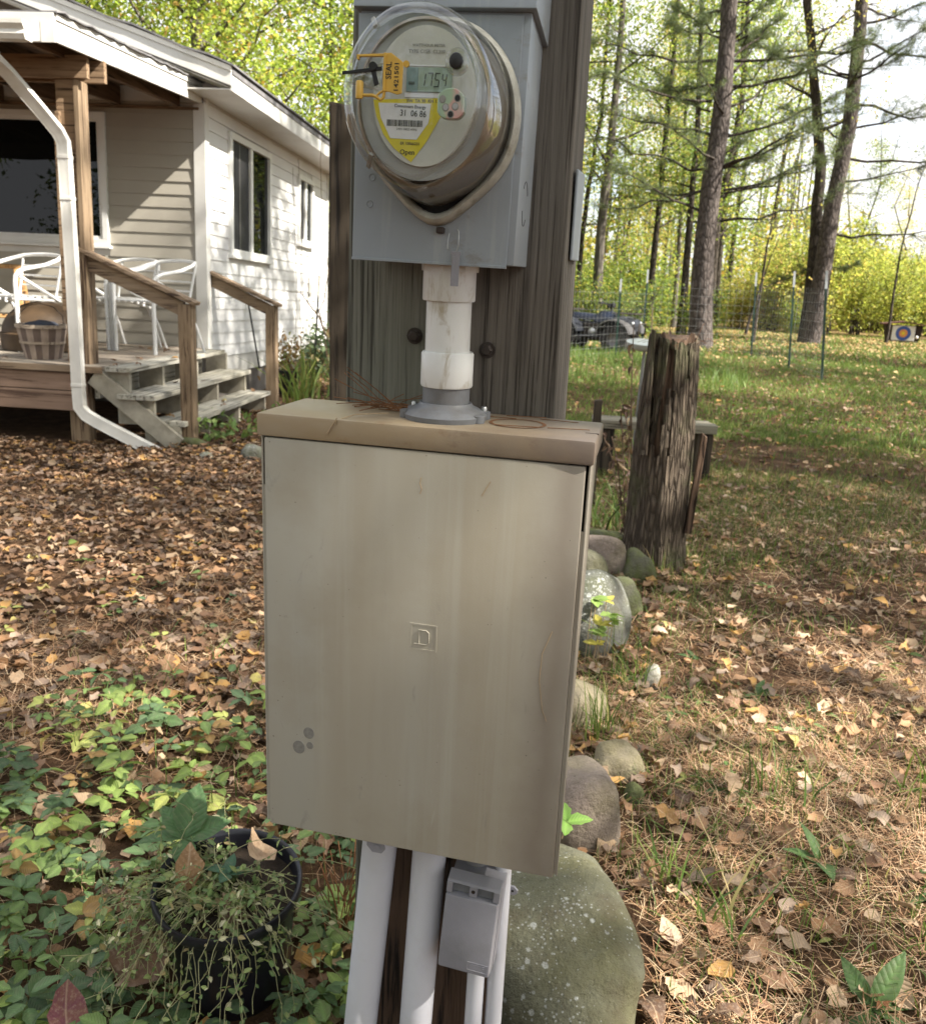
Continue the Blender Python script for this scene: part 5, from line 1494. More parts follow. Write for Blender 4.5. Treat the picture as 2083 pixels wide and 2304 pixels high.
# the measured trees behind the lawn
def up(pts, dx, H): # continue a measured stem to its full height
    a, b = pts[-2], pts[-1]
    return list(pts)+[(b[0]+dx, b[1], (b[2]+H)/2), (b[0]+dx*1.6, b[1], H)]
TREES = [
 ('T1', [(0,0,0),(.0,0,2.8),(.11,0,4.4),(.31,0,6.3),(.32,0,9.6)], (3.37,30,0), .10, 2.6, 13, 2.2, 14, 5200, .105, PAL_YG, 'bark_dark', 'slim dark trunked tree nearest the utility post in the woods'),
 ('T2', [(0,0,0),(-.06,0,2.2),(-.03,0,3.6),(.04,0,5.5),(.06,0,8.8)], (3.62,27,0), .165, 3.2, 14, 2.6, 16, 5600, .10, PAL_YG, 'bark_grey', 'straight grey trunked tree standing directly behind the quad bike'),
 ('T3', [(0,0,0),(-.0,0,3.2),(.03,0,6.0),(.0,0,9.4)], (5.52,29,0), .115, 2.8, 13, 2.4, 14, 5000, .10, PAL_YG, 'bark_dark', 'slender tree with a yellowing crown between the post and the big pine'),
 ('T4', [(0,0,0),(-.1,0,3.5),(-.25,0,6.6),(-.48,0,10.6)], (7.20,33,0), .095, 3.4, 14, 2.2, 12, 4200, .11, PAL_G, 'bark_grey', 'thin grey tree standing well behind, left of the big pine'),
 ('T5', [(0,0,0),(-.07,0,3.1),(-.08,0,5.4),(-.34,0,9.2)], (6.36,28,0), .125, 3.0, 13, 2.4, 14, 4600, .10, PAL_G, 'bark_dark', 'dark trunked tree immediately left of the big pine'),
 ('T7', [(0,0,0),(-.15,0,3.2),(-.26,0,4.8),(-.6,0,6.3),(-1.17,0,8.7)], (9.46,26,0), .20, 5.5, 14, 2.6, 12, 2600, .09, PAL_Y, 'bark_dark', 'leaning dark trunked tree, left stem of the pair on the right'),
]
for (nm, pts, loc, r0, z0, z1, sp, nb, nl, ls, pal, bk_, lab) in TREES:
    pts = up(pts, (pts[-1][0]-pts[-2][0])*.6, 15)
    place_tree('woodland_tree', deciduous(hash(nm) % 1 + int(nm[1:])*17, pts, r0, z0, z1, sp, nb, int(nl*1.35), ls, pal, bk_), loc, 0, 1, lab, 'tree', None)
# thin leaning saplings
for i, (pts, loc, lab, nl, pal) in enumerate([
  ([(0,0,0),(.02,0,1.0),(0,0,2.6),(.2,0,4.4),(.5,0,6.0)], (12.6,28,0), 'thin bare leaning sapling in front of the bright thicket near the target', 160, PAL_YG),
  ([(0,0,0),(.06,0,2.5),(.11,0,3.1),(.2,0,5.2)], (7.36,24,0), 'thin dark sapling between the big pine and the fence posts', 500, PAL_Y),
  ([(0,0,0),(.3,0,1.5),(.5,0,2.4),(1.0,0,3.9)], (8.9,30,0), 'thin curved sapling with orange leaves behind the fence posts', 700, PAL_Y)]):
    place_tree('sapling', deciduous(300+i, pts, .045, 1.4, pts[-1][2]*.98, 1.0, 9, nl, .09, pal, 'bark_dark', sig=.3), loc, 0, 1, lab, 'sapling', None)

# pines: trunk, bare whorled limbs, soft needle sprays
def needles(P, dirs, rs, n_per, L, wd, cols):
    n = len(P)*n_per
    Pr = np.repeat(P, n_per, 0)+rs.normal(size=(n,3))*.02
    d = unit(np.repeat(dirs, n_per, 0)*.55+rs.normal(size=(n,3))*.75)
    s_ = unit(np.cross(d, rs.normal(size=(n,3))))*wd
    l = (L*rs.uniform(.6,1.15,n))[:,None]
    V = np.stack([Pr-s_*.5, Pr+s_*.5, Pr+d*l], 1).reshape(-1,3)
    return V, np.arange(n*3).reshape(n,3), np.repeat(pick(cols, n, rs), 3, 0)
PAL_P = [(4,(.085,.125,.052)),(3,(.115,.150,.060)),(2,(.18,.195,.065)),(1,(.06,.09,.05))]
def pine(seed, trunk, r0, limbs, ntuft, sprays, L=.12, nper=9, wd=.0065):
    rs = np.random.default_rng(seed); rr = random.Random(seed)
    m = MB(); pts = [Vector(p) for p in trunk]; Ht = pts[-1].z
    fine = []
    for a, b in zip(pts, pts[1:]):
        for k in range(4): fine.append(a.lerp(b, k/4)+Vector((rr.gauss(0,.01), rr.gauss(0,.01), 0)))
    fine.append(pts[-1])
    m.tube(fine, [max(.03, r0*(1-.72*p.z/Ht)*(1+.22*math.exp(-p.z/.3))*(1+rr.gauss(0,.02))) for p in fine], 16)
    P, D = [], []
    bm_ = MB()
    for (a, b) in limbs:
        a, b = Vector(a), Vector(b); Ln = (b-a).length
        q = [a]
        for k in range(1, 7):
            f = k/6
            q.append(a.lerp(b, f)+Vector((rr.gauss(0,.045), rr.gauss(0,.07), -.09*math.sin(f*math.pi)*Ln*.5+rr.gauss(0,.04))))
        rb = .029*min(1.4, .5+Ln*.3)
        bm_.tube(q, [rb*(1-.8*k/6) for k in range(7)], 6, False)
        for k in range(2, 7):
            for s_ in range(rr.randint(1, 3)):
                e = q[k]+((b-a).normalized()*.6+Vector((rr.gauss(0,.4), rr.gauss(0,.6), rr.gauss(.05,.3)))).normalized()*rr.uniform(.25,.6)*min(1.3,Ln*.5)
                bm_.tube([q[k], q[k].lerp(e,.5)+Vector((0,0,rr.gauss(0,.03))), e], [rb*.28, rb*.2, rb*.08], 3, False)
                if k >= 2:
                    nt = int(ntuft*(.4+.2*k))
                    for u_ in range(nt):
                        f = rr.random(); P.append(q[k].lerp(e, f)+Vector((rr.gauss(0,.05), rr.gauss(0,.05), rr.gauss(0,.03)))); D.append((e-q[k]).normalized())
    for (c, rad, n) in sprays:
        for k in range(n):
            P.append(Vector(c)+Vector((rr.gauss(0,rad[0]), rr.gauss(0,rad[1]), rr.gauss(0,rad[2])))); D.append(Vector((rr.gauss(0,1), rr.gauss(0,1), .4)).normalized())
    V, F, C = needles(np.array([tuple(p) for p in P]), np.array([tuple(d) for d in D]), rs, nper, L, wd, PAL_P)
    return (m.mesh('trunk', M['bark_pine'], smooth=60), bm_.mesh('limbs', M['bark_dark'], smooth=60), np_mesh('needles', V, F, M['leaf_pine'], C))
PL = [((5.08,6.8),(4.22,7.36)),((5.07,6.67),(3.92,6.83)),((5.06,6.22),(2.39,6.42)),((5.07,5.71),(4.17,5.71)),((5.06,5.39),(2.63,5.71)),((5.06,5.18),(4.02,5.81)),((5.1,4.7),(2.76,5.21)),((5.06,3.98),(2.77,4.62)),((5.07,3.08),(3.01,3.85)),((5.02,3.5),(2.99,3.06)),((5.41,6.65),(6.07,7.44)),((5.45,6.32),(6.69,7.47)),((5.46,6.22),(7.97,6.59)),((5.45,5.95),(6.37,7.21)),((5.43,5.7),(8.08,6.47)),((5.48,5.29),(7.26,6.52)),((5.46,4.67),(7.84,5.68)),((5.51,4.05),(7.9,5.22)),((5.53,3.55),(7.57,4.35)),((5.56,3.48),(7.5,4.18)),((5.53,2.88),(7.88,3.49))]
PB = Vector((5.38, 21.6, 0))
rr = random.Random(77)
limbs = []
for (a, b) in PL:
    dy = rr.uniform(-1.1, 1.1)
    limbs.append(((a[0]-PB.x, 0, a[1]), (b[0]-PB.x, dy, b[1])))
for k in range(26):
    z = rr.uniform(3.2, 12); az = rr.uniform(0, 6.28); L_ = rr.uniform(1.2, 2.6)
    if abs(math.cos(az)) > .8 and z < 7.5: az += 1.2
    limbs.append(((0,0,z),(math.cos(az)*L_, math.sin(az)*L_, z+rr.uniform(.1,.9))))
def place_pine(meshes, loc, rz, lab):
    t = thing('pine_tree', lab, 'pine tree'); t.matrix_world = T3(*loc) @ Matrix.Rotation(rz, 4, 'Z')
    for nm, me in zip(('trunk','limbs','needles'), meshes):
        o = bpy.data.objects.new(nm, me); COL.objects.link(o); o.parent = t
place_pine(pine(41, [(0,0,0),(-.14,0,2.3),(-.13,0,3.64),(-.08,0,5.36),(-.16,0,7.4),(-.25,0,15)], .27, limbs, 17, []), PB, 0, 'large white pine with bare dark limbs in the middle of the lawn edge')
P8 = Vector((9.36, 25.5, 0))
limbs = []
for (a, b) in [((.15,4.3),(2.6,4.9)),((.2,3.0),(3.4,3.3)),((.25,5.6),(2.8,6.6)),((.27,6.2),(3.6,6.1)),((.2,4.9),(3.9,5.1)),((.1,2.2),(-.9,1.7)),((.12,2.1),(.9,2.2)),((.2,7.2),(2.4,8.4)),((.18,7.7),(3.2,7.6)),((.18,6.8),(-1.8,7.6)),((.2,5.3),(-1.2,6.3)),((.1,8.1),(2.7,9.2))]:
    limbs.append(((a[0],0,a[1]),(b[0],rr.uniform(-1,1),b[1])))
for k in range(18):
    z = rr.uniform(6.5, 13); az = rr.uniform(0, 6.28); L_ = rr.uniform(1.5, 3)
    limbs.append(((.15,0,z),(math.cos(az)*L_, math.sin(az)*L_, z+rr.uniform(0,.6))))
place_pine(pine(42, [(0,0,0),(.07,0,.6),(.13,0,3.7),(.27,0,5.74),(.17,0,8.65),(.0,0,15)], .255, limbs, 15, [((2.2,0,6.2),(.8,.5,.16),460),((3.1,0,5.2),(.7,.5,.14),460),((2.3,.3,7.6),(.9,.5,.2),560),((3.0,0,8.4),(.9,.5,.25),560)]), P8, 0, 'dark leaning pine, right stem of the pair at the right of the lawn')
limbs = []
for (z, x, zz) in ((8.6,-4.2,8.9),(7.9,-4.8,7.7),(7.0,-4.0,6.9),(6.2,-3.4,6.3),(5.2,-3.1,5.0),(4.6,-2.6,4.6),(9.3,-3.6,9.8)):
    limbs.append(((0,0,z),(x,rr.uniform(-1,1),zz)))
for k in range(16):
    z = rr.uniform(5, 13); az = rr.uniform(0, 6.28); limbs.append(((0,0,z),(math.cos(az)*2.5, math.sin(az)*2.5, z+.2)))
place_pine(pine(43, [(0,0,0),(.05,0,4),(0,0,9),(0,0,15)], .28, limbs, 16, []), Vector((16.2, 24.5, 0)), 0, 'pine tree outside the right edge whose needle sprays reach into view')

def where(x, y):
    a = math.degrees(math.atan2(x, y))
    z = [(-9,'far left of the post'),(2.5,'hidden behind the utility post'),(6.2,'just right of the utility post'),(8.5,'behind the quad bike'),(11,'behind the left metal fence posts'),(13.3,'just left of the big pine'),(15.5,'just right of the big pine'),(17.5,'behind the third fence post'),(19.6,'left of the leaning pair of trunks'),(22,'right behind the leaning pair of trunks'),(24.5,'between the leaning trunks and the target'),(27,'behind the archery target'),(90,'beyond the right edge')]
    d = math.hypot(x, y)
    row = 'front row' if d < 33 else ('second row' if d < 37 else ('third row' if d < 42 else ('fourth row' if d < 48 else ('fifth row' if d < 55 else 'rearmost row'))))
    for lim, w_ in z:
        if a < lim: return w_+', '+row
# generic woodland trees, shared shapes
VAR = []
for k, (pal, nl, bk_, sp) in enumerate(((PAL_YG,5200,'bark_grey',2.4),(PAL_G,5200,'bark_dark',2.2),(PAL_Y,4200,'bark_grey',2.0),(PAL_YG,4200,'bark_dark',2.6),(PAL_Y,3200,'bark_dark',1.8))):
    rr = random.Random(60+k)
    tr_ = [(0,0,0),(rr.gauss(0,.1),rr.gauss(0,.1),3.5),(rr.gauss(0,.25),rr.gauss(0,.25),7),(rr.gauss(0,.4),rr.gauss(0,.4),11),(rr.gauss(0,.5),rr.gauss(0,.5),15)]
    VAR.append(deciduous(60+k, tr_, .13, 2.6, 14.5, sp, 24, int(nl*1.35), .12, pal, bk_, sig=.5))
rr = random.Random(5)
spots = []
for k in range(30):
    for tr in range(30):
        y = rr.uniform(32, 62); x = rr.uniform(-2, .62*y)
        az = x/y
        if az > .40 and rr.random() < .75: continue
        if .30 < az <= .40 and rr.random() < .45: continue
        if all((x-a)**2+(y-b)**2 > 4 for a, b in spots): break
    spots.append((x, y))
for (x, y) in spots:
    k = rr.randrange(5)
    sc = rr.uniform(.8, 1.15) if x/y < .36 else rr.uniform(.45, .7)
    kind = ['pale trunked yellow green tree','dark trunked green tree','pale trunked yellow tree','dark trunked broad yellow green tree','dark trunked sparse yellow tree'][k]+' '+where(x, y)
    place_tree('young_tree', VAR[k], (x, y, 0), rr.uniform(0, 6.28), sc, kind, 'tree', 'young trees in the woods beyond the lawn')
# maples behind the house
MV = []
for k, pal in enumerate(([(4,(.310,.390,.070)),(3,(.230,.320,.065)),(2,(.41,.42,.09)),(.6,(.13,.20,.05))], [(4,(.330,.410,.075)),(3,(.260,.350,.070)),(2,(.42,.42,.09)),(1,(.42,.28,.08))])):
    rr2 = random.Random(90+k)
    MV.append(deciduous(90+k, [(0,0,0),(.05,0,3),(.1,.1,7),(0,.1,13)], .2, 2.2, 12.6, 3.6, 38, 27000, .12, pal, 'bark_grey', sig=.55, low=.8))
for i, (x, y, k, sc, lab) in enumerate(((-9.5,21,0,1.0,'large yellow green maple rising behind the left of the roof'),(-5.6,19.5,1,.95,'bright yellow green maple over the middle of the roof'),(-1.9,22.5,0,1.0,'yellow green maple beyond the far corner of the house'),(-7.2,27,1,1.15,'tall maple standing behind the other maples over the roof'),(-3.2,29,0,1.2,'maple with orange tinted leaves far behind the house'),(.4,31,1,1.1,'maple mostly hidden behind the utility post'),(-12.5,27,1,1.2,'maple at the far left behind the roof'))):
    place_tree('maple_tree', MV[k], (x, y, 0), i*1.9, sc, lab, 'maple tree', 'maples behind the house')
place_tree('slender_tree', deciduous(95, [(0,0,0),(.05,0,4.4),(-.0,0,7.6),(.1,0,15)], .085, 4, 14, 1.4, 12, 1200, .11, PAL_Y, 'bark_grey', sig=.35), (-3.65, 23.5, 0), 0, 1, 'slender grey trunk standing just left of the dark garden post top', 'tree', None)

# understory bushes
def bush(seed, H, rad, n, ls, pal, nst=9):
    rs = np.random.default_rng(seed); rr = random.Random(seed)
    m = MB(); cl = []
    for k in range(nst):
        az = rr.uniform(0, 6.28); l = rr.uniform(.5, 1)*H; o = rr.uniform(.1, .8)*rad
        q = [Vector((rr.gauss(0,.15),rr.gauss(0,.15),-.05)), Vector((math.cos(az)*o*.4, math.sin(az)*o*.4, l*.5)), Vector((math.cos(az)*o, math.sin(az)*o, l))]
        m.tube(q, [.022,.014,.005], 4, False)
        for s_ in range(9):
            f = rr.uniform(.15, 1); p = q[0].lerp(q[1], f*2) if f < .5 else q[1].lerp(q[2], f*2-1)
            e = p+Vector((rr.gauss(0,.5)*rad*.5, rr.gauss(0,.5)*rad*.5, rr.gauss(.12,.2)))
            m.tube([p, e], [.007,.003], 3, False); cl += [e, p.lerp(e,.6)]
    c = np.array([tuple(v) for v in cl]); c[:,2] = np.maximum(c[:,2], .1)
    w_ = rs.gamma(1.2, 1, len(c)); k = rs.choice(len(c), n, p=w_/w_.sum())
    P = c[k]+rs.normal(size=(n,3))*np.array([.22,.22,.16])*rad*.75; P[:,2] = np.abs(P[:,2])
    V, F, C = cards(P, ls*rs.uniform(.6,1.3,n), pick(pal, n, rs)*rs.uniform(.8,1.15,len(c))[k][:,None], rs)
    return m.mesh('stems', M['bark_dark'], smooth=60), np_mesh('foliage', V, F, M['leaf_tree'], C)
BV = [bush(120, 3.0, 1.7, 3600, .11, PAL_YG), bush(121, 2.4, 1.5, 3200, .10, PAL_G), bush(122, 3.6, 1.8, 3600, .11, [(4,(.33,.36,.085)),(3,(.26,.31,.075)),(2,(.40,.37,.10))]), bush(123, 1.7, 1.4, 2600, .10, PAL_G), bush(124, 2.8, 1.5, 2400, .11, PAL_Y)]
BL = ['yellow green bush', 'green leafy bush', 'bright yellow tall bush', 'low green bush', 'loose yellow orange bush']
def place_bush(k, x, y, rz, sc, zs=1.0, lab=None):
    t = thing('bush', lab or BL[k]+' '+where(x, y), 'bush', 'bushes along the wood edge')
    t.matrix_world = T3(x, y, 0) @ Matrix.Rotation(rz, 4, 'Z') @ Matrix.Diagonal((sc, sc, sc*zs, 1))
    for nm, me in zip(('stems','foliage'), BV[k]):
        o = bpy.data.objects.new(nm, me); COL.objects.link(o); o.parent = t
rr = random.Random(15)
for k in range(74):
    x = rr.uniform(-3, 27); y = 30.5+rr.uniform(0, 13)+max(0, x-9)*.32
    if x/y > .62: continue
    if x < 8.5: kk = rr.choice((0,1,1,3,0,4)); sc = rr.uniform(.75,1.1)
    elif x < 12: kk = rr.choice((0,4,2,3,4)); sc = rr.uniform(.7,1.05)
    else: kk = rr.choice((2,2,0,2,4)); sc = rr.uniform(.9,1.3)
    place_bush(kk, x, y, rr.uniform(0,6.28), sc)
for (k, x, y, sc) in ((1,3.4,24.8,.72),(3,4.6,25.5,.9),(1,2.2,25.6,.85),(3,6.6,26.5,.8),(0,1.2,27,1.0),(2,15.4,33.5,1.0),(2,17.5,34,1.1),(3,11.5,32.4,.7),(0,.2,24.5,.9)):
    place_bush(k, x, y, x*3.1, sc)
rr = random.Random(19)
for k in range(16):  # unseen bushes added behind the camera to darken the porch window reflection
    place_bush(rr.choice((0,1,3)), -19+k*1.3+rr.uniform(-.4,.4), rr.uniform(-18,-14), rr.uniform(0,6.28), 1.8 if k < 11 else 1.3, 1.1, 'leafy bush outside the picture behind the viewer')
# the far wood reads as one mass
rs = np.random.default_rng(31)
n = 26000
az = rs.uniform(-.30, .70, n); d = rs.uniform(60, 95, n)
x = np.sin(az)*d; y = np.cos(az)*d
hmax = np.where(az < .34, 9.5, 4.6)*(1+.25*np.sin(az*37)+.2*np.sin(az*83+1))
z = hmax*rs.random(n)**(np.where(az < .34, 1.15, 1.0))
V, F, C = cards(np.stack([x,y,z],1), rs.uniform(.25,.6,n), pick([(4,(.24,.26,.045)),(3,(.33,.29,.05)),(3,(.14,.17,.035)),(1,(.38,.24,.06))], n, rs), rs)
m = MB(); rr = random.Random(6)
for k in range(150):
    a_ = rr.uniform(-.3,.7); d_ = rr.uniform(58,92); xx, yy = math.sin(a_)*d_, math.cos(a_)*d_
    h_ = rr.uniform(9,16) if a_ < .36 else rr.uniform(3,6)
    m.tube([(xx,yy,-.1),(xx+rr.gauss(0,.2),yy,h_*.5),(xx+rr.gauss(0,.5),yy,h_)], [rr.uniform(.06,.14),.07,.02], 5, False)
fw_ = np_mesh('far_wood', V, F, M['leaf_tree'], C)
o = solo('far_wood', fw_, None, 'pale yellow green far wood closing the view behind the nearer trees', 'woodland', None, kind='stuff')
t_ = m.mesh('far_trunks', M['bark_grey'], smooth=60)
solo('far_trunks', t_, None, 'thin grey trunks of the far wood', 'woodland', None, kind='stuff')

# trees off camera: right ones dapple the yard, added rear ones darken window reflections
SV = [deciduous(150+k, [(0,0,0),(.1,0,4),(0,.1,8),(.1,0,13)], .2, 3.6, 12.6, 3.4, 26, 4200, .20, PAL_YG, 'bark_dark', sig=.32, low=.8) for k in range(2)]
SV.append(deciduous(158, [(0,0,0),(.1,0,4),(0,.1,8),(.1,0,13)], .16, 4.2, 12.6, 3.2, 24, 2600, .20, PAL_YG, 'bark_dark', sig=.40, low=.8))
SHADE = [(9.2,-2.8,0,1.0),(11.6,3.3,1,1.0),(8.4,6.6,0,1.05),(8.7,2.9,1,.95),(13.2,7.6,1,1.0),(16.5,11.5,1,1.0),(6.4,-7.2,0,1.1),(19.5,15.5,0,1.0),
 (-3,-14,0,1.1),(-8.5,-13,1,1.2),(2.5,-15,1,1.2),(-15,-5,1,1.1),(-14.5,-13,0,1.2),(-18,3,0,1.2),(-5.5,-17,1,1.3),(-10.5,-18,0,1.3),(-12,-10,1,1.2),(-7.5,-20,0,1.4),(7.0,1.6,2,.95)]
sl_ = ['the first','another']
for i, (x, y, k, sc) in enumerate(SHADE):
    place_tree('shade_tree', SV[k], (x, y, 0), i*1.3, sc, 'leafy tree standing outside the picture around the yard, for dappled shade and window reflections', 'tree', 'trees outside the picture shading the yard')

# ------------------------------------------------------------------ leaf litter, needles, grass
def leaf_proto(seed, asp=.62, nst=6):
    r_ = random.Random(seed)
    curl = r_.uniform(-1.0, 1.2); fold = r_.uniform(.0, .5); tw = r_.uniform(-1.3, 1.3); wv = r_.uniform(.02, .16)
    V = []
    for i in range(nst):
        t = i/(nst-1)
        w = asp*.5*math.sin(math.pi*min(1, t**.75))**.8*(1 if 0 < i < nst-1 else 0)
        if i == 0 or i == nst-1: w = .012
        a = curl*(t-.5)
        y = t-.5; z = curl*.32*((t-.5)**2*4-.4)
        for s_ in (-1, 0, 1):
            ww = w*s_*(1+r_.gauss(0,.18))
            zz = z+abs(s_)*fold*w+(wv*math.sin(i*2.3+s_) if s_ else 0)
            ang = tw*(t-.5)
            V.append((ww*math.cos(ang)-(zz-z)*math.sin(ang), y, z+ww*math.sin(ang)+(zz-z)*math.cos(ang)))
    F = []
    for i in range(nst-1):
        for k in range(2):
            F.append((i*3+k, i*3+k+1, (i+1)*3+k+1, (i+1)*3+k))
    V = np.array(V); V[:,2] -= V[:,2].min()*.7
    return V, np.array(F)
def maple_proto(seed):
    r_ = random.Random(seed)
    tips = [(0,1.0,90),(1,.78,140),(2,.78,40),(3,.45,190),(4,.45,-10)]
    out = [(270,.10),(215,.22),(192,.52),(172,.28),(143,.72),(118,.33),(90,.78),(62,.33),(37,.72),(8,.28),(-12,.52),(-35,.22)]
    V = [(0,-.1,0)]
    cu_ = r_.uniform(.2,.9)
    for a, d in out:
        x, y = d*math.cos(R(a))*.75, d*math.sin(R(a))*.75
        V.append((x, y-.1, cu_*.35*(x*x+y*y)+r_.gauss(0,.05)))
    F = []
    n = len(out)
    for k in range(n): F.append((0, 1+k, 1+(k+1)%n, 1+(k+1)%n))
    return np.array(V), np.array([(0, 1+k, 1+(k+1)%n) for k in range(n)])
LP = [leaf_proto(s_, random.Random(s_).uniform(.45,.85)) for s_ in range(14)]
LPM = [maple_proto(50+s_) for s_ in range(3)]
def euler_mats(yaw, tilt, tdir):
    c, s_ = np.cos(yaw), np.sin(yaw); Z = np.zeros_like(c); O = np.ones_like(c)
    Rz = np.stack([np.stack([c,-s_,Z],-1), np.stack([s_,c,Z],-1), np.stack([Z,Z,O],-1)], -2)
    ax = np.stack([np.cos(tdir), np.sin(tdir), Z], -1)
    ct, st_ = np.cos(tilt)[:,None,None], np.sin(tilt)[:,None,None]
    K = np.zeros((len(yaw),3,3)); K[:,0,2] = ax[:,1]; K[:,1,2] = -ax[:,0]; K[:,2,0] = -ax[:,1]; K[:,2,1] = ax[:,0]
    I = np.eye(3)[None]
    return (I+st_*K+(1-ct)*(K@K))@Rz
def scatter(protos, pos, size, yaw, tilt, cols, rs, pid=None):
    Vs, Fs, Cs = [], [], []; base = 0
    pid = rs.integers(0, len(protos), len(pos)) if pid is None else pid
    Rm = euler_mats(yaw, tilt, rs.uniform(0, 6.28, len(pos)))
    for k, (PV, PFc) in enumerate(protos):
        i = np.where(pid == k)[0]
        if not len(i): continue
        V = np.einsum('nij,vj->nvi', Rm[i], PV)*size[i][:,None,None]+pos[i][:,None,:]
        nv = PV.shape[0]
        F = PFc[None]+(base+np.arange(len(i))*nv)[:,None,None]
        c = np.repeat(cols[i], nv, 0)*np.tile(1+.10*np.sin(np.arange(nv)*2.1), len(i))[:,None]
        c = np.concatenate([c, np.tile(.6+PV[:,1]-.9*np.abs(PV[:,0]), len(i))[:,None]], 1)
        Vs.append(V.reshape(-1,3)); Fs.append(F.reshape(-1, PFc.shape[1])); Cs.append(c); base += len(i)*nv
    return np.concatenate(Vs), np.concatenate(Fs), np.concatenate(Cs)
def wedge(n, y0_, y1_, a0_, a1_, rs, pw=2.0):
    """points on the ground inside a fan of directions"""
    a = np.radians(rs.uniform(a0_, a1_, n)); d = (rs.random(n)*(y1_**pw-y0_**pw)+y0_**pw)**(1/pw)
    return d*np.sin(a), d*np.cos(a)
def blocked(x, y):
    # keep off the porch, the house, the post foot and the pot
    p = np.array(DF.inverted())
    lx = p[0,0]*x+p[0,1]*y+p[0,3]; ly = p[1,0]*x+p[1,1]*y+p[1,3]
    b = (lx < .02) & (ly > -2.0)
    b |= (np.hypot(x+.384, y-1.40) < .125)
    b |= (((x-.225)/.19)**2+((y-1.545)/.31)**2 < 1)
    b |= (np.hypot(x-.935, y-4.2) < .13)
    return b
PAL_L = [(5,(.305,.178,.098)),(4,(.250,.132,.064)),(4.5,(.415,.290,.185)),(5,(.170,.096,.058)),(2,(.400,.225,.075)),(4,(.095,.058,.040)),(4,(.260,.185,.138)),(.15,(.36,.31,.10))]
rs = np.random.default_rng(101)
def litter(n, y0_, y1_, a0_, a1_, smin, smax, pal, protos, dens=None, zlift=.012, tilt=.26):
    x, y = wedge(n, y0_, y1_, a0_, a1_, rs)
    k = ~blocked(x, y)
    if dens is not None: k &= rs.random(n) < dens(x, y)
    x, y = x[k], y[k]; n = len(x)
    pos = np.stack([x, y, ground_h(x, y)+rs.random(n)*zlift], 1)
    return scatter(protos, pos, rs.uniform(smin, smax, n), rs.uniform(0, 6.28, n), np.abs(rs.normal(0, tilt, n)), pick(pal, n, rs, .2), rs)
def join(L):
    Vs, Fs, Cs = [], [], []; b = 0
    for V, F, C in L: Vs.append(V); Fs.append(F+b); Cs.append(C if C.shape[1] == 4 else np.concatenate([C, np.zeros((len(C),1))], 1)); b += len(V)
    return np.concatenate(Vs), np.concatenate(Fs), np.concatenate(Cs)
seg = []
left = lambda x, y: np.clip((.0-x+.10*y*0-.05)/.25, 0, 1)*np.clip((y-1.7)/1.0, .45, 1)
seg.append(litter(16500, 1.05, 9.5, -34, 2, .030, .070, PAL_L, LP, left, .026, .24))
seg.append(litter(2600, 9.0, 16, -10, 2, .05, .09, PAL_L, LP, None, .03))
seg.append(litter(1350, 1.1, 6.2, 3, 36, .030, .075, [(5,(.46,.33,.22)),(4,(.34,.20,.11)),(3,(.38,.28,.21)),(3,(.22,.12,.07)),(1.5,(.45,.26,.09))], LP, lambda x, y: np.clip((x-.12)/.3, 0, 1)*.9, .03))
seg.append(litter(1500, 2.6, 6.6, 5, 33, .025, .055, PAL_L, LP, None, .02))
seg.append(litter(3800, 6, 17, 2, 31, .045, .085, PAL_L, LP, lambda x, y: .35+.5*(fbm2(x, y, 9, .9, 3) > .1), .05))
for (bx, by, br) in ((.226,1.505,.24),(.285,1.94,.14),(.455,2.225,.10),(.36,2.52,.14),(.485,3.12,.20),(.665,3.5,.13),(.805,3.93,.11),(.935,4.2,.17)):
    n = 26; a = rs.uniform(0, 6.28, n); d = br*rs.uniform(.85, 1.25, n)
    x = bx+np.cos(a)*d; y = by+np.sin(a)*d*(1.35 if by < 1.6 else 1)
    pos = np.stack([x, y, ground_h(x, y)+rs.uniform(.005, .035, n)], 1)
    seg.append(scatter(LP, pos, rs.uniform(.03, .07, n), rs.uniform(0, 6.28, n), np.abs(rs.normal(0, .4, n)), pick(PAL_L, n, rs, .2), rs))
V, F, C = join(seg)
solo('fallen_leaves', np_mesh('fallen_leaves', V, F, M['leaf_dry'], C), None, 'dense carpet of brown, tan and orange fallen leaves over the yard', 'fallen leaves', None, kind='stuff')
seg = [litter(6500, 16, 34, 2, 32, .07, .14, [(3,(.44,.31,.15)),(2,(.36,.20,.09)),(2,(.50,.36,.18))], [leaf_proto(3, .7, 3)], lambda x, y: np.clip((y-14)/12, .12, 1), .05)]
V, F, C = join(seg)
solo('far_fallen_leaves', np_mesh('far_fallen_leaves', V, F, M['leaf_dry'], C), None, 'scattered tan leaves on the far end of the lawn', 'fallen leaves', None, kind='stuff')
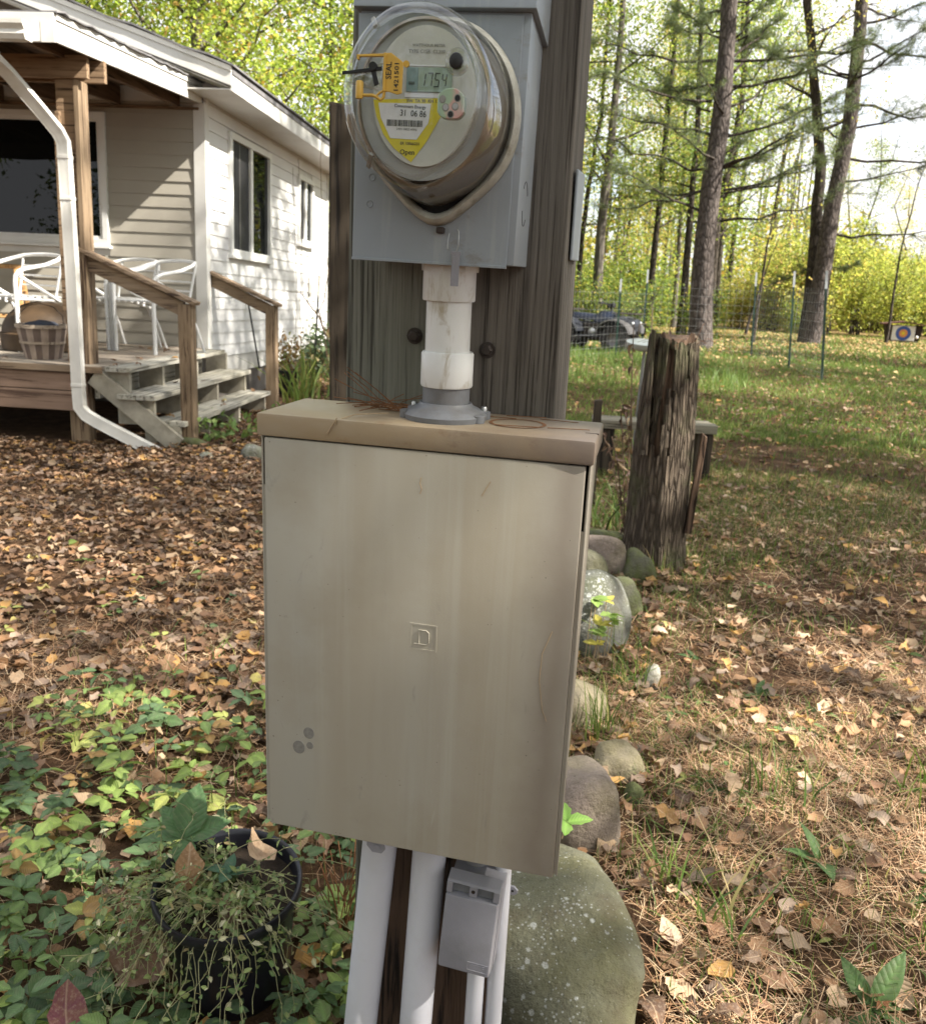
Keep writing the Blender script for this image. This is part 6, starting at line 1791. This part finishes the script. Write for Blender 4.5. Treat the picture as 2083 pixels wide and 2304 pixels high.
# the largest single leaves: parts of the ground
LPN = [leaf_proto(200+s_, random.Random(s_).uniform(.45,.85), 9) for s_ in range(14)]
near_me = [np_mesh('fallen_leaf', p[0]*1.0, p[1], M['leaf_near'], np.tile(np.array(pick(PAL_L, 1, rs, .15)), (len(p[0]),1))) for p in LPN*3 for _ in (0,)]
near_me += [np_mesh('fallen_leaf', p[0], p[1], M['leaf_near'], np.tile(np.array(c), (len(p[0]),1))) for p in LPM for c in ((.38,.24,.13),(.28,.12,.05),(.22,.14,.09))]
k = 0; rr = random.Random(12)
while k < 290:
    if k < 130: a = R(rr.uniform(-34,-2)); d = rr.uniform(1.55, 3.6)
    else: a = R(rr.uniform(6, 35)); d = rr.uniform(1.35, 3.7)
    x, y = d*math.sin(a), d*math.cos(a)
    if blocked(np.array([x]), np.array([y]))[0]: continue
    o = bpy.data.objects.new('fallen_leaf', near_me[rr.randrange(len(near_me))]); COL.objects.link(o); o.parent = GROUND
    s_ = rr.uniform(.042, .078)
    o.location = (x, y, gz(x, y)+rr.uniform(.008, .040)); o.rotation_euler = (rr.gauss(0,.35), rr.gauss(0,.35), rr.uniform(0,6.28)); o.scale = (s_, s_, s_)
    k += 1
# dry pine needles
def needle_bed(n, y0_, y1_, a0_, a1_, dens=None, L0=.05, L1=.11, wd=.0013):
    x, y = wedge(n, y0_, y1_, a0_, a1_, rs)
    k = ~blocked(x, y)
    if dens is not None: k &= rs.random(n) < dens(x, y)
    x, y = x[k], y[k]; n = len(x)
    a = rs.uniform(0, 6.28, n)+fbm2(x, y, 4, 6, 2); L = rs.uniform(L0, L1, n); z = ground_h(x, y)+rs.random(n)*.022
    dx, dy = np.cos(a)*L/2, np.sin(a)*L/2; px, py = -np.sin(a)*wd/2, np.cos(a)*wd/2
    dz = rs.normal(0, .012, n)
    b = rs.normal(0, .012, n)
    P0 = np.stack([x-dx, y-dy, z-dz], 1); P1 = np.stack([x+px/wd*b, y+py/wd*b, z+.004], 1); P2 = np.stack([x+dx, y+dy, z+dz], 1)
    s_ = np.stack([px, py, np.zeros(n)], 1)
    V = np.stack([P0-s_, P0+s_, P1+s_, P1-s_, P2+s_, P2-s_], 1).reshape(-1,3)
    base = (np.arange(n)*6)[:,None]
    F = np.concatenate([base+np.array([0,1,2,3]), base+np.array([3,2,4,5])], 0)
    return V, F, np.repeat(pick([(3,(.36,.205,.11)),(3,(.44,.29,.17)),(1.5,(.24,.13,.07)),(2,(.52,.39,.25))], n, rs, .2), 6, 0)
patch = lambda x, y: np.clip(.55+.8*fbm2(x, y, 14, 2.6, 3), .12, 1)
V, F, C = join([needle_bed(24000, 1.0, 3.6, 3, 37, lambda x, y: np.clip((x-.08)/.2, 0, 1)*patch(x, y)), needle_bed(19000, 3.2, 6.8, 4, 33, lambda x, y: np.clip(patch(x, y), .45, 1), wd=.002), needle_bed(9000, 1.5, 3.4, -31, 0, patch), needle_bed(7000, 3.4, 6, -31, -1, patch, wd=.002)])
solo('pine_straw', np_mesh('pine_straw', V, F, M['needle'], C), None, 'rusty brown dry pine needles strewn over the soil', 'pine needles', None, kind='stuff')
# grass blades
def grass(x, y, h, wd, rs, pal, lean=.6):
    n = len(x); a = rs.uniform(0, 6.28, n); l = np.abs(rs.normal(0, lean, n))*h
    z = ground_h(x, y)-.005
    ca, sa = np.cos(a), np.sin(a)
    b = rs.uniform(0, 6.28, n); wx, wy = np.cos(b)*wd/2, np.sin(b)*wd/2
    V = []
    for t, k in ((0,1.0),(.4,.9),(.75,.6),(1,.08)):
        off = l*t**1.8; hz = h*np.sqrt(np.maximum(t-.18*t*t*np.minimum(l/h,1.6), .0))*np.sqrt(t) if t else 0*h
        cx, cy, cz = x+ca*off, y+sa*off, z+hz
        V += [np.stack([cx-wx*k, cy-wy*k, cz], 1), np.stack([cx+wx*k, cy+wy*k, cz], 1)]
    V = np.stack(V, 1).reshape(-1,3)
    base = (np.arange(n)*8)[:,None]
    F = np.concatenate([base+np.array([2*i,2*i+1,2*i+3,2*i+2]) for i in range(3)], 0)
    return V, F, np.repeat(pick(pal, n, rs, .2), 8, 0)
PAL_GR = [(4,(.100,.165,.035)),(3,(.150,.205,.045)),(2,(.070,.120,.030)),(1.2,(.33,.29,.12)),(.6,(.40,.31,.16))]
PAL_GF = [(4,(.125,.200,.042)),(3,(.165,.215,.050)),(2,(.090,.155,.034)),(.9,(.32,.29,.12))]
def gfield(n, y0_, y1_, a0_, a1_, h0, h1, wd, dens, pal, lean=.6):
    x, y = wedge(n, y0_, y1_, a0_, a1_, rs); k = (~blocked(x, y)) & (rs.random(n) < dens(x, y)); x, y = x[k], y[k]
    return grass(x, y, rs.uniform(h0, h1, len(x)), wd*rs.uniform(.7,1.3,len(x)), rs, pal, lean)
clump = lambda x, y: np.clip(.55+.9*fbm2(x, y, 21, 1.7, 3), .05, 1)
segs = [gfield(46000, 3.6, 9.5, 4, 32, .03, .085, .0036, lambda x, y: clump(x, y)*np.clip((y-2.6)/2.6, .05, 1), PAL_GR, .8),
        gfield(56000, 8.5, 20, 2, 32, .035, .09, .0085, lambda x, y: np.clip(clump(x, y)+.35, 0, 1), PAL_GF, .8),
        gfield(30000, 19, 36, 1, 32, .05, .12, .020, lambda x, y: np.clip(1.5-(y-19)/16, .2, 1), PAL_GF, .8),
        gfield(26000, 1.2, 4.6, 5, 36, .02, .08, .003, lambda x, y: np.clip(clump(x, y)-.18, .02, 1)*np.clip(.35+(y-1.4)/3, 0, 1), PAL_GR, .9),
        gfield(5000, 9.2, 17, -9, 2, .05, .16, .008, clump, PAL_GF, .7),
        gfield(5200, 13, 18.5, 4, 17, .10, .26, .010, lambda x, y: clump(x, y), [(4,(.115,.185,.045)),(3,(.150,.215,.055))], .5),
        gfield(900, 1.6, 3.2, -25, -4, .03, .10, .003, lambda x, y: clump(x, y)*.5, PAL_GR, 1.0)]
V, F, C = join(segs)
solo('grass', np_mesh('grass', V, F, M['grass'], C), None, 'short green and straw coloured lawn grass growing through the leaves', 'grass', None, kind='stuff')
# separate tufts
def tuft(x, y, n, h0, h1, sp, lab, pal=PAL_GR, wd=.0045, lean=.7, z=0, name='grass_tuft', cat='grass', grp='grass tufts among the stones', mat='grass'):
    xs = x+rs.normal(0, sp, n); ys = y+rs.normal(0, sp, n)
    V, F, C = grass(xs, ys, rs.uniform(h0, h1, n), wd*rs.uniform(.6,1.2,n), rs, pal, lean)
    V = V-np.array([x, y, 0])
    o = solo(name, np_mesh(name, V, F, M[mat], C), None, lab, cat, grp)
    o.location = (x, y, z); return o
tuft(.44, 2.40, 34, .10, .24, .035, 'tuft of grass growing in front of the pale mossy stone', lean=.6)
tuft(.575, 2.80, 40, .10, .26, .035, 'tuft of grass beside the whitish chip of stone', lean=.9)
tuft(.50, 1.72, 26, .06, .18, .03, 'tuft of grass right of the boulder', lean=1.0, wd=.006)
tuft(.56, 1.60, 16, .08, .20, .03, 'few long grass blades lowest on the right of the boulder', lean=1.1, wd=.007)
tuft(.86, 2.12, 30, .08, .20, .05, 'grass tuft in the middle of the right foreground', lean=1.0, wd=.0055)
tuft(1.25, 2.15, 20, .06, .18, .05, 'grass tuft near the right edge of the picture', lean=1.1, wd=.0055)
tuft(.92, 4.02, 16, .08, .17, .03, 'short grass at the foot of the stump', lean=.5)
tuft(.98, 1.62, 24, .06, .14, .05, 'small grass tuft in the lower right foreground', lean=1.0)
for (x, y, lb) in ((-1.76,9.85,'clump of long strap leaves right of the planter pot'),(-1.45,10.3,'clump of long strap leaves beside the dark garden post'),(-1.72,9.2,'low clump of strap leaves nearest the panel cap')):
    tuft(x, y, 46, .30, .62, .07, lb, [(4,(.150,.215,.055)),(2,(.22,.25,.07)),(1,(.36,.31,.12))], .020, .55, name='strap_leaf_plant', cat='plant', grp='strap leaf plants by the house')

# ------------------------------------------------------------------ broad leaved plants
def ovate(asp=.6, n=6, fold=.3, droop=.35, teeth=0.0):
    V = []
    for i in range(n):
        t = i/(n-1); w = asp*.5*math.sin(math.pi*t**.8)**.85 if 0 < i < n-1 else .01
        if teeth and 0 < i < n-1: w *= 1+teeth*(1 if i % 2 else -1)
        z = -droop*t*t*.5
        for s_ in (-1, -.5, 0, .5, 1): V.append((w*s_, t, z+abs(s_)*w*fold+ (.02 if abs(s_)==.5 else 0)))
    F = [(i*5+k, i*5+k+1, (i+1)*5+k+1, (i+1)*5+k) for i in range(n-1) for k in range(4)]
    return np.array(V), np.array(F)
OV = ovate(); OVT = ovate(.62, 7, .25, .3, .10); OVL = ovate(.36, 6, .3, .5)
def put_leaves(P, Dr, size, cols, proto, rs, roll=.4):
    """leaf from P along Dr, face up"""
    PV, PFc = proto; n = len(P)
    d = unit(Dr); upv = unit(np.array([0,0,1.0])+rs.normal(0, roll, (n,3))*np.array([1,1,.2]))
    s_ = unit(np.cross(d, upv)); nn = np.cross(s_, d)
    V = (PV[None,:,0,None]*s_[:,None]+PV[None,:,1,None]*d[:,None]+PV[None,:,2,None]*nn[:,None])*size[:,None,None]+P[:,None]
    nv = len(PV)
    F = PFc[None]+(np.arange(n)*nv)[:,None,None]
    mid = (np.abs(PV[:,0]) < 1e-6)
    c = np.repeat(cols, nv, 0)*np.tile(np.where(mid, 1.35, 1.0), n)[:,None]
    c = np.concatenate([c, np.tile(.1+PV[:,1]-.9*np.abs(PV[:,0]), n)[:,None]], 1)
    return V.reshape(-1,3), F.reshape(-1,4), c
def stems_np(A, B, r_, col, bow=0.0, rs=rs):
    """thin three sided stems from A to B"""
    n = len(A); d = unit(B-A); s1 = unit(np.cross(d, np.array([.3,.5,.8]))); s2 = np.cross(d, s1)
    Mid = (A+B)/2+np.array([0,0,1.0])*bow
    V = []
    for P, k in ((A,1.0),(Mid,.85),(B,.6)):
        for a in (0, 2.09, 4.19): V.append(P+(s1*math.cos(a)+s2*math.sin(a))*r_*k)
    V = np.stack(V, 1).reshape(-1,3); base = (np.arange(n)*9)[:,None]
    F = np.concatenate([base+np.array([i*3+k, i*3+(k+1)%3, (i+1)*3+(k+1)%3, (i+1)*3+k]) for i in range(2) for k in range(3)], 0)
    return V, F, np.repeat(np.broadcast_to(np.asarray(col), (n,3)), 9, 0)
PAL_GC = [(5,(.100,.165,.070)),(4,(.135,.205,.065)),(3,(.078,.130,.064)),(3,(.21,.29,.075)),(2,(.38,.41,.12)),(.8,(.34,.21,.08))]
def whorl_plants(x, y, hmin, hmax, smin, smax, nl, pal, proto):
    n = len(x); g = ground_h(x, y); h = rs.uniform(hmin, hmax, n)
    A = np.stack([x, y, g-.01], 1); B = A+np.stack([rs.normal(0,.02,n), rs.normal(0,.02,n), h], 1)
    out = [stems_np(A, B, .0012, (.16,.15,.06))]
    base = pick(pal, n, rs, .12); az0 = rs.uniform(0, 6.28, n); s0 = rs.uniform(smin, smax, n)
    for k in range(nl):
        az = az0+k*6.283/nl+rs.normal(0,.25,n); keep = rs.random(n) < .92
        Dv = np.stack([np.cos(az), np.sin(az), rs.normal(.06,.22,n)], 1)
        P = B+unit(Dv)*.008+np.array([0,0,1])*rs.normal(0,.006,n)[:,None]
        out.append(put_leaves(P[keep], Dv[keep], (s0*rs.uniform(.8,1.15,n))[keep], base[keep]*rs.uniform(.88,1.12,(keep.sum(),1)), proto, rs))
    return out
def gpts(n, y0_, y1_, a0_, a1_, dens):
    x, y = wedge(n, y0_, y1_, a0_, a1_, rs); k = (~blocked(x, y)) & (rs.random(n) < dens(x, y)); return x[k], y[k]
segs = []
x, y = gpts(480, 1.05, 2.9, -33, -3, lambda x, y: np.clip((2.75-y)/.75, 0, 1)*np.clip((-.06-x)/.08, 0, 1))
segs += whorl_plants(x, y, .02, .10, .026, .056, 5, PAL_GC, OVT)
x, y = gpts(300, 1.05, 2.9, -33, -3, lambda x, y: np.clip((2.5-y)/.8, 0, 1)*np.clip((-.06-x)/.08, 0, 1))
segs += whorl_plants(x, y, .02, .08, .03, .05, 3, PAL_GC, OV)
x, y = gpts(150, 1.2, 4.2, 4, 36, lambda x, y: .6+0*x)
segs += whorl_plants(x, y, .006, .03, .03, .06, 4, [(4,(.090,.150,.045)),(3,(.13,.19,.05)),(1,(.24,.25,.07))], OVL)
x, y = gpts(60, 2.6, 4.6, -30, -3, lambda x, y: .5+0*x)
segs += whorl_plants(x, y, .01, .05, .02, .045, 4, PAL_GC, OV)
V, F, C = join(segs)
solo('ground_cover', np_mesh('ground_cover', V, F, M['leaf_green'], C), None, 'low leafy ground cover plants among the fallen leaves', 'ground cover', None, kind='stuff')

def plant(name, lab, loc, stems, leaves, cat='plant', grp=None, stemmat='drystem', leafm='leaf_green'):
    t = thing(name, lab, cat, grp, I4, loc)
    off = np.array(loc)
    if stems is not None: part('stem', MB_from(stems), M[stemmat], t, smooth=60)
    if leaves:
        V, F, C = join(leaves)
        part('leaves', np_mesh('leaves', V-off, F, M[leafm], C), None, t)
    return t
def MB_from(lst):
    m = MB()
    for pts, r_ in lst: m.tube(pts, r_, 5, False)
    return m
def fan(P, azs, els, sizes, cols, proto, rl=.25):
    az, el = np.array(azs), np.array(els)
    D = np.stack([np.cos(az)*np.cos(el), np.sin(az)*np.cos(el), np.sin(el)], 1)
    return put_leaves(np.array(P, float).reshape(-1,3)*np.ones((len(az),1)), D, np.array(sizes, float), np.array(cols, float).reshape(-1,3)*np.ones((len(az),1)), proto, rs, rl)
# big leaved seedling in the pot (left) and a small one in the middle
GL = (.080,.150,.060)
sx, sy, sz = -.475, 1.415, .20
plant('seedling', 'seedling with large smooth oval leaves at the left of the black pot', (sx, sy, sz), [([(sx,sy,sz),(sx-.005,sy,sz+.05),(sx,sy+.01,sz+.085)], .002)],
      [fan([(sx,sy+.01,sz+.085)], [3.3,1.4,.4,2.5,5.0], [.1,.9,.35,.7,-.2], [.088,.100,.085,.075,.07], [GL], OV)], stemmat='tanstem')
sx, sy = -.385, 1.385
plant('seedling', 'small seedling with glossy round leaves in the middle of the black pot', (sx, sy, .2), [([(sx,sy,.2),(sx,sy,.245)], .0016)],
      [fan([(sx,sy,.245)], [2.9,.3,1.6,4.6], [.2,.15,.6,.4], [.055,.045,.04,.038], [(.060,.130,.075)], OV)], stemmat='tanstem')
# trailing weed spilling over the pot
rr = random.Random(31); st_, lv = [], []; LPs, LDs, LSs = [], [], []
pc = Vector((-.384, 1.412, .235))
for k in range(200):
    kind = rr.random()
    a = rr.uniform(0, 6.28)
    if kind < .50: a = rr.gauss(4.25, .70)
    if kind > .50 and kind < .88 and (a < 1.9 or a > 5.6): a = rr.uniform(2.2, 5.2)
    r0_ = rr.uniform(.01, .100)
    p = pc+Vector((math.cos(a)*r0_, math.sin(a)*r0_, rr.uniform(-.03,.01)))
    over = kind < .62
    if kind > .88:          # strands rooted in the ground cover left of the pot
        p = Vector((pc.x-rr.uniform(.10,.28), pc.y+rr.uniform(-.18,.12), rr.uniform(.02,.12))); a = rr.uniform(-1.2, 2.2); over = False
    q = [p]; a2 = a+rr.gauss(0,.7)
    d = Vector((math.cos(a2)*.7, math.sin(a2)*.7, rr.uniform(.1,.75)))
    L_ = rr.uniform(.13,.30) if over else rr.uniform(.07,.20)
    n_ = 10
    for i in range(n_):
        d = d.normalized()+Vector((rr.gauss(0,.30), rr.gauss(0,.30), (-.26 if over else -.08)+rr.gauss(0,.20)))
        w_ = q[-1]+d.normalized()*L_/n_
        rad = Vector((w_.x-pc.x, w_.y-pc.y, 0))
        if rad.length < .137 and w_.z < .228 and over and len(q) > 2:
            if rad.length > .095:
                f = .137/rad.length; w_.x, w_.y = pc.x+rad.x*f, pc.y+rad.y*f
            else: w_.z = .232
        q.append(w_)
    st_.append((q, [.00062]*len(q)))
    for i in range(1, len(q)):
        for s_ in range(rr.choice((0,1,1,2,2))):
            LPs.append(tuple(q[i])); LDs.append((rr.gauss(0,1), rr.gauss(0,1), rr.gauss(.2,.6))); LSs.append(rr.uniform(.006,.019))
LPs, LDs, LSs = np.array(LPs), np.array(LDs), np.array(LSs)
lv = [put_leaves(LPs, LDs, LSs, pick([(5,(.135,.200,.075)),(3,(.24,.29,.11)),(1.3,(.50,.47,.30)),(1,(.30,.24,.12))], len(LPs), rs), ovate(.55, 4), rs, .9)]
plant('trailing_weed', 'straggly pale weed spilling over the rim of the black pot', tuple(pc), st_, lv, stemmat='weedstem')
# large dead curled leaves in and round the pot
def big_leaf(x, y, z, s_, rot, col, lab, pid=0, pr=None):
    pv, pf = pr or LP[pid]
    me = np_mesh('dead_leaf', pv, pf, M['leaf_near'], np.tile(np.array(col), (len(pv),1)))
    o = solo('dead_leaf', me, None, lab, 'leaf'); o.location = (x, y, z); o.rotation_euler = rot; o.scale = (s_, s_, s_)
big_leaf(-.345,1.43,.262,.075,(.5,.3,1.0),(.48,.34,.22),'pale tan curled leaf resting on the weeds in the pot',2)
big_leaf(-.455,1.375,.262,.085,(1.0,.2,.3),(.34,.20,.10),'brown leaf standing upright at the left rim of the pot',4)
big_leaf(-.33,1.50,.250,.075,(.9,.1,2.4),(.40,.25,.11),'folded tan leaf against the back rim of the pot',5)
big_leaf(-.365,1.325,.215,.075,(1.2,-.3,.5),(.20,.13,.09),'dark brown leaf hanging over the front rim of the pot',7)
big_leaf(-.500,1.335,.13,.17,(.9,.5,-.5),(.14,.085,.06),'long dark shrivelled leaf hanging left of the pot',8)
big_leaf(-.62,1.24,.08,.085,(.5,.2,.5),(.16,.055,.065),'purple brown leaf among the ground cover at the bottom left',6)
# upright rusty needle bundle beside the post
rr = random.Random(8)
m = MB()
for k in range(26):
    a = rr.uniform(0,6.28); L_ = rr.uniform(.10,.20); x, y = -.20+rr.gauss(0,.012), 1.50+rr.gauss(0,.012)
    m.tube([(x,y,.02),(x+math.cos(a)*.02,y+math.sin(a)*.02,.02+L_*.6),(x+math.cos(a)*.045,y+math.sin(a)*.045,.02+L_)], .0011, 4, False)
solo('dead_fern', m, M['rust'], 'upright tuft of rusty dead needles between the pot and the conduits', 'dead plant', None, I4, (-.20,1.50,0))
# weeds on the stones
plant('rock_weed', 'bright green three leaved weed sprouting on top of the boulder', (.232,1.62,.2), [([(.232,1.62,.19),(.236,1.61,.235)], .0016)], [fan([(.236,1.61,.235)], [.1,1.7,3.0,4.6], [.2,.5,.2,.1], [.055,.048,.05,.045], [(.19,.34,.07)], OVT)], stemmat='tanstem')
sp = [(.47+rr.gauss(0,.03), 2.92+rr.gauss(0,.03)) for k in range(9)]
plant('rock_weed', 'light green leafy weed between the panel edge and the big grey stone', (.47,2.92,0), [([(x,y,0),(x+.01,y-.01,.10+.02*i)], .0016) for i, (x,y) in enumerate(sp)],
      [fan([(x+.01,y-.01,.10+.02*i)], [rr.uniform(0,6.28) for _ in range(4)], [rr.uniform(-.1,.6) for _ in range(4)], [rr.uniform(.035,.055) for _ in range(4)], [(.20,.30,.07) if i%3 else (.45,.40,.08)], OVT) for i, (x,y) in enumerate(sp)], stemmat='tanstem')
# broad dandelion-like rosettes in the right foreground
for (x, y, s_, lab) in ((.80,1.40,.13,'broad leaved rosette at the bottom of the right foreground'),(1.20,1.50,.12,'broad leaved rosette at the right edge of the foreground'),(.87,1.85,.10,'upright green rosette in the middle of the right foreground'),(.72,2.15,.09,'small rosette left of the middle of the right foreground'),(1.12,1.74,.11,'rosette with one upright blade in the lower right'),(1.0,2.75,.08,'small pale rosette up the slope of leaf litter on the right'),(.86,3.02,.07,'little bright green seedling in the leaf litter on the right')):
    n_ = 6
    plant('leaf_rosette', lab, (x, y, 0), None, [fan([(x,y,gz(x,y)+.004)], [rr.uniform(0,6.28) for _ in range(n_)], [abs(rr.gauss(.35,.3)) for _ in range(n_)], [s_*rr.uniform(.6,1.1) for _ in range(n_)], [(.085,.150,.050)], OVL)], grp='leafy rosettes in the right foreground')
# stems by the stump
rr = random.Random(9)
defs = [([(.84,4.5,0),(.835,4.5,.10),(.81,4.5,.35),(.785,4.5,.55),(.76,4.5,.72)], .005), ([(.85,4.5,0),(.83,4.5,.35),(.82,4.5,.55),(.81,4.5,.76)], .004),
        ([(.90,4.55,0),(.88,4.52,.19),(.86,4.5,.35),(.83,4.5,.55),(.80,4.5,.90),(.79,4.5,1.12)], .0045), ([(.84,4.5,.05),(.77,4.5,.43),(.73,4.5,.56)], .004), ([(.83,4.5,.1),(.74,4.5,.45),(.68,4.5,.58)], .0035), ([(.86,4.5,.03),(.85,4.48,.3),(.80,4.48,.62),(.74,4.46,.80)], .003)]
LPs, LDs, LSs = [], [], []
for q, r_ in defs:
    for k in range(10):
        i = rr.randrange(1, len(q)); p = Vector(q[i-1]).lerp(Vector(q[i]), rr.random())
        LPs.append(tuple(p)); LDs.append((rr.gauss(0,1), rr.gauss(0,.6), -rr.uniform(.2,1.4))); LSs.append(rr.uniform(.03,.065))
plant('dry_stalks', 'dead brown stalks with shrivelled leaves just left of the stump', (.84,4.5,0), [(q, [r_*(1-.1*i) for i in range(len(q))]) for q, r_ in defs], [put_leaves(np.array(LPs), np.array(LDs), np.array(LSs), pick([(3,(.060,.035,.028)),(2,(.12,.075,.05)),(1,(.25,.18,.11))], len(LPs), rs), LP[1] if False else ovate(.45,5,.9,1.2), rs, .9)])
plant('tall_stem', 'single tall tan stem rising beside the stump', (.93,4.55,0), [([(.93,4.55,0),(.915,4.52,.42),(.90,4.5,.80),(.872,4.5,1.20)], [.006,.005,.004,.003])], None, stemmat='tanstem')
tuft(.93, 4.62, 9, .35, .85, .02, 'few long green iris blades beside the stump', [(3,(.15,.25,.05)),(1,(.24,.28,.08))], .022, .22, name='iris_blades', cat='plant', grp=None)
tuft(.80, 4.75, 40, .10, .34, .10, 'leafy grass behind the panel cap and stump', [(3,(.13,.20,.055)),(2,(.20,.25,.07))], .012, .7, grp=None)
# bare shrub, dark shrub, planter plant
q = lambda *p: [(-1.62+a, 10.41, z) for a, z in p]
sh = [(q((.10,-.05),(.02,.54),(-.05,.67),(-.11,.83),(-.19,.92),(-.31,1.08),(-.47,1.09)), [.012,.011,.010,.008,.007,.005,.003]), (q((-.05,.67),(-.11,.89),(-.05,1.01),(-.03,1.16),(.01,1.40),(.03,1.7)), [.009,.008,.007,.006,.004,.002]), (q((-.19,.92),(-.24,1.0),(-.25,1.12)), [.005,.004,.002]),
      (q((.05,-.05),(.0,.3),(-.04,.6),(-.05,.8)), [.008,.007,.005,.003]), (q((.0,1.3),(-.08,1.9),(-.10,2.5),(-.06,3.0)), [.004,.003,.003,.002]), (q((-.3,.0),(-.32,.9),(-.30,1.7),(-.34,2.5)), [.004,.003,.003,.002]), (q((-.38,.0),(-.36,1.2),(-.40,2.4)), [.003,.003,.002])]
plant('bare_shrub', 'leafless dark branching shrub in front of the far end of the white wall', (-1.62,10.41,0), sh, None)
rs2 = np.random.default_rng(8); n = 900
P = np.array([-2.0,12.2,.30])+rs2.normal(size=(n,3))*np.array([.20,.22,.17]); P[:,2] = np.abs(P[:,2])
plant('dark_shrub', 'dark green rounded shrub against the foot of the white side wall', (-2.0,12.2,0), [([(-2.0,12.2,0),(-2.0+.1*math.cos(k),12.2+.1*math.sin(k),.4)], .006) for k in range(6)], [put_leaves(P, rs2.normal(size=(n,3)), rs2.uniform(.05,.09,n), pick([(3,(.060,.095,.055)),(2,(.09,.13,.06)),(.5,(.25,.2,.1))], n, rs2), OV, rs2, .8)])
n = 260
P = np.array([-1.99,9.95,.42])+rs2.normal(size=(n,3))*np.array([.09,.09,.10])
plant('dead_plant', 'withered brown plant in the black planter pot', (-1.99,9.95,.21), [([(-1.99,9.95,.21),(-1.99+.07*math.cos(k*1.3),9.95+.07*math.sin(k*1.3),.5)], .004) for k in range(6)], [put_leaves(P, rs2.normal(size=(n,3))+np.array([0,0,-.6]), rs2.uniform(.04,.07,n), pick([(3,(.30,.19,.09)),(2,(.20,.15,.06)),(1,(.18,.2,.07))], n, rs2), ovate(.5,5,.7,.8), rs2, .8)])
for i, (x, y, lab) in enumerate(((-1.93,6.75,'small green weed at the foot of the near handrail post'),(-1.72,6.95,'leafy green weed in front of the lowest step'),(-1.55,7.6,'green weed right of the steps'),(-2.13,7.3,'small weed growing between the steps'))):
    n = 46
    P = np.array([x,y,.10])+rs2.normal(size=(n,3))*np.array([.08,.08,.05]); P[:,2] = np.abs(P[:,2])
    plant('step_weed', lab, (x,y,0), [([(x,y,0),(x+.06*math.cos(k),y+.06*math.sin(k),.14)], .002) for k in range(5)], [put_leaves(P, rs2.normal(size=(n,3))+np.array([0,0,.3]), rs2.uniform(.04,.08,n), pick([(3,(.13,.21,.06)),(2,(.20,.27,.08))], n, rs2), OV, rs2, .5)], grp='weeds by the porch steps')
# leaves lying on the porch and steps
k = 0; rr = random.Random(44)
while k < 34:
    lx, ly = rr.uniform(-1.3, .58), rr.uniform(-2.0, .0)
    zt = DZ if lx < .21 else (.38 if lx < .40 else .19)
    p = DF @ Vector((lx, ly, zt+.006))
    o = bpy.data.objects.new('fallen_leaf', near_me[rr.randrange(len(near_me))]); COL.objects.link(o)
    par = deck if lx < .03 else steps
    o.parent = par; lp = par.matrix_world.inverted() @ p; s_ = rr.uniform(.045,.075)
    o.location = lp; o.rotation_euler = (rr.gauss(0,.2), rr.gauss(0,.2), rr.uniform(0,6.28)); o.scale = (s_,)*3
    k += 1
